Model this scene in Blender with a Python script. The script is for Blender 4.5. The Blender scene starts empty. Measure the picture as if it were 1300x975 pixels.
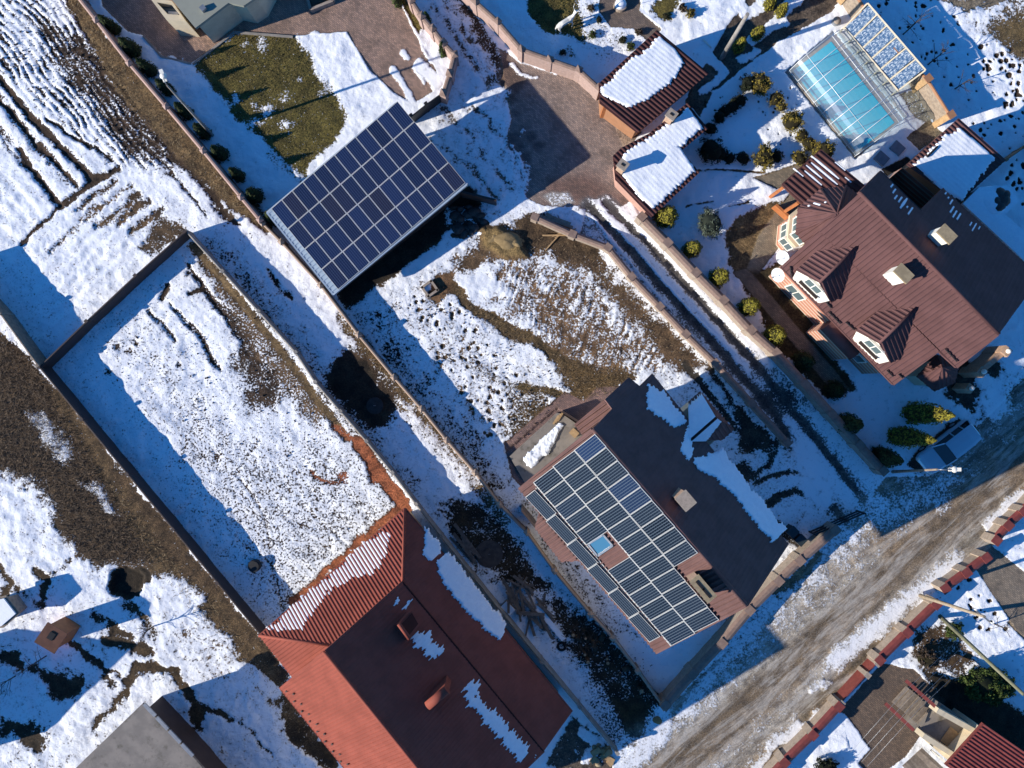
import bpy, bmesh, math, random
import numpy as np
from mathutils import Vector, Matrix
random.seed(7)
rng = np.random.default_rng(11)
scene = bpy.context.scene
COL = scene.collection
S = 0.054                     # metres per photo pixel on the ground
FOC = 980.0                   # focal length in photo pixels
H = S * FOC                   # height of the drone
CAM = Vector((0, 0, H))

# ------------------------------------------------------------------ survey helpers
def P(px, py, h=0.0):
    k = (H - h) / H * S
    return Vector(((px - 650) * k, (487.5 - py) * k, h))
class Plane:
    def __init__(self, a, b, c):
        a, b, c = [P(*q) if not isinstance(q, Vector) else q for q in (a, b, c)]
        self.o = a
        n = (b - a).cross(c - a).normalized()
        if n.z < 0: n = -n
        self.n = n
    def at(self, px, py, lift=0.0):
        d = P(px, py, 0) - CAM
        t = (self.o + self.n * lift - CAM).dot(self.n) / d.dot(self.n)
        return CAM + d * t
    def pts(self, lst, lift=0.0): return [self.at(x, y, lift) for x, y in lst]
    def up(self):
        """steepest upward direction lying in the plane"""
        z = Vector((0, 0, 1)); v = z - self.n * z.dot(self.n)
        return v.normalized()

# ------------------------------------------------------------------ materials
MATS = {}
def nd(nt, kind, **kw):
    n = nt.nodes.new(kind)
    for k, v in kw.items():
        if k in n.inputs: n.inputs[k].default_value = v
        else: setattr(n, k, v)
    return n
def mathn(nt, op, a, b=None, c=None, clamp=False):
    n = nt.nodes.new('ShaderNodeMath'); n.operation = op; n.use_clamp = clamp
    for i, x in enumerate((a, b, c)):
        if x is None: continue
        if isinstance(x, (int, float)): n.inputs[i].default_value = x
        else: nt.links.new(x, n.inputs[i])
    return n.outputs[0]
def mixc(nt, fac, a, b, blend='MIX'):
    n = nt.nodes.new('ShaderNodeMix'); n.data_type = 'RGBA'; n.blend_type = blend
    for sock, x in ((n.inputs[0], fac), (n.inputs[6], a), (n.inputs[7], b)):
        if isinstance(x, (int, float)): sock.default_value = x
        elif isinstance(x, (tuple, list)): sock.default_value = (*x[:3], 1)
        else: nt.links.new(x, sock)
    return n.outputs[2]
def ramp(nt, x, lo, hi):
    n = nt.nodes.new('ShaderNodeMapRange'); n.interpolation_type = 'SMOOTHSTEP'
    n.inputs[1].default_value = lo; n.inputs[2].default_value = hi
    nt.links.new(x, n.inputs[0]); return n.outputs[0]
def noise(nt, vec, scale, detail=4, rough=0.6, dist=0.0):
    n = nd(nt, 'ShaderNodeTexNoise', Scale=scale, Detail=detail, Roughness=rough, Distortion=dist)
    if vec is not None: nt.links.new(vec, n.inputs['Vector'])
    return n.outputs['Fac']
def newmat(name):
    m = bpy.data.materials.new(name); m.use_nodes = True
    nt = m.node_tree; b = nt.nodes['Principled BSDF']
    b.inputs['Specular IOR Level'].default_value = 0.3
    MATS[name] = m
    return m, nt, b
def pm(name, c1, c2=None, scale=3.0, rough=0.8, bump=0.0, bscale=20.0, metallic=0.0, spec=0.3, island=0.0, dirt=None, dscale=1.2, damt=0.5):
    """procedural paint / stone / metal: two tones by noise, optional dirt blotches, bump, per-piece variation"""
    if name in MATS: return MATS[name]
    m, nt, b = newmat(name)
    geo = nt.nodes.new('ShaderNodeNewGeometry')
    vec = geo.outputs['Position']
    c2 = c2 or tuple(x * 0.75 for x in c1)
    f = ramp(nt, noise(nt, vec, scale), 0.35, 0.65)
    col = mixc(nt, f, c1, c2)
    if dirt:
        d = ramp(nt, noise(nt, vec, dscale, 6, 0.7), 0.5, 0.72)
        col = mixc(nt, mathn(nt, 'MULTIPLY', d, damt), col, dirt)
    if island:
        r = geo.outputs['Random Per Island']
        v = mathn(nt, 'MULTIPLY_ADD', r, 2 * island, 1 - island)
        col = mixc(nt, 1.0, col, v, 'MULTIPLY') if False else col
        hs = nd(nt, 'ShaderNodeHueSaturation'); nt.links.new(col, hs.inputs['Color']); nt.links.new(v, hs.inputs['Value'])
        col = hs.outputs[0]
    nt.links.new(col, b.inputs['Base Color'])
    b.inputs['Roughness'].default_value = rough
    b.inputs['Metallic'].default_value = metallic
    b.inputs['Specular IOR Level'].default_value = spec
    if bump:
        bn = nd(nt, 'ShaderNodeBump', Strength=bump, Distance=0.03)
        nt.links.new(noise(nt, vec, bscale, 3), bn.inputs['Height']); nt.links.new(bn.outputs[0], b.inputs['Normal'])
    return m

# ------------------------------------------------------------------ mesh builder
class MB:
    def __init__(self): self.v = []; self.f = []; self.m = []; self.sm = []
    def face(self, pts, mi=0, smooth=False):
        i = len(self.v); self.v += [tuple(p) for p in pts]
        self.f.append(tuple(range(i, i + len(pts)))); self.m.append(mi); self.sm.append(smooth)
    def hull(self, bot, top, mi=0, mtop=None):
        n = len(bot)
        self.face(top, mi if mtop is None else mtop); self.face(bot[::-1], mi)
        for i in range(n):
            j = (i + 1) % n; self.face([bot[i], bot[j], top[j], top[i]], mi)
    def prism(self, poly, z0, z1, mi=0, mtop=None):
        self.hull([Vector((p[0], p[1], z0)) for p in poly], [Vector((p[0], p[1], z1)) for p in poly], mi, mtop)
    def slab(self, pts, d, mi=0, mtop=None):
        n = (pts[1] - pts[0]).cross(pts[2] - pts[0]).normalized()
        if n.z < 0: n = -n
        self.hull([p - n * d for p in pts], list(pts), mi, mtop)
    def beam(self, p, q, w, h, mi=0, up=None):
        p, q = Vector(p), Vector(q); d = (q - p).normalized()
        up = Vector(up) if up else Vector((0, 0, 1))
        if abs(d.dot(up)) > 0.97: up = Vector((1, 0, 0))
        s = d.cross(up).normalized() * w / 2; u = s.cross(d).normalized() * h / 2
        self.hull([p - s - u, p + s - u, p + s + u, p - s + u], [q - s - u, q + s - u, q + s + u, q - s + u], mi)
    def box(self, c, ax, sx, sy, z0, z1, mi=0, mtop=None):
        """upright box: centre, direction of its length in plan, length, width"""
        a = Vector((ax[0], ax[1], 0)).normalized(); b = Vector((-a.y, a.x, 0))
        c = Vector((c[0], c[1], 0))
        self.prism([c - a * sx / 2 - b * sy / 2, c + a * sx / 2 - b * sy / 2, c + a * sx / 2 + b * sy / 2, c - a * sx / 2 + b * sy / 2], z0, z1, mi, mtop)
    def tube(self, pts, r, seg=6, mi=0, smooth=True, caps=True):
        pts = [Vector(p) for p in pts]; rs = r if isinstance(r, (list, tuple)) else [r] * len(pts)
        base = len(self.v); n = len(pts)
        ref = None
        for i, p in enumerate(pts):
            d = (pts[min(i + 1, n - 1)] - pts[max(i - 1, 0)]).normalized()
            if ref is None:
                ref = Vector((0, 0, 1)) if abs(d.z) < 0.9 else Vector((1, 0, 0))
            s = d.cross(ref).normalized(); u = s.cross(d).normalized(); ref = u
            for k in range(seg):
                a = 2 * math.pi * k / seg
                self.v.append(tuple(p + (s * math.cos(a) + u * math.sin(a)) * rs[i]))
        for i in range(n - 1):
            for k in range(seg):
                k2 = (k + 1) % seg
                self.f.append((base + i * seg + k, base + i * seg + k2, base + (i + 1) * seg + k2, base + (i + 1) * seg + k))
                self.m.append(mi); self.sm.append(smooth)
        if caps:
            self.f.append(tuple(base + k for k in range(seg))[::-1]); self.m.append(mi); self.sm.append(False)
            self.f.append(tuple(base + (n - 1) * seg + k for k in range(seg))); self.m.append(mi); self.sm.append(False)
    def cyl(self, c, r, z0, z1, seg=16, r2=None, mi=0):
        self.tube([(c[0], c[1], z0), (c[0], c[1], z1)], [r, r if r2 is None else r2], seg, mi, smooth=False)
    def ball(self, c, r, mi=0, nu=12, nv=8, wob=0.0, seed=0, zmin=-1.0):
        rx, ry, rz = r if isinstance(r, (list, tuple)) else (r, r, r)
        rd = random.Random(seed); ph = [rd.uniform(0, 6.28) for _ in range(6)]
        base = len(self.v)
        for j in range(nv + 1):
            t = math.pi * j / nv
            for i in range(nu):
                a = 2 * math.pi * i / nu
                x, y, z = math.sin(t) * math.cos(a), math.sin(t) * math.sin(a), max(zmin, math.cos(t))
                w = 1 + wob * math.sin(t) * (math.sin(3 * a + ph[0] + 2 * t) + math.sin(2 * a + ph[1]) + math.sin(4 * t + ph[2] + a)) / 3
                self.v.append((c[0] + rx * x * w, c[1] + ry * y * w, c[2] + rz * z * w))
        for j in range(nv):
            for i in range(nu):
                i2 = (i + 1) % nu
                self.f.append((base + j * nu + i, base + (j + 1) * nu + i, base + (j + 1) * nu + i2, base + j * nu + i2))
                self.m.append(mi); self.sm.append(True)
    def build(self, name, mats, parent=None, origin=None):
        me = bpy.data.meshes.new(name)
        o = bpy.data.objects.new(name, me)
        if parent is not None:
            r = parent
            while r.parent is not None: r = r.parent
            off = r.location.copy(); o.parent = parent
        else:
            if origin is None:
                a = np.array(self.v); origin = Vector((float(a[:, 0].mean()), float(a[:, 1].mean()), float(a[:, 2].min())))
            off = Vector(origin); o.location = off
        vv = [(x - off.x, y - off.y, z - off.z) for x, y, z in self.v]
        me.from_pydata(vv, [], self.f)
        for mm in (mats if isinstance(mats, (list, tuple)) else [mats]): me.materials.append(mm)
        me.polygons.foreach_set('material_index', self.m)
        me.polygons.foreach_set('use_smooth', self.sm)
        me.validate(); me.update()
        COL.objects.link(o)
        return o
def thing(name, label, cat, loc, group=None):
    o = bpy.data.objects.new(name, None); COL.objects.link(o)
    o.empty_display_size = 0.3; o.location = Vector((loc[0], loc[1], 0 if len(loc) < 3 else loc[2]))
    return tag(o, label, cat, group)
def tag(o, label, cat, group=None):
    o['label'] = label; o['category'] = cat; o['kind'] = 'thing'
    if group: o['group'] = group
    return o
def struct(o): o['kind'] = 'structure'; return o
def copy_tree(o, parent=None):
    c = o.copy(); COL.objects.link(c)
    if parent is not None: c.parent = parent
    for ch in list(o.children): copy_tree(ch, c)
    return c

# ------------------------------------------------------------------ profiled metal roofing
def clip(poly, axis, lim, keep_less):
    out = []
    for i in range(len(poly)):
        a, b = poly[i], poly[(i + 1) % len(poly)]
        da, db = a[axis] - lim, b[axis] - lim
        if not keep_less: da, db = -da, -db
        if da <= 0: out.append(a)
        if (da < 0 < db) or (db < 0 < da):
            t = da / (da - db); out.append((a[0] + (b[0] - a[0]) * t, a[1] + (b[1] - a[1]) * t))
    return out
def frame_of(pts, rib):
    n = Vector((0, 0, 0))
    for i in range(1, len(pts) - 1): n += (pts[i] - pts[0]).cross(pts[i + 1] - pts[0])
    n.normalize()
    if n.z < 0: n = -n
    a = (rib - n * rib.dot(n)).normalized(); b = n.cross(a)
    return n, a, b
PROFILE = ((0.0, 0.0), (0.5, 0.0), (0.64, 1.0), (0.86, 1.0), (1.0, 0.0))
def ribbed(mb, pts, rib, pitch=0.30, amp=0.045, mi=0, thick=0.07, munder=None, step=0.0):
    """convex roof plane: a flat slab with profiled sheet on it; step>0 adds the overlap lines of metal tiles"""
    n, a, b = frame_of(pts, rib); o = pts[0]
    mb.slab(pts, thick, mi if munder is None else munder)
    loc = [((p - o).dot(b), (p - o).dot(a)) for p in pts]
    lo, hi = min(q[0] for q in loc), max(q[0] for q in loc)
    alo, ahi = min(q[1] for q in loc), max(q[1] for q in loc)
    bands = [(alo - 1, ahi + 1, 0)]
    if step:
        k = int((ahi - alo) / step) + 1
        bands = [(alo + i * step, alo + (i + 1) * step, i) for i in range(k)]
    for i in range(int((hi - lo) / pitch) + 1):
        for (t0, h0), (t1, h1) in zip(PROFILE, PROFILE[1:]):
            b0, b1 = lo + (i + t0) * pitch, lo + (i + t1) * pitch
            strip = clip(clip(loc, 0, b1, True), 0, b0, False) if b0 < hi else []
            if len(strip) < 3: continue
            for (a0, a1, _) in bands:
                pl = clip(clip(strip, 1, a1, True), 1, a0, False) if step else strip
                if len(pl) < 3: continue
                out = []
                for q in pl:
                    w = 0 if b1 == b0 else (q[0] - b0) / (b1 - b0)
                    hh = 0.005 + amp * (h0 + (h1 - h0) * w)
                    if step: hh += 0.022 * (1 - (q[1] - a0) / step)
                    out.append(o + b * q[0] + a * q[1] + n * hh)
                mb.face(out, mi)
def roof_snow(mb, plane_pts, rib, outline, pitch=0.30, thick=0.07, jit=0.25, gap=0.25, lift=0.03, seed=1, mi=0, skip=0.0):
    """snow lying in the troughs of a profiled roof, its ends ragged from strip to strip"""
    rd = random.Random(seed)
    n, a, b = frame_of(plane_pts, rib); o = plane_pts[0]
    loc = [((p - o).dot(b), (p - o).dot(a)) for p in outline]
    pl = [((p - o).dot(b), (p - o).dot(a)) for p in plane_pts]
    base = min(q[0] for q in pl)
    lo, hi = min(q[0] for q in loc), max(q[0] for q in loc)
    for i in range(int((lo - base) / pitch) - 1, int((hi - base) / pitch) + 2):
        c = base + (i + 0.25 + 0.0) * pitch
        if gap < 0.05: c = base + (i + 0.5) * pitch
        xs = []
        for k in range(len(loc)):
            p, q = loc[k], loc[(k + 1) % len(loc)]
            if (p[0] <= c < q[0]) or (q[0] <= c < p[0]):
                xs.append(p[1] + (q[1] - p[1]) * (c - p[0]) / (q[0] - p[0]))
        xs.sort()
        for j in range(0, len(xs) - 1, 2):
            if rd.random() < skip: continue
            a0, a1 = xs[j] + rd.uniform(-jit, jit), xs[j + 1] + rd.uniform(-jit, jit)
            if a1 - a0 < 0.12: continue
            w = pitch * (1 - gap); t = thick * rd.uniform(0.8, 1.15)
            ns = max(1, int((a1 - a0) / 0.55))
            al = [a0 + (a1 - a0) * k / ns for k in range(ns + 1)]
            rows = []
            for k, aa in enumerate(al):
                e = 0.5 if k in (0, ns) else 1.0
                hw = w / 2 * (0.55 if k in (0, ns) else rd.uniform(0.93, 1.02)); tt = t * (0.35 if k in (0, ns) else rd.uniform(0.85, 1.1))
                ed = lift * 0.1 if gap >= .05 else (lift + tt * .95 if k not in (0, ns) else lift * .1)
                if gap < .05 and k not in (0, ns): hw = w / 2
                rows.append([o + b * (c - hw) + a * aa + n * ed, o + b * (c - hw * 0.7) + a * aa + n * (lift + tt * (0.8 if gap >= .05 else .97)),
                             o + b * c + a * aa + n * (lift + tt), o + b * (c + hw * 0.7) + a * aa + n * (lift + tt * (0.8 if gap >= .05 else .97)), o + b * (c + hw) + a * aa + n * ed])
            for r0, r1 in zip(rows, rows[1:]):
                for q in range(4): mb.face([r0[q], r0[q + 1], r1[q + 1], r1[q]], mi)
            mb.face(rows[0], mi); mb.face(rows[-1][::-1], mi)
def ridge_cap(mb, p, q, w=0.32, h=0.08, mi=0):
    mb.tube([Vector(p) + Vector((0, 0, 0.02)), Vector(q) + Vector((0, 0, 0.02))], w * 0.36, 8, mi)

# ------------------------------------------------------------------ foliage
def leaf_cloud(mb, n, sampler, size, mi=0, rd=None, flat=0.0):
    rd = rd or random
    for _ in range(n):
        p, nr = sampler(rd)
        d = Vector((rd.gauss(0, 1), rd.gauss(0, 1), rd.gauss(0, 1) * (1 - flat))).normalized()
        nr = (nr + d * 0.7).normalized()
        t = nr.cross(Vector((rd.gauss(0, 1), rd.gauss(0, 1), rd.gauss(0, 1)))).normalized(); u = nr.cross(t)
        s = size * rd.uniform(0.6, 1.4)
        mb.face([p - t * s * .5, p - u * s * .33, p + t * s * .7, p + u * s * .33], mi)
def clumpy(rd, rx, ry, rz, c, clumps, cs):
    """point near the surface of one of many small clumps spread over an ellipsoid"""
    k = rd.choice(clumps)
    d = Vector((rd.gauss(0, 1), rd.gauss(0, 1), rd.gauss(0, 1))).normalized()
    r = cs * rd.uniform(0.35, 1.0)
    return Vector((c[0] + k[0] * rx, c[1] + k[1] * ry, c[2] + k[2] * rz)) + d * r, d
def make_round_bush(name, radius, height, mats, seed, n=1500, leaf=0.10, label=None):
    """returns root-local builder: foliage mesh with clumps, stem mesh"""
    rd = random.Random(seed)
    cl = []
    for _ in range(int(46)):
        d = Vector((rd.gauss(0, 1), rd.gauss(0, 1), rd.gauss(0, 1))).normalized()
        if d.z < -0.5: d.z = -d.z * 0.5
        q = d * rd.uniform(0.62, 1.06); cl.append(tuple(q))
    mb = MB()
    c = (0, 0, height * 0.52)
    mb.ball(c, (radius * 0.66, radius * 0.66, height * 0.40), 1, 16, 10, 0.22, seed)
    leaf_cloud(mb, n, lambda r: clumpy(r, radius * 0.86, radius * 0.86, height * 0.45, c, cl, radius * 0.24), leaf, 0, rd)
    return mb
def make_cone_bush(radius, height, seed, n=900, leaf=0.09):
    rd = random.Random(seed)
    mb = MB()
    mb.tube([(0, 0, 0.05), (0, 0, height * 0.35), (0, 0, height * 0.75), (0, 0, height * 0.95)], [radius * .62, radius * .66, radius * .34, .02], 12, 1)
    ph = [rd.uniform(0, 6.28) for _ in range(3)]
    def samp(r):
        t = r.random() ** 1.25
        prof = (0.78 + 0.42 * t - 1.18 * t * t) if t < 1 else 0
        a = r.uniform(0, 6.283)
        w = 1 + 0.10 * math.sin(5 * a + ph[0] + 6 * t) + 0.07 * math.sin(9 * a + ph[1] - 11 * t)
        rr = radius * max(prof, 0.03) * w * r.uniform(0.8, 1.02)
        d = Vector((math.cos(a), math.sin(a), 0.35))
        return Vector((rr * math.cos(a), rr * math.sin(a), 0.04 + t * height)), d.normalized()
    leaf_cloud(mb, n, samp, leaf, 0, rd)
    return mb
# ================================================================== GROUND, painted from a survey of snow, soil and paving
gx = np.concatenate([[-9000, -2500, -900], np.arange(-404, -20, 8), np.arange(-20, 1321, 1.5), np.arange(1328, 1720, 8), [2500, 4000, 10000]])
gy = np.concatenate([[-9000, -2500, -900], np.arange(-404, -20, 8), np.arange(-20, 996, 1.5), np.arange(1002, 1400, 8), [2000, 4000, 10000]])
PXg, PYg = np.meshgrid(gx, gy)
def lattice(seed): return np.random.default_rng(seed).random((257, 257))
_lat = {}
def vnoise(x, y, seed=0):
    if seed not in _lat: _lat[seed] = lattice(seed)
    L = _lat[seed]
    xi, yi = np.floor(x).astype(int), np.floor(y).astype(int)
    fx, fy = x - xi, y - yi
    fx, fy = fx * fx * (3 - 2 * fx), fy * fy * (3 - 2 * fy)
    a, b, c, d = L[yi % 256, xi % 256], L[yi % 256, (xi + 1) % 256], L[(yi + 1) % 256, xi % 256], L[(yi + 1) % 256, (xi + 1) % 256]
    return (a * (1 - fx) + b * fx) * (1 - fy) + (c * (1 - fx) + d * fx) * fy
def fbm(x, y, cell, octs=4, seed=0, gain=0.55):
    """cell = size of the largest lump, in photo pixels; result about 0..1"""
    s, amp, tot = 0, 1, 0
    for k in range(octs):
        s = s + amp * vnoise(x / cell * 2 ** k + 13.7 * k, y / cell * 2 ** k + 7.3 * k, seed + k); tot += amp; amp *= gain
    return s / tot
cover = np.full(PXg.shape, 0.97); soil = np.empty(PXg.shape + (3,)); soil[:] = (0.10, 0.068, 0.042)
fine = np.full(PXg.shape, 0.35); hgt = np.zeros(PXg.shape); surf = np.zeros(PXg.shape, int); rough = np.full(PXg.shape, 0.5)
WX = (fbm(PXg, PYg, 24, 5, 40, .72) - .5) * 2.6; WY = (fbm(PXg, PYg, 24, 5, 50, .72) - .5) * 2.6
MUD = (0.050, 0.034, 0.025); DARK = (0.024, 0.019, 0.014); EARTH = (0.125, 0.083, 0.050); DRY = (0.145, 0.106, 0.062)
LAWN = (0.112, 0.098, 0.032); CLAY = (0.30, 0.105, 0.055); BRUSH = (0.085, 0.060, 0.040); STONE = (0.22, 0.19, 0.15)
PAVE = (0.34, 0.235, 0.18); PAVE2 = (0.31, 0.245, 0.205); ASPH = (0.28, 0.205, 0.135)
def seg_d(x, y, p, q):
    dx, dy = q[0] - p[0], q[1] - p[1]; L = dx * dx + dy * dy or 1e-9
    t = np.clip(((x - p[0]) * dx + (y - p[1]) * dy) / L, 0, 1)
    return np.hypot(x - p[0] - t * dx, y - p[1] - t * dy), t
def sub(pts, pad):
    xs, ys = [p[0] for p in pts], [p[1] for p in pts]
    i0, i1 = np.searchsorted(gx, min(xs) - pad), np.searchsorted(gx, max(xs) + pad)
    j0, j1 = np.searchsorted(gy, min(ys) - pad), np.searchsorted(gy, max(ys) + pad)
    return slice(j0, max(j1, j0 + 1)), slice(i0, max(i1, i0 + 1))
def apply(sl, m, soil_c, cov, fin, h, rg):
    if soil_c is not None: soil[sl] = soil[sl] * (1 - m[..., None]) + np.array(soil_c) * m[..., None]
    if cov is not None: cover[sl] = cover[sl] * (1 - m) + cov * m
    if fin is not None: fine[sl] = fine[sl] * (1 - m) + fin * m
    if h is not None: hgt[sl] = hgt[sl] + h * m
    if rg is not None: rough[sl] = rough[sl] * (1 - m) + rg * m
def sdist(pts, x, y):
    ins = np.zeros(x.shape, bool); d = np.full(x.shape, 1e9)
    for p, q in zip(pts, pts[1:] + pts[:1]):
        c = ((p[1] > y) != (q[1] > y))
        with np.errstate(divide='ignore', invalid='ignore'):
            xi = (q[0] - p[0]) * (y - p[1]) / ((q[1] - p[1]) or 1e-9) + p[0]
        ins ^= c & (x < xi)
        d = np.minimum(d, seg_d(x, y, p, q)[0])
    return np.where(ins, d, -d)
def poly(pts, c=None, cov=None, fin=None, h=None, feather=5, warp=5, rg=None, amt=1.0):
    sl = sub(pts, feather + warp + 2); x, y = PXg[sl] + WX[sl] * warp, PYg[sl] + WY[sl] * warp
    feather = feather * 2.0 if warp >= 4 else feather
    s = sdist(list(pts), x, y); m = np.clip(s / max(feather, .1) + .5, 0, 1); m = m * m * (3 - 2 * m) * amt
    apply(sl, m, c, cov, fin, h, rg)
def stroke(pts, w, c=None, cov=None, fin=None, h=None, feather=3, warp=3, taper=False, rg=None, amt=1.0):
    sl = sub(pts, w + feather + warp + 2); x, y = PXg[sl] + WX[sl] * warp, PYg[sl] + WY[sl] * warp
    d = np.full(x.shape, 1e9)
    for p, q in zip(pts, pts[1:]): d = np.minimum(d, seg_d(x, y, p, q)[0])
    feather = feather * 1.9 if warp >= 3 else feather
    m = np.clip((w / 2 - d) / max(feather, .1) + .5, 0, 1); m = m * m * (3 - 2 * m) * amt
    apply(sl, m, c, cov, fin, h, rg)
def blob(ctr, r, **k):
    stroke([(ctr[0] - .01, ctr[1]), (ctr[0] + .01, ctr[1])], 2 * r, **k)
def dots(pts, n, r0, r1, seed, c=DARK, cov=0.0, h=-0.03):
    rd = random.Random(seed); xs, ys = [p[0] for p in pts], [p[1] for p in pts]; k = 0
    while k < n:
        x, y = rd.uniform(min(xs), max(xs)), rd.uniform(min(ys), max(ys))
        if sdist(list(pts), np.array([[x]]), np.array([[y]]))[0, 0] < 0: continue
        blob((x, y), rd.uniform(r0, r1), c=c, cov=cov, h=h, feather=1.5, warp=2.5); k += 1
def furrows(pts, d, period, cov_lo, cov_hi, h=0.04, c=None, seed=0, feather=14, ph=0.0, wob=6):
    """rows along direction d (photo px): soil shows in the furrow bottoms"""
    sl = sub(pts, feather + 6); x, y = PXg[sl] + WX[sl] * 4, PYg[sl] + WY[sl] * 4
    m = np.clip(sdist(list(pts), x, y) / feather + .5, 0, 1)
    L = math.hypot(*d); t = (x * -d[1] + y * d[0]) / L; a = (x * d[0] + y * d[1]) / L
    t = t + (vnoise(t / 40, a / 60, seed + 3) - .5) * wob
    s = .5 + .5 * np.cos(2 * np.pi * t / period + ph)
    env = np.clip(vnoise(t / (period * 2.3), a / 55, seed) * 1.5 - .25, 0, 1)
    fs = s * (0.45 + 0.75 * env) * np.clip(.25 + 1.5 * vnoise(t / 5, a / 8, seed + 5), 0, 1.25) + .35 * (vnoise(t / 3.2, a / 3.6, seed + 7) - .62)
    cv = cov_lo + (cov_hi - cov_lo) * (1 - np.clip(fs * 1.15, 0, 1))
    cover[sl] = cover[sl] * (1 - m) + np.minimum(cover[sl], cv) * m
    hgt[sl] += -h * s * m
    if c is not None: soil[sl] = soil[sl] * (1 - m[..., None]) + np.array(c) * m[..., None]
U = (0.64, 0.77)       # along the plots, down-right in the photo
V = (0.77, -0.64)      # across them

# ---- upper-left ploughed field
F_ALL = [(-40, -40), (70, -40), (95, 20), (230, 200), (330, 330), (235, 293), (45, 470), (-40, 360)]
poly(F_ALL, c=MUD, cov=0.85, fin=.75, feather=2)
furrows([(-40, -40), (66, -40), (235, 215), (140, 212), (-40, 60)], U, 8.5, 0.40, 0.90, h=.035, c=MUD, seed=70, wob=14)
poly([(55, 35), (85, 55), (170, 150), (215, 215), (160, 185), (95, 110)], c=MUD, cov=0.36, fin=.85, feather=26, warp=12)
furrows([(55, 35), (85, 55), (170, 150), (215, 215), (160, 185), (95, 110)], U, 8.5, 0.14, 0.62, h=.02, seed=71, feather=20, wob=14)
furrows([(-40, 80), (120, 225), (75, 258), (-40, 150)], U, 27, 0.45, 1.0, h=.06, c=MUD, seed=74, wob=3)
furrows([(-30, 150), (60, 262), (20, 300), (-30, 300)], U, 17, 0.75, 1.0, h=.035, c=MUD, seed=76)
for q, w in (([(-20, 82), (60, 170), (116, 225), (128, 222)], 9), ([(-20, 112), (46, 180), (96, 234)], 5), ([(22, 188), (50, 228), (75, 260)], 6),
             ([(149, 213), (112, 235), (78, 263)], 7), ([(78, 263), (55, 283), (27, 308)], 4), ([(60, 150), (140, 205)], 4)):
    stroke(q, w, c=MUD, cov=.08, h=-.06, warp=5)
for q, w in (([(144, 231), (122, 246), (100, 264)], 5), ([(163, 238), (135, 258), (110, 280)], 5), ([(176, 250), (150, 270), (124, 288)], 7),
             ([(192, 256), (172, 268), (150, 286)], 9), ([(204, 268), (190, 280), (168, 296)], 9), ([(120, 262), (96, 285), (66, 318)], 3)):
    stroke(q, w, c=MUD, cov=.2, h=-.06, warp=8, feather=6)
furrows([(60, 300), (150, 225), (215, 290), (60, 430), (10, 380)], V, 14, .78, 1.0, h=.035, c=EARTH, seed=80, wob=12)
poly([(205, 275), (232, 282), (236, 296), (195, 325), (180, 315)], c=BRUSH, cov=.3, feather=8, warp=8)
stroke([(100, 50), (152, 128), (200, 170), (240, 212), (290, 275), (325, 318)], 9, c=MUD, cov=.12, warp=10, feather=6)
stroke([(120, 100), (190, 165), (250, 225)], 8, c=MUD, cov=.35, warp=10, feather=6)
stroke([(150, 150), (215, 215), (262, 275)], 3, c=MUD, cov=.3, warp=6)
poly([(60, -40), (92, -40), (122, 25), (260, 192), (348, 285), (338, 300), (290, 262), (150, 118)], c=DRY, cov=.12, fin=.8, feather=5, warp=6, rg=1)
poly([(318, 285), (338, 300), (420, 390), (440, 420), (425, 425), (330, 320)], c=EARTH, cov=.93, fin=.6, feather=4)
# snow lane between the two long fences
LANE = [(236, 293), (320, 285), (425, 380), (850, 900), (790, 960), (560, 690)]
poly(LANE, c=MUD, cov=.85, fin=.55, feather=3)
for off, cv in ((0, .52), (13, .60)):
    stroke([(262 + off, 305), (320 + off, 375), (372 + off, 440), (430 + off, 520), (470 + off, 565), (520 + off, 620)], 12, c=MUD, cov=cv, fin=.8, warp=12, feather=10)
stroke([(340, 345), (352, 362), (368, 378)], 7, c=DARK, cov=.4, warp=5)
stroke([(300, 315), (345, 365), (390, 420)], 5, cov=.72, warp=4)
poly([(425, 395), (445, 412), (520, 500), (600, 590), (660, 670), (645, 672), (560, 580), (500, 512), (430, 420)], c=DRY, cov=.45, fin=.7, feather=7, warp=8, rg=1)
stroke([(456, 430), (500, 483), (560, 556)], 10, c=DRY, cov=.2, fin=.8, feather=5, rg=1)
stroke([(520, 515), (560, 575), (600, 610)], 14, cov=.75, warp=10, feather=8)
stroke([(447, 478), (474, 513)], 66, c=MUD, cov=.35, warp=10, feather=8); blob((446, 478), 25, c=(.026, .021, .016), cov=-.3, feather=5, warp=8); blob((475, 514), 23, c=(.026, .021, .016), cov=-.3, feather=5, warp=8); stroke([(447, 478), (474, 513)], 26, c=(.026, .021, .016), cov=-.3, warp=8)
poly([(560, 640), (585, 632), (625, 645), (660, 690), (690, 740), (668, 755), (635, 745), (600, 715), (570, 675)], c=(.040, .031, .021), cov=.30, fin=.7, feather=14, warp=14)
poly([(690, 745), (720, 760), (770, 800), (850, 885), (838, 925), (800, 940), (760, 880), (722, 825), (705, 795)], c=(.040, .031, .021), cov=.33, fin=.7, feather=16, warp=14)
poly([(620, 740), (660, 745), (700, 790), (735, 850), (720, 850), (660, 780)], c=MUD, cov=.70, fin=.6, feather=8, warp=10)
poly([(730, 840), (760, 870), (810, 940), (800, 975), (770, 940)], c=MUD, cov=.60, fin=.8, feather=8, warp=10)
poly([(780, 890), (850, 895), (840, 935), (800, 935)], c=(.05, .035, .018), cov=-.1, feather=10, warp=8)
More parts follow.
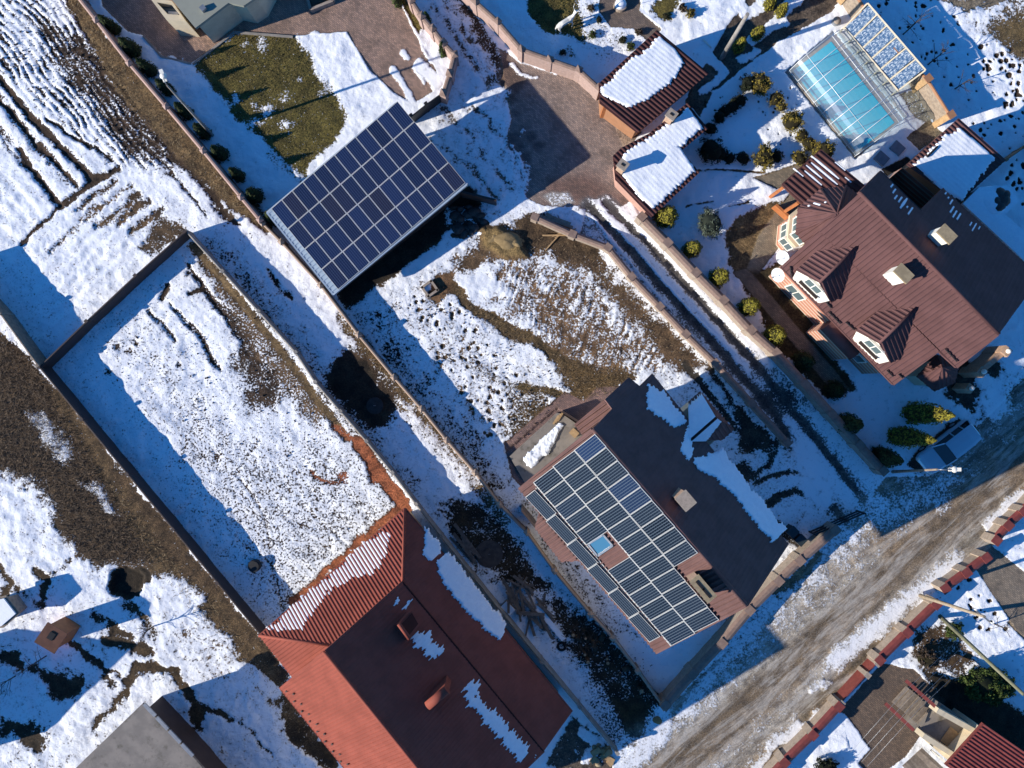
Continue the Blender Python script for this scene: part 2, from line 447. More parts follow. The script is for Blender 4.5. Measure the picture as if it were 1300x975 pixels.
# ---- left walled plot
LP = [(56, 468), (238, 300), (545, 690), (480, 720), (368, 800), (335, 800)]
poly(LP, c=MUD, cov=.84, fin=.8, feather=2)
poly([(160, 420), (300, 560), (420, 560), (520, 650), (345, 790), (300, 700)], cov=.66, fin=1.0, feather=50, warp=20)
furrows([(100, 420), (200, 345), (300, 470), (250, 560), (180, 500)], (.78, -.62), 17, .78, 1.0, h=.035, seed=90, wob=14)
for q, w, cv in (([(240, 335), (262, 370), (318, 450)], 4, .2), ([(215, 385), (250, 420), (280, 470)], 4, .3), ([(245, 372), (258, 365)], 5, .1),
                 ([(262, 368), (300, 415), (340, 470)], 4, .35), ([(205, 378), (213, 362)], 6, .1), ([(255, 330), (275, 350), (320, 410)], 4, .45), ([(190, 395), (222, 432)], 5, .35), ([(230, 405), (262, 440)], 3, .3), ([(240, 345), (300, 405)], 3, .3)):
    stroke(q, w, c=MUD, cov=cv, h=-.04, warp=5)
poly([(290, 395), (312, 400), (352, 470), (362, 500), (345, 525), (316, 520), (300, 470)], c=MUD, cov=.40, fin=.7, feather=12, warp=14)
poly([(245, 308), (262, 325), (345, 430), (420, 530), (400, 545), (330, 450), (262, 345)], c=EARTH, cov=.42, fin=.9, feather=10, warp=10)
stroke([(245, 310), (330, 412), (440, 555)], 9, c=DRY, cov=.10, fin=.9, feather=4)
for b in ((150, 438), (138, 468), (160, 450), (257, 580), (275, 580), (170, 437), (225, 462)): blob(b, 4.5, c=MUD, cov=.38, warp=9)
stroke([(425, 545), (455, 560), (470, 590), (475, 608)], 9, c=CLAY, cov=.25, fin=.8, warp=6)
stroke([(455, 562), (490, 612), (515, 645)], 17, c=CLAY, cov=-.1, fin=.6, warp=5)
stroke([(515, 645), (480, 668), (420, 722), (372, 765)], 11, c=CLAY, cov=.22, fin=.7, warp=7)
stroke([(395, 598), (412, 612), (440, 614)], 3, c=CLAY, cov=.2, warp=4); blob((435, 605), 6, c=CLAY, cov=.3)
stroke([(330, 560), (300, 600), (335, 650), (350, 740)], 2.5, cov=.45, fin=1); stroke([(380, 640), (440, 690), (460, 720)], 2.5, cov=.45, fin=1); stroke([(310, 690), (350, 720), (362, 790)], 3, cov=.4, fin=1)
# ---- wasteland far left
poly([(-40, 380), (0, 420), (45, 470), (120, 590), (330, 810), (440, 990), (-40, 990)], c=BRUSH, cov=.80, fin=.5, feather=3)
poly([(-40, 425), (0, 425), (42, 462), (75, 515), (130, 610), (205, 720), (185, 712), (120, 712), (85, 690), (60, 620), (20, 605), (-40, 590)], c=BRUSH, cov=.04, fin=.9, feather=18, warp=18, rg=1)
poly([(0, 420), (46, 463), (110, 541), (190, 638), (276, 742), (330, 808), (372, 864), (360, 872), (300, 815), (250, 770), (205, 720), (150, 640), (90, 560), (40, 500)], c=BRUSH, cov=.14, fin=.8, feather=6, warp=6, rg=1)
poly([(30, 525), (55, 520), (80, 545), (98, 580), (80, 590), (50, 560)], cov=.80, fin=.8, feather=10, warp=8)
poly([(100, 610), (125, 610), (160, 640), (165, 655), (135, 650)], cov=.86, fin=.8, feather=10, warp=8)
stroke([(75, 505), (140, 610), (205, 715), (240, 745), (300, 800), (350, 870), (395, 935)], 24, c=(.115, .082, .05), cov=.18, fin=.7, warp=14, feather=10, rg=1)
poly([(205, 730), (235, 735), (262, 760), (240, 790), (215, 775)], cov=.95, feather=8)
poly([(220, 790), (285, 800), (310, 840), (290, 870), (255, 860), (230, 830)], c=EARTH, cov=.66, fin=.6, feather=14, warp=14)
stroke([(315, 850), (340, 868), (352, 880)], 16, cov=.95, warp=6)
for q, w, cv in (([(50, 720), (60, 735), (52, 755)], 10, .1), ([(0, 715), (15, 740), (5, 760)], 8, .2), ([(70, 725), (90, 712)], 5, .3), ([(20, 745), (55, 770)], 8, .45),
                 ([(88, 818), (115, 838), (138, 852)], 6, .0), ([(138, 852), (158, 862)], 4, .1), ([(118, 780), (150, 802), (165, 812)], 10, .3), ([(165, 770), (185, 785), (195, 805)], 14, .4),
                 ([(135, 810), (165, 825), (190, 828)], 12, .2), ([(160, 880), (160, 862), (172, 848), (195, 846), (220, 850)], 9, .0), ([(220, 850), (240, 880), (252, 905), (250, 925)], 9, .0),
                 ([(222, 852), (232, 870)], 12, .3), ([(252, 895), (275, 905), (293, 915)], 8, .1), ([(305, 915), (330, 940), (345, 960)], 6, .4), ([(152, 880), (140, 900), (122, 922)], 6, .1)):
    stroke(q, w, c=(.06, .042, .025), cov=cv, warp=9, feather=5)
for c_, r_ in (((75, 868), 16), ((88, 880), 10), ((45, 938), 14), ((100, 868), 7), ((8, 925), 10), ((10, 835), 10), ((20, 845), 8), ((45, 850), 7), ((62, 858), 8), ((30, 925), 9), ((135, 865), 4), ((380, 930), 16), ((400, 950), 14), ((415, 965), 12), ((210, 920), 14)):
    blob(c_, r_, c=(.04, .03, .02), cov=.12, warp=12, feather=8)
blob((160, 740), 20, c=DARK, cov=-.6, warp=6, feather=4, h=-.3); stroke([(150, 745), (180, 730)], 22, c=DARK, cov=-.6, warp=6, h=-.1)
poly([(0, 960), (120, 960), (100, 990), (0, 990)], c=BRUSH, cov=.75, warp=12, feather=10)
# ---- garden of the house at the top left
G1 = [(90, -40), (560, -40), (545, 60), (572, 75), (562, 112), (500, 140), (345, 270), (300, 240)]
poly(G1, c=LAWN, cov=.97, fin=.4, feather=2)
poly([(245, 83), (298, 41), (372, 46), (392, 62), (402, 88), (432, 120), (444, 150), (428, 180), (392, 208), (388, 232), (345, 190), (300, 150), (268, 108)], c=LAWN, cov=.20, fin=.75, feather=6, warp=6, rg=1)
poly([(345, 190), (388, 232), (378, 236), (335, 195)], cov=.55, fin=.8, feather=8)
for b, r in (((332, 58), 7), ((312, 58), 4), ((362, 120), 8), ((340, 140), 9), ((362, 160), 9), ((325, 155), 9), ((382, 97), 5), ((350, 205), 6), ((295, 125), 7), ((410, 120), 6), ((322, 132), 5)):
    blob(b, r, cov=.62, fin=.8, warp=8, feather=6)
PAT = [(125, -40), (130, 8), (162, 40), (182, 46), (205, 72), (243, 80), (298, 41), (372, 46), (440, 40), (470, 90), (500, 118), (525, 132), (562, 108), (548, 78), (525, 40), (488, -40)]
poly(PAT, c=PAVE, cov=.02, fin=.4, feather=1.5, warp=0)
poly([(372, 46), (405, 38), (425, 60), (452, 85), (500, 118), (505, 140), (445, 160), (430, 130), (402, 90)], cov=.93, feather=8, warp=9)
poly([(160, 40), (182, 45), (206, 73), (232, 78), (243, 84), (225, 100), (180, 80)], cov=.96, feather=5, warp=7)
for q, w in (([(500, 88), (512, 110), (524, 130)], 9), ([(532, 82), (545, 95), (556, 108)], 16), ([(512, 65), (516, 74)], 7), ([(478, 102), (492, 120), (500, 135)], 10), ([(525, 84), (538, 105)], 5)):
    stroke(q, w, cov=.95, warp=4, feather=3)
poly([(488, -40), (505, -40), (548, 60), (540, 62)], c=LAWN, cov=.05, feather=2, warp=2, rg=1)
stroke([(537, 45), (548, 70), (566, 82)], 16, cov=.97, feather=3, warp=5)
# ---- snowy lane at the top and the paved court
LN = [(505, -40), (585, -40), (640, 60), (665, 78), (700, 90), (738, 104), (765, 130), (790, 200), (800, 258), (835, 320), (700, 268), (660, 270), (600, 245), (560, 120), (575, 70)]
poly(LN, c=PAVE2, cov=.86, fin=.4, feather=2, warp=1)
for k, cv in ((0, .3), (17, .35), (30, .5), (44, .25)):
    stroke([(528 + k, -40), (552 + k, 10), (588 + k * .8, 60), (612 + k * .5, 100), (628 + k * .3, 125)], 6, c=MUD, cov=cv + .12, warp=7, feather=7, fin=.5)
stroke([(575, -20), (605, 30), (632, 75)], 13, c=MUD, cov=.32, fin=.8, warp=6, feather=8)
poly([(634, 62), (662, 80), (700, 92), (740, 106), (768, 132), (792, 190), (802, 255), (790, 262), (760, 262), (690, 262), (668, 250), (640, 190), (650, 150), (640, 100)], c=PAVE2, cov=.02, fin=.5, feather=3, warp=3)
poly([(762, 124), (815, 168), (792, 195), (776, 205), (760, 150)], c=PAVE2, cov=.0, feather=2, warp=1)
poly([(700, 225), (740, 215), (800, 255), (835, 320), (795, 300), (760, 265), (690, 262)], c=(.20, .13, .105), feather=14, warp=8)
poly([(638, 66), (655, 80), (668, 100), (650, 130), (632, 110)], c=(.16, .11, .085), cov=.12, fin=.7, feather=5, warp=6)
stroke([(650, 80), (658, 92), (675, 97), (682, 97)], 5, cov=.9, warp=4); 
poly([(575, 122), (632, 105), (650, 115), (640, 125), (590, 145)], cov=.80, feather=5, warp=4, c=(.3, .28, .25))
poly([(540, 130), (600, 120), (640, 140), (660, 170), (676, 215), (665, 250), (620, 245), (560, 200)], c=(.2, .17, .15), cov=.76, fin=.45, feather=10, warp=12)
for q in ([(560, 140), (610, 190), (650, 245)], [(545, 175), (600, 215), (640, 262)], [(600, 135), (640, 175), (664, 225)]): stroke(q, 5, c=(.12, .10, .09), cov=.50, warp=7, feather=5)
for b, r in (((652, 174), 7), ((674, 175), 7), ((660, 186), 6), ((684, 186), 6), ((670, 200), 7), ((655, 143), 4)): blob(b, r, c=(.15, .12, .105), cov=.0, warp=3, feather=4)
poly([(690, 250), (722, 243), (730, 258), (700, 262)], c=(.42, .4, .36), cov=.5, fin=1, feather=3)
# ---- garden beyond the stone wall, top centre
poly([(590, -40), (900, -40), (842, 38), (770, 100), (700, 80), (645, 55)], c=LAWN, cov=.95, fin=.7, feather=2, warp=1)
poly([(662, -40), (730, -40), (735, 15), (742, 40), (755, 52), (735, 52), (690, 40), (672, 18)], c=LAWN, cov=.06, fin=.8, feather=6, warp=6, rg=1)
for b, r in (((775, 62), 10), ((786, 55), 7), ((722, 70), 4), ((840, 8), 13), ((850, -2), 12), ((766, 40), 5), ((752, 8), 6), ((845, 22), 5)): blob(b, r, c=LAWN, cov=.15, fin=.8, warp=10, feather=6, rg=1)
poly([(735, -10), (765, 10), (765, 35), (800, 40), (830, 60), (770, 80), (745, 60)], cov=.76, fin=.9, feather=12, warp=6)
poly([(762, -40), (812, -40), (812, 14), (840, 38), (822, 52), (803, 36), (775, 34), (761, 16)], c=(.19, .15, .12), cov=.02, feather=1.5, warp=1)
# ---- top right: wooden walk, pool garden
poly([(860, 40), (980, -40), (1120, -40), (1300, 200), (1330, 300), (1180, 300), (1000, 420), (930, 330), (830, 270), (890, 150), (905, 90)], c=EARTH, cov=.99, fin=.3, feather=3)
poly([(1070, -40), (1330, -40), (1330, 250), (1290, 200), (1210, 140)], c=MUD, cov=.97, fin=.4, feather=2)
poly([(925, 30), (975, -40), (1090, -40), (1060, 12), (985, 55), (905, 115), (890, 150), (868, 130)], c=(.10, .082, .07), cov=.05, feather=3, warp=3)
for q, w in (([(900, 75), (918, 92), (890, 118)], 11), ([(955, 52), (978, 35), (993, 28)], 14), ([(985, 30), (1000, 5), (1020, -10)], 14), ([(940, 78), (962, 65)], 9), ([(945, 20), (972, 5)], 16), ([(925, 20), (943, 8)], 10)):
    stroke(q, w, cov=.95, warp=5, feather=3)
poly([(1190, -5), (1240, -20), (1330, -20), (1330, 90), (1290, 70), (1250, 50), (1230, 25), (1262, 5), (1200, 8)], c=(.13, .10, .065), cov=.55, fin=.6, feather=25, warp=22)
stroke([(1180, -5), (1230, 6), (1275, -5)], 12, c=STONE, cov=.2, warp=8)
poly([(1262, 30), (1300, 18), (1320, 50), (1290, 68)], c=(.14, .105, .055), cov=.2, fin=.7, feather=18, warp=14, rg=1)
dots([(1080, -5), (1190, 5), (1300, 90), (1300, 250), (1215, 135), (1140, 40)], 95, .9, 2.6, 5)
dots([(1225, 60), (1300, 60), (1300, 150), (1270, 140)], 30, 1.5, 4.0, 6, c=MUD, cov=.1)
dots([(1280, 205), (1300, 205), (1300, 300), (1275, 250)], 14, 1.2, 3.0, 7)
poly([(1140, 118), (1158, 115), (1172, 128), (1185, 150), (1178, 156), (1160, 150)], c=(.4, .38, .33), cov=.35, fin=1, feather=3, warp=3)
poly([(1150, 175), (1180, 152), (1198, 170), (1166, 192)], c=(.21, .175, .125), cov=.0, feather=2, warp=1)
poly([(970, 222), (1022, 205), (1043, 190), (1010, 234), (985, 240), (955, 225)], c=(.25, .21, .15), cov=.0, feather=1.5, warp=1)
poly([(918, 305), (935, 280), (960, 262), (990, 255), (1000, 290), (960, 345), (945, 360), (930, 340)], c=DRY, cov=.08, fin=.8, feather=6, warp=6, rg=1)
poly([(962, 300), (985, 268), (1003, 245), (1020, 262), (1000, 300), (960, 350), (948, 340)], c=(.30, .25, .175), cov=.0, feather=2, warp=1)
poly([(935, 350), (990, 330), (1030, 400), (1070, 470), (1100, 510), (1060, 515), (985, 440)], c=(.05, .04, .022), cov=.05, fin=.5, feather=8, warp=6)
poly([(930, 345), (948, 340), (1060, 470), (1085, 505), (1070, 512)], c=(.22, .18, .13), cov=.0, feather=2, warp=1)
for q in ([(882, 215), (970, 218)], [(870, 262), (905, 255)], [(925, 262), (950, 256)]): stroke(q, 2.5, c=EARTH, cov=.2, warp=2)
dots([(955, 120), (1000, 105), (1050, 180), (985, 200)], 22, .8, 1.6, 8)
dots([(890, 130), (930, 100), (950, 110), (905, 160)], 12, .8, 1.6, 9)
# court behind the big house, its shade painted in as dark bare ground
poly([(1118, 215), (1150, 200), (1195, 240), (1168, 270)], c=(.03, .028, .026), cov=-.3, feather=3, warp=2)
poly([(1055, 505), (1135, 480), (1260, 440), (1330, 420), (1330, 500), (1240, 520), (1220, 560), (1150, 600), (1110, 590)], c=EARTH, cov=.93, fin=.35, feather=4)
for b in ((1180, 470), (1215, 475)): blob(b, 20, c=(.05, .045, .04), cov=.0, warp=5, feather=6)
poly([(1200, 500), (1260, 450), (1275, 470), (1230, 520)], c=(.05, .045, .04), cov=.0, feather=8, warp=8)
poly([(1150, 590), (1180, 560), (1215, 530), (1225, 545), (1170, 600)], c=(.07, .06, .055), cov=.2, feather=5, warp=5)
# ---- centre garden
CG = [(428, 375), (505, 335), (600, 250), (700, 268), (740, 300), (770, 318), (912, 468), (1000, 560), (1090, 680), (1000, 800), (850, 900), (640, 640)]
poly(CG, c=EARTH, cov=.79, fin=.65, feather=3, warp=2)
poly([(436, 385), (470, 372), (540, 470), (640, 600), (660, 650), (640, 640), (560, 545)], cov=.72, fin=.75, feather=12, warp=10, c=MUD)
for k in range(4):
    stroke([(450 + 9 * k, 400 - 2 * k), (520 + 9 * k, 490), (580 + 9 * k, 560), (620 + 6 * k, 615)], 4, c=DARK, cov=.50, fin=.6, warp=9, feather=5)
poly([(500, 340), (600, 262), (640, 262), (610, 300), (560, 330), (520, 350)], cov=.95, fin=.3, feather=8, warp=6)
poly([(424, 372), (592, 236), (604, 246), (610, 262), (560, 300), (510, 345), (470, 372), (440, 392)], c=(.022, .018, .014), cov=.0, fin=.6, feather=6, warp=5)  # shadow band along the carport's edge, painted in as dark bare soil
poly([(500, 352), (545, 318), (600, 268), (622, 262), (640, 270), (600, 300), (555, 335), (520, 352)], cov=.93, fin=.4, feather=6, warp=6)
poly([(575, 330), (600, 300), (640, 290), (690, 300), (730, 300), (800, 370), (900, 465), (860, 470), (790, 400), (740, 340), (690, 325), (620, 335), (585, 345)], c=(.105, .072, .048), cov=.24, fin=.6, feather=14, warp=12, rg=.6)
poly([(590, 345), (640, 325), (720, 335), (770, 365), (830, 430), (862, 470), (800, 470), (740, 470), (680, 430), (620, 385)], c=(.155, .100, .062), cov=.58, fin=.6, feather=16, warp=10)
furrows([(600, 345), (650, 330), (730, 345), (835, 440), (855, 470), (760, 475), (690, 430)], (.35, -.94), 9, .36, .84, h=.03, c=(.155, .10, .062), seed=120, wob=22)
poly([(660, 385), (720, 385), (790, 440), (775, 465), (715, 440)], cov=.42, fin=.7, feather=24, warp=12)
poly([(580, 350), (610, 340), (650, 372), (600, 372)], cov=.95, feather=10, warp=8)
stroke([(573, 360), (595, 385), (640, 415), (690, 440), (740, 470), (775, 492)], 14, c=(.120, .086, .048), cov=.08, fin=.7, warp=9, feather=4, rg=1)
poly([(700, 455), (740, 468), (790, 470), (805, 482), (770, 500), (735, 505), (715, 480)], c=(.115, .08, .042), cov=.12, fin=.8, feather=10, warp=10, rg=1)
stroke([(575, 448), (610, 475), (660, 490), (700, 500), (725, 502)], 9, c=(.125, .095, .045), cov=.05, fin=.7, warp=6, feather=4, rg=1)
poly([(555, 350), (575, 340), (578, 365), (556, 392), (545, 375)], c=(.14, .085, .05), cov=.15, fin=.6, feather=8, warp=8)
poly([(475, 375), (520, 360), (660, 480), (620, 560)], cov=.70, fin=.6, feather=20, warp=12)
dots([(500, 375), (560, 370), (660, 480), (700, 520), (640, 590)], 110, .9, 2.6, 21, c=(.10, .07, .045), cov=.05)
poly([(655, 500), (690, 495), (705, 520), (665, 560), (645, 555)], c=(.085, .06, .035), cov=.36, fin=.8, feather=16, warp=14)
poly([(612, 292), (632, 288), (662, 305), (668, 325), (640, 330), (612, 312)], c=(.20, .145, .07), cov=-.3, feather=6, warp=4, h=.35, rg=.6)
poly([(562, 262), (620, 265), (640, 270), (612, 292), (590, 300), (570, 290)], cov=.70, fin=.5, feather=10, warp=12, c=MUD)
dots([(565, 258), (610, 262), (620, 290), (575, 305)], 34, 1.5, 4.5, 22, c=(.055, .045, .038), cov=-.2, h=.08)
poly([(650, 280), (690, 275), (760, 315), (770, 335), (720, 322), (665, 312)], c=(.075, .053, .035), cov=.08, fin=.7, feather=8, warp=8)
# strip between plot fence and the house with panels
poly([(640, 600), (665, 625), (735, 720), (835, 835), (850, 895), (700, 710)], c=(.06, .045, .035), cov=.66, fin=.7, feather=4, warp=3)
poly([(775, 800), (835, 825), (900, 800), (930, 800), (860, 885), (840, 880)], cov=.96, fin=.3, feather=6, warp=5)
# house terrace walk
TW = [(640, 563), (717, 498), (740, 508), (758, 493), (785, 491), (780, 520), (735, 545), (722, 528), (715, 530), (648, 590), (665, 622), (655, 612), (641, 590)]
poly([(640, 563), (717, 497), (741, 509), (758, 492), (786, 490), (790, 530), (700, 600), (672, 628), (650, 605)], c=(.26, .17, .145), cov=.0, feather=1.2, warp=0)
# right side of that house
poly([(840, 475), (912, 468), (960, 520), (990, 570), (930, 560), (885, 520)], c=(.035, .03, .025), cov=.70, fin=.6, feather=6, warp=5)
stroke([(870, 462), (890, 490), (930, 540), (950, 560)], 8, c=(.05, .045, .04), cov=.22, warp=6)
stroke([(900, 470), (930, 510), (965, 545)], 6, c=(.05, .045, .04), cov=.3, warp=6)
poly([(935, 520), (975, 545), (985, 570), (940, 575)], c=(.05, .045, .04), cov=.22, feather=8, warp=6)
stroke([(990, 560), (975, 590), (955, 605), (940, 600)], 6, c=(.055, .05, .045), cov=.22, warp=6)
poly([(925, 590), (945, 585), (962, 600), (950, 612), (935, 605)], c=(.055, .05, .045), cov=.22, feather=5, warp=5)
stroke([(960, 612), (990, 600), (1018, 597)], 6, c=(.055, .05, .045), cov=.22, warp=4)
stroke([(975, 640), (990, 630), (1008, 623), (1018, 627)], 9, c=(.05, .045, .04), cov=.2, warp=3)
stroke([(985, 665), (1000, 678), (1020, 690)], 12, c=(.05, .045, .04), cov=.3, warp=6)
# drive between the two stone walls
DR = [(745, 262), (815, 285), (920, 400), (1010, 490), (1118, 600), (1128, 640), (1080, 690), (1062, 668), (1000, 560), (915, 462), (840, 388), (765, 318), (735, 300)]
poly(DR, c=(.24, .235, .235), cov=.60, fin=.6, feather=2, warp=1)
poly([(940, 470), (985, 480), (1120, 600), (1128, 640), (1080, 690), (1062, 668), (1000, 560)], cov=.85, fin=.7, feather=12, warp=3)
for q in ([(748, 262), (800, 318), (872, 398), (935, 470), (985, 525), (1010, 575), (1048, 630), (1080, 672)], [(768, 258), (830, 315), (905, 400), (965, 468), (1012, 528), (1060, 588), (1108, 650)]):
    stroke(q, 24, c=(.17, .165, .165), cov=.58, warp=2.5, feather=8)
    stroke(q, 9, c=(.085, .08, .08), cov=.05, warp=2.5, feather=7, h=-.05)
stroke([(758, 260), (815, 318), (890, 400), (950, 470)], 6, cov=.95, fin=.6, warp=3, feather=6); stroke([(790, 268), (850, 328), (925, 410), (980, 462)], 7, cov=.97, fin=.6, warp=3, feather=5); stroke([(1000, 530), (1050, 592), (1085, 640)], 9, cov=.92, fin=.7, warp=3, feather=6)
poly([(975, 492), (1000, 490), (1022, 508), (985, 528), (960, 500)], c=(.07, .065, .065), cov=.3, feather=14, warp=4)
for q in ([(770, 300), (812, 348), (850, 392)], [(790, 298), (838, 350), (880, 400), (932, 448)], [(760, 305), (800, 345)], [(884, 392), (912, 425), (936, 450)], [(752, 275), (790, 320)]): stroke(q, 2.2, cov=1.0, h=.05, warp=2)
poly([(1000, 560), (1030, 560), (1062, 640), (1030, 650)], cov=.9, fin=.3, feather=6)
# ---- road
RD = [(770, 990), (860, 885), (950, 800), (1068, 676), (1125, 605), (1180, 605), (1300, 480), (1340, 440), (1340, 600), (1262, 690), (1170, 762), (1120, 835), (1060, 900), (985, 990)]
poly(RD, c=ASPH, cov=.30, fin=.5, feather=2, warp=1)
stroke([(800, 960), (880, 905), (960, 815), (1060, 705), (1110, 640)], 34, c=(.30, .28, .25), cov=.60, fin=.7, feather=26, warp=8)
stroke([(870, 925), (960, 850), (1050, 765), (1110, 712)], 16, c=(.48, .46, .42), cov=.52, fin=.6, feather=16, warp=6)
stroke([(850, 975), (950, 890), (1060, 780), (1180, 690), (1320, 560)], 30, c=(.125, .092, .06), cov=.08, feather=22, warp=8)
stroke([(900, 990), (1000, 905), (1100, 800), (1200, 715), (1290, 640)], 24, c=(.36, .34, .31), cov=.40, fin=.8, feather=20, warp=8)
stroke([(835, 985), (930, 895), (1040, 795), (1160, 695), (1290, 580)], 4, c=(.07, .052, .035), cov=.05, warp=5, feather=4, amt=.75)
stroke([(862, 990), (960, 905), (1066, 808), (1180, 712), (1300, 610)], 4, c=(.07, .052, .035), cov=.05, warp=5, feather=4, amt=.75)
stroke([(905, 990), (1000, 908), (1090, 825), (1190, 735)], 3, c=(.07, .052, .035), cov=.05, warp=5, feather=4, amt=.75)
stroke([(960, 985), (1010, 935), (1030, 905)], 26, cov=.96, fin=.4, feather=14, warp=6)
stroke([(1060, 840), (1110, 800), (1170, 750), (1215, 712)], 20, cov=.93, fin=.6, feather=12, warp=5)
stroke([(1255, 672), (1280, 645), (1300, 628)], 16, cov=.95, fin=.5, feather=8, warp=4)
stroke([(1060, 870), (1090, 842), (1115, 822)], 10, c=(.09, .07, .045), cov=.1, warp=8, feather=5)
stroke([(1020, 905), (1045, 880), (1062, 870)], 16, c=(.13, .105, .075), cov=.1, warp=8, feather=6); stroke([(1032, 878), (1048, 868)], 10, c=(.3, .28, .24), cov=.7, warp=8)
stroke([(975, 975), (995, 950)], 14, c=(.14, .11, .08), cov=.05, warp=4)
stroke([(865, 905), (905, 855), (955, 800), (1015, 730), (1075, 680)], 13, c=(.10, .085, .07), cov=.80, fin=.8, feather=6, warp=5)
stroke([(985, 755), (1010, 735), (1040, 705)], 10, c=ASPH, cov=.2, warp=8)
stroke([(840, 905), (830, 940), (790, 975)], 26, cov=.82, fin=.7, warp=8, feather=10)
poly([(1100, 650), (1160, 605), (1230, 590), (1200, 640), (1130, 680)], c=(.16, .14, .125), cov=.62, fin=.7, feather=20, warp=10)
poly([(1200, 580), (1260, 510), (1300, 470), (1330, 500), (1280, 560), (1230, 600)], c=(.13, .115, .105), cov=.38, fin=.6, feather=20, warp=10)
stroke([(1250, 485), (1270, 510), (1262, 520)], 22, cov=.95, warp=8, feather=8)
poly([(1215, 690), (1245, 665), (1262, 685), (1235, 712)], c=(.20, .18, .15), cov=.05, feather=4, warp=3)
# ---- plots across the road
poly([(985, 990), (1064, 896), (1118, 838), (1170, 765), (1265, 690), (1340, 610), (1340, 1000)], c=EARTH, cov=.90, fin=.5, feather=1.5, warp=0)
poly([(1232, 712), (1255, 690), (1330, 750), (1330, 830), (1290, 800)], c=(.245, .205, .155), cov=.02, feather=1.5, warp=0)
poly([(1278, 790), (1312, 770), (1330, 830), (1300, 812)], c=(.245, .205, .155), cov=.02, feather=1.5, warp=0)
dots([(1200, 745), (1230, 720), (1280, 800), (1240, 800)], 26, 1, 2.6, 31)
poly([(1160, 800), (1200, 790), (1245, 838), (1220, 860), (1180, 850), (1162, 830)], c=(.075, .05, .03), cov=.35, fin=.6, feather=10, warp=10)
poly([(1066, 900), (1100, 862), (1120, 842), (1160, 850), (1200, 890), (1150, 960), (1110, 990), (1080, 960)], c=(.17, .125, .09), cov=.04, fin=.5, feather=2, warp=1)
poly([(1058, 908), (1072, 905), (1105, 950), (1085, 972), (1050, 990), (1000, 985)], cov=.97, c=MUD, fin=.3, feather=3, warp=2)
poly([(1165, 845), (1230, 870), (1300, 905), (1330, 990), (1300, 990), (1200, 900)], c=(.03, .026, .02), cov=.1, feather=8, warp=5)
# ---- bare earth round the red house
poly([(690, 975), (726, 905), (770, 945), (780, 980)], c=(.10, .085, .075), cov=.25, feather=5, warp=5)
stroke([(740, 930), (760, 945), (745, 965)], 12, cov=.9, warp=5)

# ---- which cells are what surface
def inside(pts): return sdist(list(pts), PXg, PYg) > 0
for q in (PAT, [(762, -40), (812, -40), (812, 14), (840, 38), (822, 52), (803, 36), (775, 34), (761, 16)], [(640, 563), (717, 497), (741, 509), (758, 492), (786, 490), (790, 530), (700, 600), (672, 628), (650, 605)],
          [(634, 62), (662, 80), (700, 92), (740, 106), (768, 132), (792, 190), (802, 255), (835, 320), (760, 262), (690, 262), (668, 250), (640, 190), (650, 150), (640, 100)],
          [(1232, 712), (1255, 690), (1330, 750), (1330, 830), (1290, 800)], [(1066, 900), (1100, 862), (1120, 842), (1160, 850), (1200, 890), (1150, 960), (1110, 990), (1080, 960)],
          [(962, 300), (985, 268), (1003, 245), (1020, 262), (1000, 300), (960, 350), (948, 340)], [(930, 345), (948, 340), (1060, 470), (1085, 505), (1070, 512)], [(970, 222), (1022, 205), (1043, 190), (1010, 234), (985, 240), (955, 225)]):
    surf[inside(q)] = 2
surf[inside(RD)] = 1
surf[inside(DR)] = 3
# ---- relief
n_big = fbm(PXg, PYg, 90, 4, 200); n_mid = fbm(PXg, PYg, 16, 3, 210); n_cov = fbm(PXg, PYg, 13, 4, 220, .65)
mix_amt = np.clip(1 - np.abs(cover - .5) * 1.9, 0, 1)
cover2 = cover + (n_cov - .5) * 0.75 * (0.25 + mix_amt) * (1 - .5 * fine)
snow = np.clip((cover2 - .35) / .4, 0, 1); snow = snow * snow * (3 - 2 * snow)
hard = (surf > 0).astype(float)
Z = hgt * (1 - .4 * hard) + (n_big - .5) * .16 * (1 - hard) + (n_mid - .5) * .17 * (1 - .75 * hard) * (.5 + .5 * snow) + snow * .06
Z = np.where(sdist([(996, 92), (1086, 202), (1146, 152), (1058, 40)], PXg, PYg) > 0, -.35, Z)
Z = np.where(sdist([(640, 575), (707, 518), (748, 545), (752, 565), (676, 622)], PXg, PYg) > 0, -.1, Z)
near = (PXg > -30) & (PXg < 1330) & (PYg > -30) & (PYg < 1005)
Z = np.where(near, Z, 0)
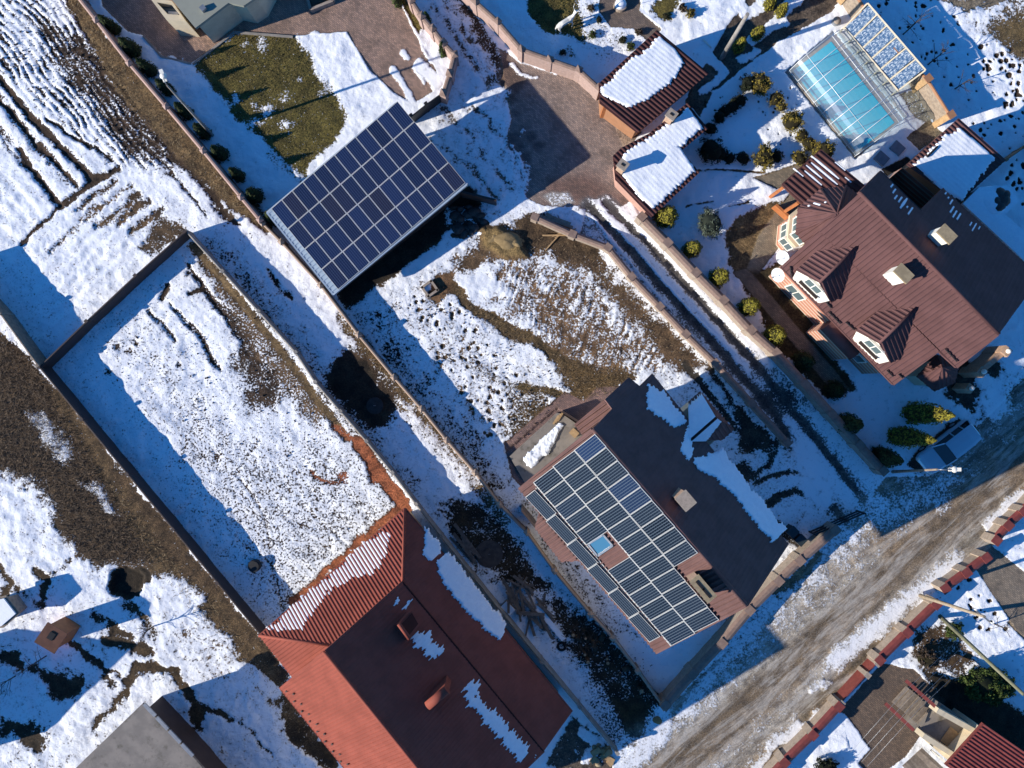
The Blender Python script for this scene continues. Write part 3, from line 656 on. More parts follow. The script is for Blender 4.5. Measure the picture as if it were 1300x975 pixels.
def grid_mesh(name, sel, mat):
    """sel: cell mask over the survey grid -> one mesh with soil / cover / grain attributes"""
    ny, nx = PXg.shape
    idx = (np.arange(ny - 1)[:, None] * nx + np.arange(nx - 1)[None, :])[sel]
    quads = np.stack([idx, idx + nx, idx + nx + 1, idx + 1], 1)
    used, inv = np.unique(quads, return_inverse=True); inv = inv.reshape(-1, 4)
    X = ((PXg - 650) * S).ravel()[used]; Y = ((487.5 - PYg) * S).ravel()[used]; Zv = Z.ravel()[used]
    me = bpy.data.meshes.new(name)
    me.vertices.add(len(used)); me.vertices.foreach_set('co', np.stack([X, Y, Zv], 1).astype(np.float32).ravel())
    me.loops.add(inv.size); me.loops.foreach_set('vertex_index', inv.astype(np.int32).ravel())
    me.polygons.add(len(inv)); me.polygons.foreach_set('loop_start', np.arange(0, inv.size, 4, dtype=np.int32))
    me.polygons.foreach_set('use_smooth', np.ones(len(inv), bool))
    me.update()
    a = me.attributes.new('cover', 'FLOAT', 'POINT'); a.data.foreach_set('value', cover2.ravel()[used].astype(np.float32))
    a = me.attributes.new('grain', 'FLOAT', 'POINT'); a.data.foreach_set('value', fine.ravel()[used].astype(np.float32))
    a = me.attributes.new('shag', 'FLOAT', 'POINT'); a.data.foreach_set('value', rough.ravel()[used].astype(np.float32))
    a = me.attributes.new('soil', 'FLOAT_COLOR', 'POINT')
    a.data.foreach_set('color', np.concatenate([soil.reshape(-1, 3)[used], np.ones((len(used), 1))], 1).astype(np.float32).ravel())
    me.materials.append(mat)
    o = bpy.data.objects.new(name, me); COL.objects.link(o)
    return struct(o)
def attr(nt, name, col=False):
    n = nt.nodes.new('ShaderNodeAttribute'); n.attribute_name = name
    return n.outputs['Color' if col else 'Fac']
def ground_mat(name, kind):
    m, nt, b = newmat(name)
    pos = nt.nodes.new('ShaderNodeNewGeometry').outputs['Position']
    so, cv, gr, sh = attr(nt, 'soil', True), attr(nt, 'cover'), attr(nt, 'grain'), attr(nt, 'shag')
    # soil: clods, damp and dry patches, straw
    a = ramp(nt, noise(nt, pos, 1.3, 5, .65), .3, .7); d = ramp(nt, noise(nt, pos, 9, 4, .7), .32, .68)
    dry = mixc(nt, 1.0, so, (1.45, 1.38, 1.25), 'MULTIPLY'); damp = mixc(nt, 1.0, so, (.50, .50, .52), 'MULTIPLY')
    col = mixc(nt, a, damp, dry)
    k = mixc(nt, d, (.55, .55, .55), (1.35, 1.32, 1.25)); col = mixc(nt, 1.0, col, k, 'MULTIPLY')
    if kind == 'road':
        def streak(k):
            mp = nd(nt, 'ShaderNodeMapping', vector_type='TEXTURE'); mp.inputs['Rotation'].default_value = (0, 0, math.radians(41)); mp.inputs['Scale'].default_value = (k, 1.0, 1.0)
            nt.links.new(pos, mp.inputs['Vector']); return mp.outputs[0]
        s1 = ramp(nt, noise(nt, streak(7), 1.1, 7, .72, .5), .44, .60); s2 = ramp(nt, noise(nt, streak(4), 4.0, 5, .7, .6), .42, .66); s3 = ramp(nt, noise(nt, pos, 12, 4, .7), .45, .7)
        col = mixc(nt, mathn(nt, 'MULTIPLY', s1, .52), col, (.60, .55, .48)); col = mixc(nt, mathn(nt, 'MULTIPLY', s2, .62), col, (.13, .090, .055)); col = mixc(nt, mathn(nt, 'MULTIPLY', s3, .16), col, (.62, .60, .57))
    if kind == 'paving':
        mp = nd(nt, 'ShaderNodeMapping'); mp.inputs['Rotation'].default_value = (0, 0, math.radians(38)); nt.links.new(pos, mp.inputs['Vector'])
        br = nd(nt, 'ShaderNodeTexBrick', Scale=1.0); br.inputs['Brick Width'].default_value = .22; br.inputs['Row Height'].default_value = .11; br.inputs['Mortar Size'].default_value = .012
        br.inputs['Color1'].default_value = (1.25, 1.15, 1.1, 1); br.inputs['Color2'].default_value = (.62, .62, .66, 1); br.inputs['Mortar'].default_value = (.38, .38, .4, 1)
        nt.links.new(mp.outputs[0], br.inputs['Vector'])
        col = mixc(nt, .8, so, mixc(nt, 1.0, so, br.outputs['Color'], 'MULTIPLY'))
        w = ramp(nt, noise(nt, pos, .8, 5, .7), .42, .66); col = mixc(nt, mathn(nt, 'MULTIPLY', w, .4), col, (.07, .055, .045))
    if kind == 'ground':
        f1 = ramp(nt, noise(nt, pos, 26, 3, .6), .4, .62)
        straw = mixc(nt, f1, (.42, .42, .38), (1.6, 1.5, 1.38)); st = mixc(nt, 1.0, col, straw, 'MULTIPLY'); col = mixc(nt, sh, col, st)
    # snow where coverage beats the noise
    nc = noise(nt, pos, 2.2, 6, .62); nf = noise(nt, pos, 7.5, 4, .6)
    mx = nd(nt, 'ShaderNodeMix'); mx.data_type = 'FLOAT'; nt.links.new(gr, mx.inputs[0]); nt.links.new(nc, mx.inputs[2]); nt.links.new(nf, mx.inputs[3])
    e = mathn(nt, 'MULTIPLY_ADD', mathn(nt, 'SUBTRACT', mx.outputs[0], .5), 2.3, cv)
    mask = ramp(nt, e, .46, .56)
    thin = ramp(nt, e, .50, .85)
    sn = mixc(nt, thin, (.60, .60, .60), (.86, .87, .885))
    if kind == 'road': sn = mixc(nt, thin, (.45, .43, .40), (.78, .78, .79))
    col = mixc(nt, mask, col, sn)
    nt.links.new(col, b.inputs['Base Color'])
    nt.links.new(mathn(nt, 'MULTIPLY_ADD', mask, -.25, .92), b.inputs['Roughness'])
    b.inputs['Specular IOR Level'].default_value = .25
    h = mathn(nt, 'MULTIPLY_ADD', mask, 1.1, mathn(nt, 'MULTIPLY', noise(nt, pos, 5.0, 5, .65), .9))
    h = mathn(nt, 'ADD', h, mathn(nt, 'MULTIPLY', noise(nt, pos, 22, 3, .6), mathn(nt, 'MULTIPLY_ADD', sh, .45, .18)))
    bn = nd(nt, 'ShaderNodeBump', Strength=.75 if kind == 'ground' else .5, Distance=.055)
    nt.links.new(h, bn.inputs['Height']); nt.links.new(bn.outputs[0], b.inputs['Normal'])
    return m
csurf = surf[:-1, :-1]
grid_mesh('ground', csurf == 0, ground_mat('ground', 'ground'))
grid_mesh('road', csurf == 1, ground_mat('road', 'road'))
grid_mesh('paving', csurf == 2, ground_mat('paving', 'paving'))
grid_mesh('driveway', csurf == 3, ground_mat('driveway', 'drive'))
# ================================================================== MATERIALS FOR BUILDINGS
def metal_roof(name, c, dirt, rough=.45):
    return pm(name, c, tuple(x * .82 for x in c), scale=.9, rough=.65, spec=.06, dirt=dirt, dscale=2.0, damt=.35, bump=.05, bscale=60)
M_BROWN = metal_roof('brown_roof', (.088, .040, .038), (.05, .026, .024))
M_MANS = metal_roof('chestnut_roof', (.130, .066, .062), (.085, .045, .042))
M_ROSE = metal_roof('rose_brown_roof', (.165, .092, .082), (.09, .055, .05))
M_RED = metal_roof('red_roof', (.285, .080, .055), (.19, .055, .04))
M_SNOW = pm('roof_snow', (.85, .865, .88), (.80, .815, .84), scale=4, rough=.65, bump=.4, bscale=9, spec=.2)
M_CREAM = pm('cream_plaster', (.62, .52, .36), (.55, .46, .32), scale=1.5, rough=.9, dirt=(.35, .30, .22), damt=.3)
M_WHITE = pm('white_plaster', (.80, .76, .66), (.74, .70, .60), scale=2, rough=.85)
M_PINKW = pm('pink_plaster', (.46, .27, .21), (.40, .23, .18), scale=2, rough=.9)
M_BROWNW = pm('tan_wall', (.34, .17, .09), (.30, .15, .08), scale=2, rough=.8)
M_GREY = pm('grey_concrete', (.26, .225, .19), (.20, .175, .15), scale=1.1, rough=.9, dirt=(.09, .08, .06), dscale=1.3, damt=.85, bump=.35)
M_STONE = pm('fence_stone', (.37, .30, .235), (.29, .235, .185), scale=5, rough=.9, dirt=(.2, .15, .11), dscale=3, bump=.3)
M_PINKST = pm('pink_stone', (.42, .30, .255), (.35, .25, .215), scale=6, rough=.9, dirt=(.25, .17, .14), dscale=4, bump=.3)
M_COPE = pm('brick_coping', (.27, .185, .145), (.215, .145, .115), scale=4, rough=.85, dirt=(.17, .11, .085), dscale=3, bump=.2)
M_REDCAP = pm('red_coping', (.22, .055, .045), (.17, .042, .036), scale=3, rough=.5, dirt=(.14, .04, .03))
M_DARKMET = pm('dark_brown_sheet', (.060, .040, .034), (.050, .034, .030), scale=2, rough=.55)
M_FENMET = pm('taupe_sheet', (.24, .165, .125), (.21, .145, .11), scale=2, rough=.6, dirt=(.14, .1, .08))
M_FENMAUVE = pm('mauve_sheet', (.20, .125, .105), (.17, .105, .09), scale=2, rough=.6)
M_CONC = pm('fence_concrete', (.30, .27, .235), (.22, .2, .175), scale=3, rough=.9, dirt=(.12, .11, .095), dscale=2, bump=.2)
M_STEEL = pm('grey_steel', (.33, .34, .35), (.26, .27, .28), scale=4, rough=.4, metallic=.6)
M_BLACK = pm('black_iron', (.02, .02, .021), scale=4, rough=.5)
M_WOOD = pm('pine_boards', (.46, .30, .15), (.36, .23, .115), scale=4, rough=.75, dirt=(.2, .13, .07), dscale=3, bump=.2)
M_GWOOD = pm('weathered_boards', (.27, .215, .16), (.19, .15, .115), scale=5, rough=.85, dirt=(.1, .08, .06), dscale=3, bump=.3, island=.3)
M_OWOOD = pm('orange_wood', (.42, .155, .055), (.34, .12, .045), scale=3, rough=.6)
M_BRICK = pm('chimney_brick', (.48, .32, .22), (.38, .25, .17), scale=6, rough=.9, dirt=(.22, .15, .1), dscale=5, bump=.3)
M_TAN = pm('mossy_cap', (.34, .265, .16), (.26, .20, .12), scale=5, rough=.9, bump=.3)
M_LEAFB = pm('sage_roofing', (.26, .265, .215), (.235, .24, .195), scale=.8, rough=.85)
def glass_mat(name, c, rough=.08):
    m, nt, b = newmat(name); b.inputs['Base Color'].default_value = (*c, 1); b.inputs['Roughness'].default_value = rough; b.inputs['Specular IOR Level'].default_value = .6
    return m
M_GLASS = glass_mat('window_glass', (.10, .14, .145)); M_SKYL = glass_mat('skylight_glass', (.05, .15, .24), .12)
# pink brick bands of the villa
m, nt, b = newmat('banded_brick')
pos = nt.nodes.new('ShaderNodeNewGeometry').outputs['Position']; sp = nt.nodes.new('ShaderNodeSeparateXYZ'); nt.links.new(pos, sp.inputs[0])
fr = mathn(nt, 'FRACT', mathn(nt, 'MULTIPLY', sp.outputs[2], 2.1))
nt.links.new(mixc(nt, ramp(nt, fr, .28, .34), (.50, .43, .33), mixc(nt, noise(nt, pos, 4), (.46, .20, .13), (.40, .165, .11))), b.inputs['Base Color']); b.inputs['Roughness'].default_value = .85
M_BAND = m
# photovoltaic laminate: cells drawn in the panel's own unit square
def pv_mat(name, cell, var, busbar, bw, nx, ny, lw):
    m, nt, b = newmat(name)
    ob = nt.nodes.new('ShaderNodeTexCoord').outputs['Object']; sp = nt.nodes.new('ShaderNodeSeparateXYZ'); nt.links.new(ob, sp.inputs[0])
    rnd = nt.nodes.new('ShaderNodeObjectInfo').outputs['Random']
    def line(s, n, w):
        f = mathn(nt, 'FRACT', mathn(nt, 'MULTIPLY', s, n)); d = mathn(nt, 'ABSOLUTE', mathn(nt, 'SUBTRACT', f, .5))
        return ramp(nt, d, .5 - w - .03, .5 - w + .03)
    cm = nt.nodes.new('ShaderNodeValToRGB'); cm.color_ramp.interpolation = 'LINEAR'
    e = cm.color_ramp.elements; e[0].position = 0; e[0].color = (*[x * .7 for x in cell], 1); e[1].position = 1; e[1].color = (*var, 1)
    k = cm.color_ramp.elements.new(.4); k.color = (*[x * 1.35 for x in cell], 1); k = cm.color_ramp.elements.new(.78); k.color = (*cell, 1)
    nt.links.new(rnd, cm.inputs[0])
    col = cm.outputs[0]
    l1 = line(sp.outputs[0], nx, lw); l2 = line(sp.outputs[1], ny, lw * .5)
    mm = mathn(nt, 'MAXIMUM', l1, mathn(nt, 'MULTIPLY', l2, .35))
    col = mixc(nt, mathn(nt, 'MULTIPLY', mm, bw), col, busbar)
    nt.links.new(col, b.inputs['Base Color']); b.inputs['Roughness'].default_value = .22; b.inputs['Specular IOR Level'].default_value = .35
    return m
M_PVA = pv_mat('solar_cells_blue', (.006, .015, .052), (.014, .014, .030), (.085, .11, .17), .5, 6, 10, .10)
M_PVB = pv_mat('solar_cells_dark', (.008, .012, .020), (.010, .028, .085), (.125, .15, .165), .6, 6, 10, .14)
M_ALU = pm('panel_frame', (.54, .53, .49), (.48, .47, .44), scale=3, rough=.45, metallic=.2)

# ------------------------------------------------------------------ shared building helpers
def gable_body(mb, w1, w2, e2, e1, r1, r2, inset=.45, mi=0):
    """walls under a gable roof: eave corners w1-w2 / e1-e2, ridge r1-r2; ends along w1-e1 and w2-e2"""
    d = (r2 - r1).normalized(); d.z = 0; c = (w1 + w2 + e1 + e2) / 4
    def sh(p):
        q = p - c; l = q.dot(d); lat = q - d * l; lat.z = 0
        k = max(0, 1 - inset / max(lat.length, .01))
        return c + d * (l - math.copysign(inset, l)) + lat * k
    A = [sh(w1), sh(w2), sh(e2), sh(e1)]
    z = min(p.z for p in (w1, w2, e1, e2)) + .05
    R = []
    for r in (r1, r2):
        q = r - c; l = q.dot(d); R.append(c + (q - d * l) * 1 + d * (l - math.copysign(inset, l)))
    for r in R: r.z = r1.z - .25
    def gz(p, zz): return Vector((p.x, p.y, zz))
    def eh(p): return z + .12
    w1, w2, e2, e1 = A
    mb.face([gz(w1, -.2), gz(w2, -.2), gz(w2, eh(0)), gz(w1, eh(0))], mi); mb.face([gz(e2, -.2), gz(e1, -.2), gz(e1, eh(0)), gz(e2, eh(0))], mi)
    mb.face([gz(e1, -.2), gz(w1, -.2), gz(w1, eh(0)), R[0], gz(e1, eh(0))], mi); mb.face([gz(w2, -.2), gz(e2, -.2), gz(e2, eh(0)), R[1], gz(w2, eh(0))], mi)
def rsnow(parent, *a, **k):
    mb = MB(); roof_snow(mb, *a, **k)
    return mb.build('snow_patch', M_SNOW, parent) if mb.v else None
def plane_snow(parent, plane_pts, rib, outline, th=.07, pitch=.28, teeth=.22, wob=.22, lift=.03, seed=0, cell=.065, groove=.10, mat=None):
    """one continuous sheet of roof snow: soft rounded rim, fingers where it melts back along the ribs"""
    n, a, b = frame_of(plane_pts, rib); o = plane_pts[0]
    loc = [((p - o).dot(b), (p - o).dot(a)) for p in outline]; base = min((p - o).dot(b) for p in plane_pts)
    B = np.arange(min(q[0] for q in loc) - .5, max(q[0] for q in loc) + .5, cell); A = np.arange(min(q[1] for q in loc) - .5, max(q[1] for q in loc) + .5, cell)
    X, Y = np.meshgrid(B, A); ph = (X - base) / pitch; rk = np.floor(ph)
    jit = vnoise(rk * 3.7 + seed * 17.3, Y * 0 + .5, 400) - .5
    saw = np.cos(2 * np.pi * (ph - .25)) * .5
    wx = (fbm(X, Y, .9, 4, 410 + seed % 7, .6) - .5) * 2 * wob
    cy = np.mean([q[1] for q in loc]); sgn = np.where(Y > cy, 1.0, -1.0)
    d = sdist(loc, X + wx * .6, Y + wx + sgn * -(saw * .65 + jit * 2.0) * teeth)
    t = np.clip(d / .16, 0, 1); hh = lift + th * t ** .55 * (1 - groove + groove * np.cos(2 * np.pi * (ph - .25))) * (.75 + .5 * fbm(X, Y, .7, 3, 420 + seed % 5))
    hh = np.where(d > .03, hh, lift * .2)
    mb = MB(); ok = d > 0; idx = -np.ones(X.shape, int); fs = []
    for j in range(len(A) - 1):
        for i in range(len(B) - 1):
            if ok[j:j + 2, i:i + 2].sum() >= 3: fs.append((j, i))
    for j, i in fs:
        q = []
        for jj, ii in ((j, i), (j, i + 1), (j + 1, i + 1), (j + 1, i)):
            if idx[jj, ii] < 0: idx[jj, ii] = len(mb.v); mb.v.append(tuple(o + b * float(B[ii]) + a * float(A[jj]) + n * float(hh[jj, ii])))
            q.append(int(idx[jj, ii]))
        mb.f.append(tuple(q)); mb.m.append(0); mb.sm.append(True)
    return mb.build('snow_patch', mat or M_SNOW, parent) if mb.f else None
def shrink(pts, d):
    """convex outline moved inwards by d"""
    c = sum(pts, Vector((0, 0, 0))) / len(pts); n = len(pts); L = []
    for i in range(n):
        a, b = pts[i], pts[(i + 1) % n]; e = Vector((b.x - a.x, b.y - a.y, 0)).normalized(); m = Vector((-e.y, e.x, 0))
        if m.dot(c - a) < 0: m = -m
        L.append((a + m * d, e))
    out = []
    for i in range(n):
        (a, e), (b, f) = L[i - 1], L[i]; den = e.x * f.y - e.y * f.x
        if abs(den) < 1e-3: q = b.copy()
        else: q = a + e * (((b.x - a.x) * f.y - (b.y - a.y) * f.x) / den)
        q.z = pts[i].z; out.append(q)
    return out
def shrink_radial(pts, d):
    c = sum(pts, Vector((0, 0, 0))) / len(pts)
    return [c + (p - c) * (1 - d / max((p - c).length, .01)) for p in pts]
def fascia(mb, p, q, w=.14, h=.18, mi=0): mb.beam(Vector(p) - Vector((0, 0, .08)), Vector(q) - Vector((0, 0, .08)), w, h, mi)
def panel_mesh(name, mcell, aspect_w, aspect_l):
    """unit-square laminate with a frame of real width; scaled by the object's matrix"""
    mb = MB(); fx, fy = .026 / aspect_w, .026 / aspect_l
    def bx(x0, y0, x1, y1, z0, z1, mi): mb.prism([(x0, y0), (x1, y0), (x1, y1), (x0, y1)], z0, z1, mi)
    bx(0, 0, 1, fy, 0, 1, 0); bx(0, 1 - fy, 1, 1, 0, 1, 0); bx(0, fy, fx, 1 - fy, 0, 1, 0); bx(1 - fx, fy, 1, 1 - fy, 0, 1, 0)
    bx(fx, fy, 1 - fx, 1 - fy, .1, .86, 1)
    o = mb.build(name, [M_ALU, mcell], origin=(0, 0, 0)); me = o.data; bpy.data.objects.remove(o)
    return me
def put_panel(me, parent, o, ex, ey, n, thick=.045, gap=.012):
    """panel over the parallelogram o, o+ex, o+ey (world), lying on normal n"""
    ob = bpy.data.objects.new('solar_panel', me); COL.objects.link(ob); ob.parent = parent
    lx, ly = ex.length, ey.length
    exu, eyu = ex / lx, ey / ly
    m = Matrix.Identity(4)
    m.col[0][:3] = exu * (lx - 2 * gap); m.col[1][:3] = eyu * (ly - 2 * gap); m.col[2][:3] = n * thick
    m.col[3][:3] = o + exu * gap + eyu * gap - parent.location
    ob.matrix_local = m
    return ob
def window(parent, c, along, normal, w, h, frame=None, depth=.06):
    """window on a wall: frame with a pane as its child"""
    a, n = Vector(along).normalized(), Vector(normal).normalized(); z = n.cross(a).normalized()
    if z.z < 0: z = -z
    mb = MB(); t = .07
    for s in (-1, 1):
        mb.beam(c + a * s * (w / 2) - z * h / 2, c + a * s * (w / 2) + z * h / 2, t, depth * 2, 0, up=n)
        mb.beam(c + z * s * (h / 2) - a * (w / 2 + t / 2), c + z * s * (h / 2) + a * (w / 2 + t / 2), t, depth * 2.2, 0, up=n)
    mb.beam(c - z * h / 2, c + z * h / 2, t * .8, depth * 1.6, 0, up=n)
    f = mb.build('window', frame or M_WHITE, parent)
    g = MB(); g.hull([c - a * w / 2 - z * h / 2 + n * .01, c + a * w / 2 - z * h / 2 + n * .01, c + a * w / 2 + z * h / 2 + n * .01, c - a * w / 2 + z * h / 2 + n * .01],
                     [c - a * w / 2 - z * h / 2 + n * .03, c + a * w / 2 - z * h / 2 + n * .03, c + a * w / 2 + z * h / 2 + n * .03, c - a * w / 2 + z * h / 2 + n * .03], 0)
    g.build('pane', M_GLASS, f)
    return f
def chimney(parent, px, py, ztop, zbot, along, l, w, mwall, mcap, name='chimney', holes=1):
    c = P(px, py, ztop); mb = MB(); mb.box(c, along, l, w, zbot, ztop - .14); ob = mb.build(name, mwall, parent)
    k = MB(); k.box(c, along, l + .16, w + .16, ztop - .138, ztop); a = Vector((along[0], along[1], 0)).normalized()
    k.build('cap', mcap, ob)
    f = MB()
    for i in range(holes):
        q = c + a * ((i + .5) / holes - .5) * l * .8; f.box(q, along, min(.62, l * .5), w * .3, ztop + .002, ztop + .03)
    if holes: f.build('flue', M_BLACK, ob)
    return ob

# ================================================================== HOUSE WITH THE SOLAR ROOF (centre)
HW = Plane((752, 545, 10.8), (948, 769, 10.8), (659, 621, 7.2)); HE = Plane((752, 545, 10.8), (948, 769, 10.8), (1000, 690, 7.2))
sh_root = thing('solar_house', 'brown-roofed house whose sunny roof slope is covered with solar panels, beside the muddy road', 'house', P(830, 640, 0) * .92)
sh_root.location.z = 0
mb = MB(); gable_body(mb, HW.at(659, 621), HW.at(833, 829), HE.at(1000, 690), HE.at(828, 474), HW.at(752, 545), HW.at(948, 769), 1.3); mb.build('wall', M_CREAM, sh_root)
UW, UE = HW.up(), HE.up()
mb = MB()
pw = HW.pts([(752, 545), (948, 769), (833, 829), (659, 621)])
ribbed(mb, pw, UW, pitch=.28, amp=.10, thick=.10, step=.42)
ribbed(mb, HW.pts([(684, 651), (735, 712), (712, 713), (679, 670)]), UW, pitch=.28, amp=.10, thick=.10)
pe = HE.pts([(752, 545), (948, 769), (1000, 690), (812, 490), (777, 519)])
ribbed(mb, pe, UE, pitch=.28, amp=.016, thick=.10, step=.42)
ribbed(mb, HE.pts([(777, 519), (768, 507), (798, 479), (812, 490)]), UE, pitch=.28, amp=.016, thick=.10)
ribbed(mb, HE.pts([(812, 490), (828, 474), (1000, 690)]), UE, pitch=.28, amp=.016, thick=.10)
ridge_cap(mb, HW.at(752, 545), HW.at(948, 769))
fascia(mb, HW.at(833, 829), HW.at(948, 769)); fascia(mb, HE.at(1000, 690), HE.at(948, 769)); fascia(mb, HW.at(659, 621), HW.at(752, 545))
sh_roof = mb.build('roof', M_ROSE, sh_root)
# snow on the shaded slope
mb = MB()
def px170(lst, ox, oy, k): return [(ox + x * k, oy + y * k) for x, y in lst]
o1 = px170([(150, 165), (220, 205), (300, 270), (385, 360), (450, 460), (470, 500), (430, 530), (370, 545), (250, 460), (180, 410), (130, 360), (130, 250)], 800, 460, .1538)
plane_snow(sh_roof, pe, UE, HE.pts(o1), .05, .28, .26, .2, .03, 3)
o2 = px170([(460, 520), (520, 700), (515, 775), (480, 830), (410, 740), (420, 680)], 800, 460, .1538)
plane_snow(sh_roof, pe, UE, HE.pts(o2), .05, .28, .26, .25, .03, 4)
o3 = px170([(5, 130), (150, 100), (240, 55), (290, 130), (480, 390), (570, 480), (680, 640), (785, 715), (650, 845), (560, 740), (420, 570), (330, 440), (180, 320), (60, 240), (0, 190)], 880, 560, .1538)
plane_snow(sh_roof, pe, UE, HE.pts(o3), .07, .28, .2, .15, .03, 5)

# dormer on the shaded slope, mostly under snow
def planar(q):
    pl = Plane(q[0], q[1], q[2]); q = list(q); q[3] = q[3] - pl.n * (q[3] - q[0]).dot(pl.n); return q
Rb = HE.at(876, 559); dd_ = (HW.at(948, 769) - HW.at(752, 545)).normalized(); ee_ = Vector((UE.x, UE.y, 0)).normalized() * -1
Rf = P(909, 530, Rb.z); L_ = (Rf - Rb).dot(ee_); Rf = Rb + ee_ * L_
DW, DROP = 1.55, 1.35; kk = DROP * math.hypot(UE.x, UE.y) / UE.z
Lf, Gf = Rf - dd_ * DW + ee_ * .55 - Vector((0, 0, DROP)), Rf + dd_ * DW + ee_ * .55 - Vector((0, 0, DROP))
Lb, Gb = Rb - dd_ * DW + ee_ * kk - Vector((0, 0, DROP)), Rb + dd_ * DW + ee_ * kk - Vector((0, 0, DROP))
mb = MB(); dl, dr, df = planar([Rb, Rf, Lf, Lb]), planar([Rb, Rf, Gf, Gb]), [Rf, Lf, Gf]
for q in (dl, dr): ribbed(mb, q, Plane(q[0], q[1], q[2]).up(), pitch=.28, amp=.05)
ribbed(mb, df, Plane(*df).up(), pitch=.28, amp=.05)
dm = mb.build('dormer', M_ROSE, sh_root)
mb = MB(); c3 = [Lf - ee_ * .3 + dd_ * .25, Gf - ee_ * .3 - dd_ * .25, Gb - dd_ * .25 - ee_ * .8, Lb + dd_ * .25 - ee_ * .8]; mb.hull([Vector((p.x, p.y, Lf.z - 1.6)) for p in c3], [Vector((p.x, p.y, Lf.z - .08)) for p in c3]); mb.build('wall', M_CREAM, dm)
def mixp(*wp): return sum((p * w for p, w in wp), Vector((0, 0, 0)))
def snow_slab(parent, poly3, n, th, seed, teeth=9):
    """smooth snow with a ragged lower edge: poly3 = [top a, top b, bottom b, bottom a]"""
    rd = random.Random(seed); a, b, c, d = poly3; mb = MB(); N = teeth * 3; top = [a + (b - a) * k / N for k in range(N + 1)]; bot = [d + (c - d) * k / N for k in range(N + 1)]
    bot = [p + (q - p) * rd.uniform(.88, 1.0) for p, q in zip(top, bot)]; ok = n * .07
    for k in range(N):
        m0, m1 = top[k] * .12 + bot[k] * .88, top[k + 1] * .12 + bot[k + 1] * .88
        mb.face([top[k] + ok + n * th, top[k + 1] + ok + n * th, m1 + ok + n * th, m0 + ok + n * th], 0, True); mb.face([m0 + ok + n * th, m1 + ok + n * th, bot[k + 1], bot[k]], 0, True)
    mb.face([top[0], top[0] + ok + n * th, bot[0]]); mb.face([top[N], bot[N], top[N] + ok + n * th]); return mb.build('snow_patch', M_SNOW, parent)
snow_slab(dm, [dl[0], dl[1], dl[2], dl[3]], Plane(*dl[:3]).n, .06, 8)
snow_slab(dm, [dr[0], dr[1], mixp((dr[1], .72), (dr[2], .28)), mixp((dr[0], .45), (dr[3], .55))], Plane(*dr[:3]).n, .06, 9)
# chimneys
chimney(sh_root, 871, 636, 11.4, 9.0, (.65, -.76), .75, .62, M_BRICK, M_STONE, holes=0)
chimney(sh_root, 893, 748, 11.4, 8.3, (.65, -.76), 1.35, .5, M_BRICK, M_TAN, holes=2)
# small canopy over the terrace door and the veranda slab
cp = Plane((729, 539, 3.4), (740, 553, 3.4), (766, 509, 4.3))
q = cp.pts([(729, 539), (741, 554), (777, 519), (766, 508)])
mb = MB(); ribbed(mb, q, cp.up(), pitch=.32, amp=.11, thick=.08); mb.build('porch_roof', M_ROSE, sh_root)
mb = MB(); mb.prism([P(*p) for p in ((647, 579), (707, 524), (713, 525), (742, 545), (748, 560), (676, 617), (666, 612))], -.1, .34); vs = mb.build('veranda', M_GREY, sh_root)
mb = MB(); mb.beam(P(713, 522) + Vector((0, 0, .5)), P(737, 537) + Vector((0, 0, .5)), .16, .95); mb.build('parapet', M_DARKMET, vs)
# flat snow melting on the veranda
def snow_sheet(name, outline, z0, th, cell=.07, seed=0, wob=3.0, parent=None):
    xs, ys = [q[0] for q in outline], [q[1] for q in outline]; st_ = cell / S
    ax, ay = np.arange(min(xs) - 4, max(xs) + 4, st_), np.arange(min(ys) - 4, max(ys) + 4, st_); X, Y = np.meshgrid(ax, ay)
    wx, wy = (fbm(X, Y, 9, 4, 300 + seed, .7) - .5) * 2 * wob, (fbm(X, Y, 9, 4, 310 + seed, .7) - .5) * 2 * wob
    d = sdist(list(outline), X + wx, Y + wy); hh = th * np.clip(d / 3.0, 0, 1) ** .6 * (.45 + 1.1 * fbm(X, Y, 7, 3, 320 + seed))
    k = (H - z0) / H * 0 + 1; mb = MB()
    pt_ = lambda j, i: (P(X[j, i], Y[j, i], z0) + Vector((0, 0, hh[j, i] if d[j, i] > 0 else -.0)))
    for j in range(len(ay) - 1):
        for i in range(len(ax) - 1):
            if (d[j:j + 2, i:i + 2] > 0).sum() >= 3: mb.face([pt_(j, i), pt_(j + 1, i), pt_(j + 1, i + 1), pt_(j, i + 1)], 0, True)
    return mb.build(name, M_SNOW, parent)
o = snow_sheet('snow_patch', [(663, 582), (672, 572), (690, 556), (703, 541), (711, 536), (716, 541), (710, 549), (706, 560), (700, 568), (697, 576), (688, 580), (684, 589), (674, 594), (668, 591)], .345, .16, seed=1)
tag(o, 'long ragged patch of snow melting on the concrete veranda', 'snow patch')
mb = MB(); c = P(728, 549); mb.box(c, (.65, -.6), .5, .42, .34, .62); o = mb.build('wooden_crate', M_WOOD); 
mb = MB(); mb.box(c, (.65, -.6), .54, .46, .622, .66); mb.build('lid', M_WOOD, o); tag(o, 'small pale wooden crate on the veranda by the corrugated canopy', 'crate')
mb = MB(); a, b2 = P(702, 538), P(709, 527)
for k in range(3): mb.beam(a + Vector((.14 * k, .1 * k, .40)), b2 + Vector((.14 * k, .1 * k, .44)), .13, .05)
o = mb.build('plank_pallet', M_WOOD); tag(o, 'pale planks leaning on the edge of the snowy veranda', 'planks')
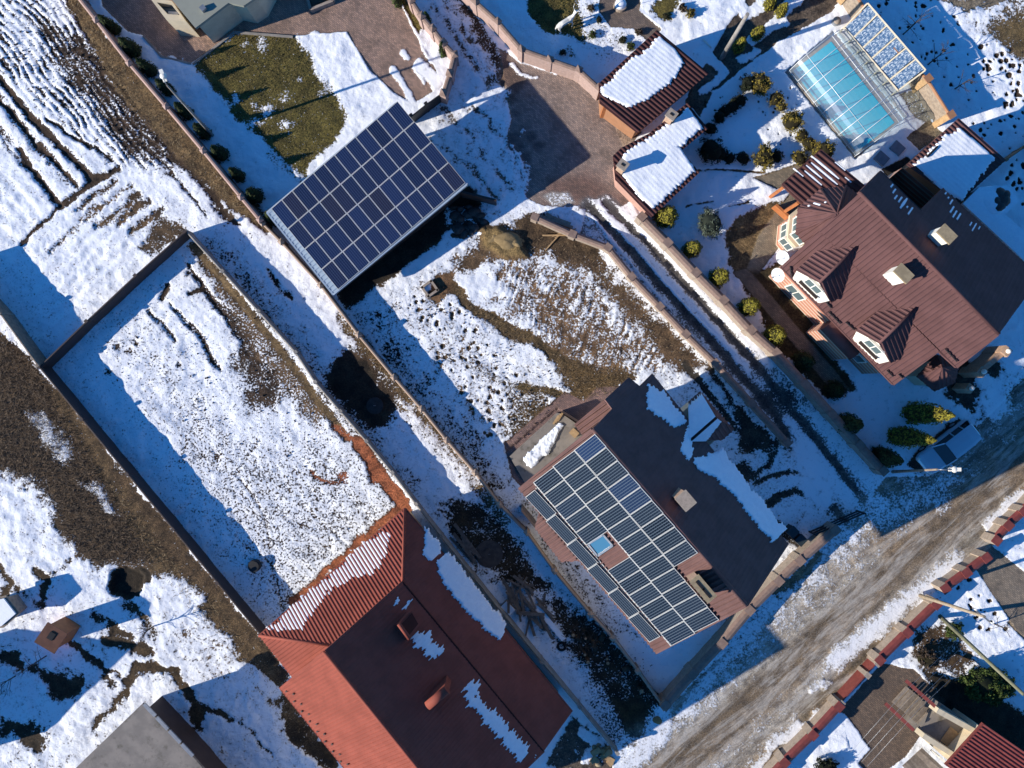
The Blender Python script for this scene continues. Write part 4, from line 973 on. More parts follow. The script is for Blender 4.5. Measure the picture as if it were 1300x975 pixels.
# skylight
mb = MB(); q = HW.pts([(747, 690), (766, 678), (778, 692), (759, 705)], .10)
for a, b2 in zip(q, q[1:] + q[:1]): mb.beam(a, b2, .12, .16, 0, up=HW.n)
sk = mb.build('skylight', M_STEEL, sh_root)
mb = MB(); mb.slab(HW.pts([(748, 690), (766, 679), (777, 692), (759, 704)], .13), .04); mb.build('pane', M_SKYL, sk)
# panels: three upright rows, one row on its side along the eave
ME_B = panel_mesh('solar_panel', M_PVB, 1.0, 1.65)
A0, A1 = (754.5, 549.5), (885.0, 701.0)          # top edge of the top row (nine panels)
B0, B1 = (729, 571), (912, 786)                  # between first and second row (nine + four)
C0, C1 = (702, 591.5), (881, 803); D0, D1 = (677, 612), (852, 820)
def lerp2(p, q, t): return (p[0] + (q[0] - p[0]) * t, p[1] + (q[1] - p[1]) * t)
LIFT = .17
def row(top, bot, n, skip=()):
    for i in range(n):
        if i in skip: continue
        o = HW.at(*lerp2(bot[0], bot[1], i / n), LIFT); ox = HW.at(*lerp2(bot[0], bot[1], (i + 1) / n), LIFT); oy = HW.at(*lerp2(top[0], top[1], i / n), LIFT)
        put_panel(ME_B, sh_root, o, ox - o, oy - o, HW.n)
B9 = lerp2(B0, B1, 9 / 13)
row((A0, A1), (B0, B9), 9); row((B0, B1), (C0, C1), 13); row((C0, C1), (D0, D1), 13, skip=(5, 6))
ME_BL = panel_mesh('solar_panel', M_PVB, 1.0, 1.65)
E0, E1 = (680, 619), (838, 807); G0, G1 = (668.5, 629.5), (825, 815)
for i in range(6):
    o = HW.at(*lerp2(G0, G1, i / 6), LIFT); oy = HW.at(*lerp2(G0, G1, (i + 1) / 6), LIFT); ox = HW.at(*lerp2(E0, E1, i / 6), LIFT)
    put_panel(ME_BL, sh_root, oy, ox - o, o - oy, HW.n)
mb = MB()
for p, q in ((A0, A1), (B0, B1), (C0, C1), (D0, D1), (E0, E1), (G0, G1)): mb.beam(HW.at(*p, .08), HW.at(*q, .08), .05, .06, 0, up=HW.n)
mb.build('mounting_rail', M_ALU, sh_root)
for p, q in (((672, 655), (3.1, 0)),): pass
mb = MB(); a, b2 = P(662, 640), P(680, 662); mb.beam(a + Vector((0, 0, 1.4)), b2 + Vector((0, 0, 1.4)), .12, 2.8); mb.build('side_door', M_DARKMET, sh_root)

# ================================================================== SOLAR CARPORT
CPL = Plane((504.5, 129, 3.35), (591.3, 232.5, 3.35), (429.5, 368, 2.15))
cr = thing('solar_carport', 'free-standing carport roofed with a big rectangle of blue solar panels', 'carport', P(470, 250, 3))
cr.location.z = 0
K = [(344, 265.4), (504.5, 129), (591.3, 232.5), (429.5, 368)]
ME_A = panel_mesh('solar_panel', M_PVA, 1.0, 1.65)
def quadpt(u, v): return lerp2(lerp2(K[0], K[1], u), lerp2(K[3], K[2], u), v)
for i in range(12):
    for j in range(4):
        o = CPL.at(*quadpt(i / 12, (j + 1) / 4), .1); ox = CPL.at(*quadpt((i + 1) / 12, (j + 1) / 4), .1); oy = CPL.at(*quadpt(i / 12, j / 4), .1)
        put_panel(ME_A, cr, o, ox - o, oy - o, CPL.n)
mb = MB(); q = CPL.pts([(339, 270), (503, 131), (593, 234), (423, 374)], .03); ribbed(mb, [q[0], q[1], q[2], q[3]], q[1] - q[0], pitch=.3, amp=.03, thick=.14)
fascia(mb, q[0], q[3], .12, .25); fascia(mb, q[3], q[2], .12, .25); fascia(mb, q[1], q[2], .12, .25); fascia(mb, q[0], q[1], .12, .25)
mb.build('roof_sheet', pm('blue_grey_sheet', (.33, .40, .47), (.29, .36, .43), scale=2, rough=.5, metallic=.1), cr)
for u in (.03, .35, .66, .97):
    for v in (.06, .94):
        p = CPL.at(*quadpt(u, v), -.12); mb = MB(); mb.box(p, (.77, .64), .16, .16, -.1, p.z); mb.build('post', M_STEEL, cr)
for v in (.06, .5, .94):
    mb = MB(); mb.beam(CPL.at(*quadpt(.01, v), -.2), CPL.at(*quadpt(.99, v), -.2), .12, .2); mb.build('beam', M_STEEL, cr)
mb = MB(); a, b2 = CPL.at(*quadpt(.0, .06), -.12), CPL.at(*quadpt(.0, .96), -.12)
mb.hull([Vector((a.x, a.y, -.1)), Vector((b2.x, b2.y, -.1)), Vector((b2.x + .1, b2.y + .1, -.1)), Vector((a.x + .1, a.y + .1, -.1))], [a, b2, b2 + Vector((.1, .1, 0)), a + Vector((.1, .1, 0))]); mb.build('side_wall', M_DARKMET, cr)
mb = MB(); a, b2 = CPL.at(*quadpt(.02, .96), -.12), CPL.at(*quadpt(.98, .96), -.12)
mb.hull([Vector((a.x, a.y, -.1)), Vector((b2.x, b2.y, -.1)), Vector((b2.x - .07, b2.y + .1, -.1)), Vector((a.x - .07, a.y + .1, -.1))], [a, b2, b2 + Vector((-.07, .1, 0)), a + Vector((-.07, .1, 0))]); mb.build('rear_wall', M_DARKMET, cr)
# dark gate stub beyond the carport's right corner
mb = MB(); a, b2 = P(585, 243, 1.4), P(630, 254, 1.4); mb.beam(Vector((a.x, a.y, .7)), Vector((b2.x, b2.y, .7)), .14, 1.4); o = mb.build('board_fence', M_DARKMET); tag(o, 'short dark board fence running from the right corner of the solar carport', 'fence')

# ================================================================== RED HOUSE (bottom)
LN_ = Plane((514, 646, 3.3), (329, 807, 3.3), (421, 820, 5.1)); LS_ = Plane((329, 807, 3.3), (421, 820, 5.1), (372, 861, 3.3)); LE_ = Plane((511, 739, 5.1), (690, 954, 5.1), (514, 646, 3.3))
MS_ = Plane((412, 828, 8.8), (530, 974, 8.8), (356, 874, 5.0)); MN_ = Plane((412, 828, 8.8), (530, 974, 8.8), (511, 739, 5.2))
rh = thing('red_house', 'large house with a ribbed brick red metal roof and melting snow on it', 'house', P(520, 900, 5)); rh.location.z = 0
M_LIP = metal_roof('dark_red_flashing', (.10, .03, .022), (.06, .02, .016))
mb = MB()
pn = LN_.pts([(514, 646), (511, 739), (421, 820), (329, 807)]); ribbed(mb, pn, LN_.up(), pitch=.24, amp=.055)
ps = LS_.pts([(329, 807), (424, 820), (430, 830), (372, 861)]); ribbed(mb, ps, LS_.up(), pitch=.24, amp=.06)
pl_ = LE_.pts([(514, 646), (726, 904), (690, 954), (511, 739)]); ribbed(mb, pl_, LE_.up(), pitch=.24, amp=.014)
pm_ = MN_.pts([(412, 828), (591, 1049), (690, 954), (511, 739)]); ribbed(mb, pm_, MN_.up(), pitch=.24, amp=.014)
pq = MS_.pts([(412, 828), (591, 1049), (535, 1096), (356, 874)]); ribbed(mb, pq, MS_.up(), pitch=.24, amp=.06)
ridge_cap(mb, pq[0], pq[1]); ridge_cap(mb, pn[0], pn[1], .26); ridge_cap(mb, ps[0], ps[1], .26)
fascia(mb, pn[0], pn[3]); fascia(mb, pl_[0], pl_[1]); fascia(mb, pq[0], pq[3]); fascia(mb, pm_[0], pm_[3]); fascia(mb, pq[3], pq[2]); fascia(mb, pm_[2], pm_[1])
rroof = mb.build('roof', M_RED, rh)
mb = MB(); mb.beam(pm_[3] + Vector((0, 0, -.02)), pm_[2] + Vector((0, 0, -.02)), .10, .12); mb.build('flashing', M_LIP, rroof)
mb = MB(); gable_body(mb, pq[3], pq[2], pm_[2], pm_[3], pq[0], pq[1], .35); mb.prism(shrink([pn[0], pn[3], P(372, 861, 3.2), P(560, 1060, 3.2), pl_[1]], .5), -.2, 3.15); mb.build('wall', M_CREAM, rh)
mb = MB()
plane_snow(rroof, pn, LN_.up(), LN_.pts([(338, 799), (457, 695), (481, 677), (497, 673), (492, 705), (475, 729), (452, 732), (425, 745), (404, 766), (383, 797), (353, 802)]), .045, .24, .25, .25, .012, 11, groove=.75)
plane_snow(rroof, pl_, LE_.up(), LE_.pts([(538, 668), (558, 688), (561, 701), (547, 713), (537, 703)]), .06, .24, .18, .15, .03, 14)
plane_snow(rroof, pl_, LE_.up(), LE_.pts([(552, 713), (570, 700), (643, 792), (640, 805), (634, 814), (592, 777), (563, 743)]), .08, .24, .16, .12, .03, 15)
for k, ol in enumerate(([(519, 811), (531, 798), (545, 803), (564, 828), (556, 834), (538, 831)], [(586, 876), (604, 860), (611, 869), (606, 880), (640, 915), (669, 947), (670, 958), (661, 968), (610, 915), (592, 894)], [(498, 768), (505, 757), (509, 761), (503, 772)], [(512, 772), (519, 760), (521, 765), (516, 775)], [(676, 966), (680, 957), (682, 960), (678, 970)])):
    plane_snow(rroof, pm_, MN_.up(), MN_.pts(ol), .055, .24, .38, .2, .02, 16 + k, groove=.35)

# snow guards on the sunny slope
mb = MB()
for k in range(26):
    t = k / 18; x, y = 363 + 75 * 1.18 * t, 878 + 97 * 1.18 * t
    p = MS_.at(x + (4 if k % 2 else 0), y - (3 if k % 2 else 0), .06); mb = MB(); mb.beam(p, p + MS_.up() * .16, .10, .09, 0, up=MS_.n); mb.build('snow_guard', M_DARKMET, rroof)
# sheet-clad chimneys: a wide hatch-like stack and a slim one under a rounded cap
cpx = [(506, 792), (522, 775), (534, 792), (520, 811)]; tp = MN_.pts(cpx, .75); mb = MB(); mb.hull([p - MN_.n * 1.0 for p in tp], tp); ch = mb.build('chimney', M_RED, rh)
mb = MB(); l0, l1 = MN_.at(506, 792, 1.05), MN_.at(520, 811, 1.05); mb.tube([l0, l1], .13, 10); mb.build('lip', M_RED, ch)
mb = MB(); mb.hull([p - MN_.n * .02 for p in MN_.pts([(509, 793), (523, 778), (531, 792), (519, 807)], .79)], MN_.pts([(509, 793), (523, 778), (531, 792), (519, 807)], .83)); mb.build('cap', M_LIP, ch)
p, q = MN_.at(548, 885), MN_.at(568, 863); d = Vector((q.x - p.x, q.y - p.y, 0)).normalized(); c = (p + q) / 2; zt = max(p.z, q.z) + 1.05
mb = MB(); mb.box(c, d, (q - p).length, .42, min(p.z, q.z) - .5, zt - .1); ch = mb.build('chimney', M_RED, rh)
mb = MB(); mb.tube([Vector((c.x, c.y, zt - .08)) - d * .75, Vector((c.x, c.y, zt - .08)) + d * .75], .27, 12); mb.build('cap', M_RED, ch)

# ================================================================== VILLA WITH THE CHESTNUT ROOF (right)
VW = Plane((1091, 245, 8.2), (1268, 424, 8.2), (992, 338, 4.6)); VE = Plane((1091, 245, 8.2), (1268, 424, 8.2), (1198, 240, 4.6))
vr = thing('villa', 'big villa with a chestnut tiled roof, two white-fronted dormers and satellite dishes', 'house', P(1160, 350, 4)); vr.location.z = 0
uw, ue = VW.up(), VE.up()
mb = MB()
ribbed(mb, VW.pts([(1091, 245), (1268, 424), (1215, 466), (1040, 293)]), uw, pitch=.30, amp=.05, step=.45)
ribbed(mb, VW.pts([(1040, 293), (1192, 445), (1134.6, 487.7), (992, 338)]), uw, pitch=.30, amp=.05, step=.45)
ribbed(mb, VE.pts([(1091, 245), (1118, 218), (1293, 389.6), (1268, 424)]), ue, pitch=.30, amp=.017, step=.45)
ribbed(mb, VE.pts([(1169, 268), (1198, 240), (1320.7, 351.5), (1293, 389.6)]), ue, pitch=.30, amp=.017, step=.45)
ridge_cap(mb, VW.at(1091, 245), VW.at(1268, 424)); fascia(mb, VW.at(992, 338), VW.at(1134.6, 487.7)); fascia(mb, VW.at(1268, 424), VW.at(1215, 466)); fascia(mb, VW.at(1192, 445), VW.at(1134.6, 487.7)); fascia(mb, VW.at(1215, 466), VW.at(1192, 445))
fascia(mb, VE.at(1118, 218), VE.at(1169, 268)); fascia(mb, VE.at(1169, 268), VE.at(1198, 240)); fascia(mb, VW.at(1091, 245), VE.at(1118, 218))
vroof = mb.build('roof', M_MANS, vr)
mb = MB()
pev = VE.pts([(1091, 245), (1118, 218), (1293, 389.6), (1268, 424)]); pev2 = VE.pts([(1169, 268), (1198, 240), (1320.7, 351.5), (1293, 389.6)])
rsnow(vroof, pev, ue, VE.pts([(1129, 232), (1135, 243), (1150, 256), (1163, 268), (1156, 271), (1142, 260), (1131, 246)]), pitch=.3, thick=.06, jit=.3, gap=.25, lift=.03, seed=31)
rsnow(vroof, pev2, ue, VE.pts([(1197, 243), (1205, 250), (1213, 258), (1210, 261), (1201, 253)]), pitch=.3, thick=.06, jit=.2, gap=.3, lift=.03, seed=32)
rsnow(vroof, pev2, ue, VE.pts([(1206, 262), (1212, 262), (1223, 275), (1215, 280), (1207, 270)]), pitch=.3, thick=.06, jit=.25, gap=.2, lift=.03, seed=33)
rsnow(vroof, pev2, ue, VE.pts([(1231, 283), (1236, 281), (1243, 291), (1236, 292)]), pitch=.3, thick=.05, jit=.3, gap=.4, lift=.03, seed=34)

mb = MB()
for a, b2 in (((1003, 338), (1005, 352)), ((1047, 381), (1055, 391)), ((1052, 396), (1067, 411)), ((1074, 409), (1085, 419)), ((1126, 470), (1134, 478)), ((1141, 475), (1146, 480)), ((1200, 443), (1215, 459))):
    mb = MB(); mb.beam(VW.at(*a, .14), VW.at(*b2, .14), .05, .12, 0, up=VW.n); mb.build('snow_guard', M_BLACK, vroof)
mb = MB(); gable_body(mb, VW.at(992, 338), VW.at(1134.6, 487.7), VE.at(1320.7, 351.5), VE.at(1150, 196), VW.at(1091, 245), VW.at(1268, 424), .5)
vwall = mb.build('wall', M_BAND, vr)
# cream ledge under the eave
a, b2 = VW.at(992, 338), VW.at(1134.6, 487.7); d = (b2 - a).normalized(); nrm = Vector((d.y, -d.x, 0)); nrm = nrm if nrm.x < 0 else -nrm
mb = MB(); mb.beam(a - nrm * .42 + Vector((0, 0, -.35)), b2 - nrm * .42 + Vector((0, 0, -.35)), .34, .30); mb.build('ledge', M_WHITE, vr)
for t, z in ((.22, 1.9), (.78, 1.9)):
    c = a + (b2 - a) * t - nrm * .44; c.z = z; window(vr, c, d, nrm, 1.3, 1.3)
# plinth, entrance bay in shade
mb = MB(); c = a + (b2 - a) * .62 - nrm * .2; mb.box((c.x, c.y), d, 2.6, 1.0, -.1, 2.7); bay = mb.build('entrance_bay', M_BAND, vr)
mb = MB(); mb.tube([Vector((c.x, c.y, 2.68)) - d * 1.35, Vector((c.x, c.y, 2.68)) + d * 1.35], .52, 14); mb.build('bay_roof', M_MANS, bay)
# dormers
def dormer(dx, dy):
    f = lambda x, y: (x + dx, y + dy)
    back = VW.at(*f(1088, 313)); hz = back.z
    peak = P(*f(1040, 358.5), hz); BL = VW.at(*f(1037.7, 318)); FL = P(*f(1011, 343), BL.z)
    BR = VW.at(*f(1068, 377)); FR = P(*f(1053, 383), BR.z + .1)
    mb = MB(); L = planar([peak, back, FL, BL]); L = [L[0], L[1], L[3], L[2]]; R = [peak, back, BR, FR]; R = planar(R)
    for q in (L, R): ribbed(mb, q, Plane(q[0], q[1], q[2]).up(), pitch=.30, amp=.06)
    ridge_cap(mb, peak, back, .24); mb.beam(L[1], L[2], .12, .10); mb.beam(R[1], R[2], .12, .10)
    ob = mb.build('dormer', M_MANS, vr)
    bl, br = VW.at(*f(1003, 357)), VW.at(*f(1034.6, 387.7)); ins = Vector((.12, .10, 0))
    wl = [bl + ins, br + ins, FR + ins * .8 + Vector((0, 0, -.05)), peak + ins * 1.2 + Vector((0, 0, -.12)), FL + ins * .8 + Vector((0, 0, -.05))]
    mb = MB(); dd = Vector((.35, .30, 0)); mb.hull(wl, [p + dd for p in wl]); w_ = mb.build('front_wall', M_WHITE, ob)
    al = (br - bl).normalized(); n_ = (wl[1] - wl[0]).cross(wl[3] - wl[0]).normalized(); n_ = n_ if n_.x < 0 else -n_
    cc = (bl + br) / 2 + (peak - (bl + br) / 2) * .60 + ins * .9 + n_ * .05
    window(ob, cc, al, n_, 1.15, .75); mb = MB(); c5 = (bl + br) / 2 + (peak - (bl + br) / 2) * .33 + ins * .6 + n_ * .08; mb.beam(c5 - al * .75, c5 + al * .75, .10, .16, 0, up=n_); mb.build('sill', M_DARKMET, ob)
dormer(0, 0); dormer(76, 77)
# corner turret with a many-sided roof
apex = P(1062, 272, 7.3); base = [P(x, y, 4.7) for x, y in ((1022, 310), (1010, 296), (1013, 264), (1042, 240), (1074, 236), (1094, 250))]
mb = MB()
for p, q in zip(base, base[1:]): ribbed(mb, [apex, p, q], Plane(apex, p, q).up(), pitch=.30, amp=.055); ridge_cap(mb, apex, q, .2)
ridge_cap(mb, apex, base[0], .2); tr = mb.build('turret_roof', M_MANS, vr)
mb = MB(); tw = shrink(base + [P(1060, 300, 4.7)], .35); mb.prism(tw, -.2, 4.65); tw_ = mb.build('turret_wall', M_BAND, vr)
mb = MB(); mb.prism(shrink(base + [P(1060, 300, 4.7)], .12), 2.75, 3.0); mb.build('balcony', M_CREAM, vr)
for p, q in ((tw[1], tw[2]), (tw[0], tw[1])):
    al = (q - p).normalized(); n_ = Vector((al.y, -al.x, 0)); cc = (p + q) / 2; n_ = n_ if n_.dot(cc - apex) > 0 else -n_
    for z in (1.6, 3.8): c5 = Vector((cc.x, cc.y, z)) + n_ * .03; window(vr, c5, al, n_, .9, 1.1)
mb = MB(); q3 = [apex, base[2], base[3]]; rsnow(tr, q3, Plane(*q3).up(), [P(1023, 256, 5.4), P(1034, 254, 5.4), P(1049, 258, 5.9), P(1048, 262, 5.9), P(1034, 262, 5.6)], pitch=.3, thick=.08, jit=.1, gap=.2, lift=.03, seed=41)
# porch
pp = Plane((994, 234, 3.0), (1043, 190, 3.0), (1100, 237, 4.1)); q = pp.pts([(994, 234), (1043, 190), (1100, 237), (1046, 284)])
mb = MB(); ribbed(mb, q, pp.up(), pitch=.34, amp=.085); fascia(mb, q[0], q[1]); fascia(mb, q[0], q[3]); po = mb.build('porch_roof', M_BROWN, vr)
mb = MB(); rsnow(po, q, pp.up(), pp.pts([(1010, 224), (1027, 206), (1036, 203), (1060, 222), (1058, 234), (1040, 231)]), pitch=.34, thick=.05, jit=.5, gap=.45, lift=.02, seed=42)
rsnow(po, q, pp.up(), pp.pts([(1049, 203), (1058, 203), (1090, 232), (1084, 236)]), pitch=.34, thick=.05, jit=.4, gap=.45, lift=.02, seed=43)
for x, y in ((997, 236), (1041, 196), (1014, 257)):
    p = pp.at(x, y, -.1); mb = MB(); mb.box(p, (.7, -.7), .2, .2, 0, p.z); mb.build('porch_post', M_OWOOD, vr)
mb = MB(); a, b2 = P(985, 260, .9), P(1003, 276, .9); mb.beam(a, b2, .16, .12); mb.beam(a - Vector((0, 0, .45)), b2 - Vector((0, 0, .45)), .10, .8); mb.build('porch_railing', M_OWOOD, vr)
# chimneys, dishes, low bay at the far end
chimney(vr, 1148, 347, 8.5, 6.0, (.71, -.70), .88, .52, M_WHITE, M_TAN, holes=0); chimney(vr, 1203, 297, 8.5, 6.0, (.71, -.70), .88, .52, M_WHITE, M_TAN, holes=0)
def dish(x, y, h):
    c = P(x, y, h); mb = MB(); n = Vector((-.75, -.35, .55)).normalized(); s = n.cross(Vector((0, 0, 1))).normalized(); u = s.cross(n)
    rings = []
    for r_, dz in ((.02, -.10), (.2, -.08), (.36, -.02), (.47, .05)):
        rings.append([c + (s * math.cos(t) + u * math.sin(t)) * r_ + n * dz for t in [2 * math.pi * k / 20 for k in range(20)]])
    for A, B in zip(rings, rings[1:]):
        for k in range(20): mb.face([A[k], A[(k + 1) % 20], B[(k + 1) % 20], B[k]], 0, True)
    ob = mb.build('satellite_dish', pm('dish_white', (.78, .78, .76), scale=3, rough=.5), vr)
    m2 = MB(); m2.tube([c - u * .4, c + n * .5 - u * .12], .018, 6); m2.tube([c + n * .5 - u * .12, c + n * .4 - u * .1], .05, 8); m2.tube([c - n * .1, c - n * .5], .03, 6); m2.build('receiver_arm', M_STEEL, ob)
dish(994, 327, 4.6); dish(988, 349, 4.1)
bp = [P(*p, 2.6) for p in ((1163, 478), (1190, 450), (1218, 464), (1212, 486), (1186, 497))]; ba = P(1196, 466, 3.5); mb = MB()
for k in range(5): ribbed(mb, [ba, bp[k], bp[(k + 1) % 5]], Plane(ba, bp[k], bp[(k + 1) % 5]).up(), pitch=.3, amp=.04)
br_ = mb.build('garden_room_roof', M_MANS, vr); mb = MB(); mb.prism(shrink(bp, .35), -.1, 2.58); mb.build('garden_room_wall', M_CREAM, vr)

# ================================================================== GARAGES AND SHEDS
def low_house(name, label, plane, polys, rib, mroof, mwall, wall_px, pitch=.3, amp=.05, inset=.3, cat='garage'):
    cc = sum((plane.at(*p) for q in polys for p in q), Vector((0, 0, 0))) / sum(len(q) for q in polys)
    r = thing(name, label, cat, (cc.x, cc.y, 0))
    mb = MB()
    for q in polys:
        w_ = plane.pts(q); ribbed(mb, w_, rib, pitch=pitch, amp=amp)
        for s, t in zip(w_, w_[1:] + w_[:1]): pass
    roof = mb.build('roof', mroof, r)
    mb = MB(); ws = shrink(plane.pts(wall_px), inset); mb.hull([Vector((p.x, p.y, -.15)) for p in ws], [p - Vector((0, 0, .09)) for p in ws]); mb.build('wall', mwall, r)
    return r, roof
g1 = Plane((834, 38, 2.75), (760, 106, 2.75), (900, 93, 2.4)); g1q = [(834, 38), (900, 93), (809, 169), (761, 131), (760, 106)]
rib1 = g1.at(900, 93) - g1.at(834, 38)
ga, gar = low_house('garage', 'dark brown ribbed garage roof carrying a thick slab of snow, next to the cobbled court', g1, [g1q], rib1, M_BROWN, M_BROWNW, g1q, pitch=.27, amp=.06)
gp = g1.pts(g1q)
plane_snow(gar, gp, rib1, g1.pts([(761, 112), (775, 100), (792, 82), (803, 72), (812, 70), (826, 55), (836, 45), (855, 61), (868, 80), (860, 99), (838, 116), (812, 132), (797, 137), (783, 131), (765, 122)]), .10, .27, .12, .2, .05, 51, groove=.06)
mb = MB(); a, b2 = g1.at(763, 139, -.2), g1.at(763, 139, -.2); p = P(767, 140, 1.2); mb.box(p, (1, 0), .3, .22, 0, 2.5); mb.build('post', M_OWOOD, ga)
mb = MB(); ws = [P(764, 131, 1.0), P(800, 160, 1.0)]; mb.beam(ws[0], ws[1], .10, 1.9); mb.build('garage_door', M_WOOD, ga)
g2 = Plane((872, 131, 2.5), (788, 188, 2.5), (888, 219, 2.2)); rib2 = g2.at(888, 219) - g2.at(840, 170)
qa = [(872, 131), (899, 163), (865, 191), (823, 170)]; qb = [(823, 170), (865, 191), (888, 219), (827, 276), (781, 228), (778, 198), (788, 188)]
gb, gbr = low_house('outbuilding', 'L-shaped outbuilding whose low brown roof is smoothly covered with snow', g2, [qa, qb], rib2, M_BROWN, M_PINKW, qb, pitch=.27, amp=.06, cat='outbuilding')
mb = MB(); s1 = g2.pts([(854, 152), (872, 135), (894, 163), (866, 187), (840, 196), (815, 178)]); s2 = g2.pts([(790, 195), (812, 182), (840, 172), (866, 189), (883, 218), (828, 268), (795, 232), (789, 222)])
plane_snow(gbr, g2.pts(qb), rib2, s1, .12, .27, .12, .15, .05, 52, groove=.035); plane_snow(gbr, g2.pts(qb), rib2, s2, .12, .27, .12, .15, .05, 53, groove=.035)
mb = MB(); ws = shrink(g2.pts(qa), .3); mb.hull([Vector((p.x, p.y, -.1)) for p in ws], [p - Vector((0, 0, .09)) for p in ws]); mb.build('wall', M_PINKW, gb)
chimney(gb, 791, 209, 3.6, 2.1, (.8, -.6), .5, .45, M_BRICK, M_STONE); chimney(gb, 853, 145, 3.6, 2.1, (.8, -.6), .5, .45, M_BRICK, M_STONE)
g3 = Plane((1151, 209, 2.8), (1217, 150, 2.8), (1277, 203, 2.4)); q3 = [(1151, 209), (1217, 150), (1277, 203), (1218, 257)]; rib3 = g3.at(1277, 203) - g3.at(1217, 150)
gs, gsr = low_house('garden_shed', 'square shed behind the villa with snow on its red-brown ribbed roof', g3, [q3], rib3, M_MANS, M_BROWNW, q3, pitch=.27, amp=.06, cat='shed')
plane_snow(gsr, g3.pts(q3), rib3, g3.pts([(1159, 210), (1201, 169), (1206, 171), (1218, 161), (1263, 201), (1242, 229), (1219, 256), (1192, 240)]), .11, .27, .15, .15, .05, 54, groove=.045)
mb = MB(); a, b2 = g3.at(1177, 199, .2), g3.at(1190, 186, .2); mb.beam(a, b2, .12, .12); mb.build('roof_hook', M_BLACK, gs)
g4 = Plane((1221, 259, 2.3), (1278, 236, 2.3), (1274, 273, 2.25)); q4 = [(1221, 259), (1242, 238), (1278, 236), (1292, 255), (1274, 273)]; q5 = [(1221, 259), (1274, 273), (1345, 338), (1318, 352)]
r4 = thing('flat_roof_annex', 'low flat-roofed annex under smooth shaded snow beside the villa', 'annex', g4.at(1265, 270)); r4.location.z = 0
mb = MB(); mb.prism(shrink(g4.pts(q4), .1), -.1, 2.2); mb.prism(shrink(g4.pts(q5), .1), -.1, 2.195); mb.build('wall', M_GREY, r4)
mb = MB(); mb.prism(g4.pts(q4), 2.2, 2.44); mb.prism(g4.pts(q5), 2.203, 2.435); mb.ball(tuple(g4.at(1262, 256)), (1.2, 1.0, .25), 0, 14, 8, .2, 5, -.2); mb.build('snow_cover', M_SNOW, r4)
mb = MB(); k = MB()
for i, (x, y, r_) in enumerate(((1268, 247, .42), (1272, 254, .5), (1268, 262, .4), (1264, 256, .35), (1275, 248, .3))): c = g4.at(x, y); mb.ball((c.x, c.y, 2.44), (r_, r_, .12), 0, 12, 6, .3, i, -.1)
mb.build('bare_patch', M_DARKMET, r4)

# ================================================================== HOUSE AT THE TOP LEFT
tl = thing('sage_roof_house', 'cream house corner with a flat sage green roof beside the brown paved patio', 'house', P(270, -20, 3)); tl.location.z = 0
mb = MB(); zr = 3.0; rp = [P(x, y, zr) for x, y in ((216, -3), (248, 35.5), (290, 3.5), (309, 7.5), (326, -4), (360, -70), (170, -70))]; mb.prism(rp, zr - .22, zr); mb.build('roof', M_LEAFB, tl)
mb = MB(); mb.prism(shrink(rp, .25), -.1, zr - .2); mb.build('wall', M_CREAM, tl)
mb = MB(); c = P(259, 12, zr); mb.box(c, (.77, .64), .34, .34, zr, zr + .25); mb.build('roof_vent', M_STEEL, tl)
mb = MB(); fr = [P(x, y, 2.3) for x, y in ((190, -3), (211, 25), (236, 27), (218, 1))]; ii = [P(x, y, 2.3) for x, y in ((199, 3), (213, 18), (228, 19), (216, 4))]
mb.prism(fr, -.1, 1.75)
for k in range(4):
    a, b2 = fr[k], fr[(k + 1) % 4]; mb.hull([Vector((p.x, p.y, 1.752)) for p in (a, b2, ii[(k + 1) % 4], ii[k])], [a, b2, ii[(k + 1) % 4], ii[k]])
bw = mb.build('bay', M_CREAM, tl)
mb = MB(); mb.prism([p * 1 for p in shrink(ii, .03)], 1.76, 1.80); mb.build('pane', M_GLASS, bw); mb = MB(); mb.beam(P(214, 17, 1.95), P(227, 18, 1.95), .25, .1); mb.build('sill', M_WHITE, bw)

# ================================================================== BOTTOM LEFT: CONCRETE-ROOFED SHED, OUTHOUSE, NEIGHBOUR
zc = 2.9; cq = [P(x, y, zc) for x, y in ((181, 893), (246, 962), (330, 1060), (150, 1100), (60, 1010))]
cs = thing('concrete_shed', 'outbuilding with a stained flat grey concrete roof at the bottom edge', 'outbuilding', P(190, 980, 2)); cs.location.z = 0
mb = MB(); mb.prism(cq, zc - .2, zc); mb.build('roof', M_GREY, cs); mb = MB(); mb.prism(shrink(cq, .45), -.1, zc - .2); mb.build('wall', M_DARKMET, cs)  # wall coloured dark to carry the shade on its hidden side
mb = MB()
for k in range(4):
    t0, t1 = .02 + k * .245, .24 + k * .245; a, b2 = cq[0] + (cq[1] - cq[0]) * t0, cq[0] + (cq[1] - cq[0]) * t1; mb.beam(a + Vector((.05, .05, .03)), b2 + Vector((.05, .05, .03)), .22, .1)
mb.build('gutter', M_STEEL, cs)
ot = thing('outhouse', 'small orange-brown wooden outhouse with a square hole in its door, standing in shaded snow', 'outhouse', P(86, 797)); 
oc = P(88, 797); ax_, ay_ = Vector((.78, -.46, 0)).normalized(), Vector((.46, .78, 0)).normalized()
mb = MB(); q = [oc - ax_ * .62 - ay_ * .56, oc + ax_ * .62 - ay_ * .56, oc + ax_ * .62 + ay_ * .56, oc - ax_ * .62 + ay_ * .56]
mb.hull([p + Vector((0, 0, -.05)) for p in q], [q[0] + Vector((0, 0, 2.15)), q[1] + Vector((0, 0, 2.15)), q[2] + Vector((0, 0, 1.9)), q[3] + Vector((0, 0, 1.9))]); mb.build('wall', M_OWOOD, ot)
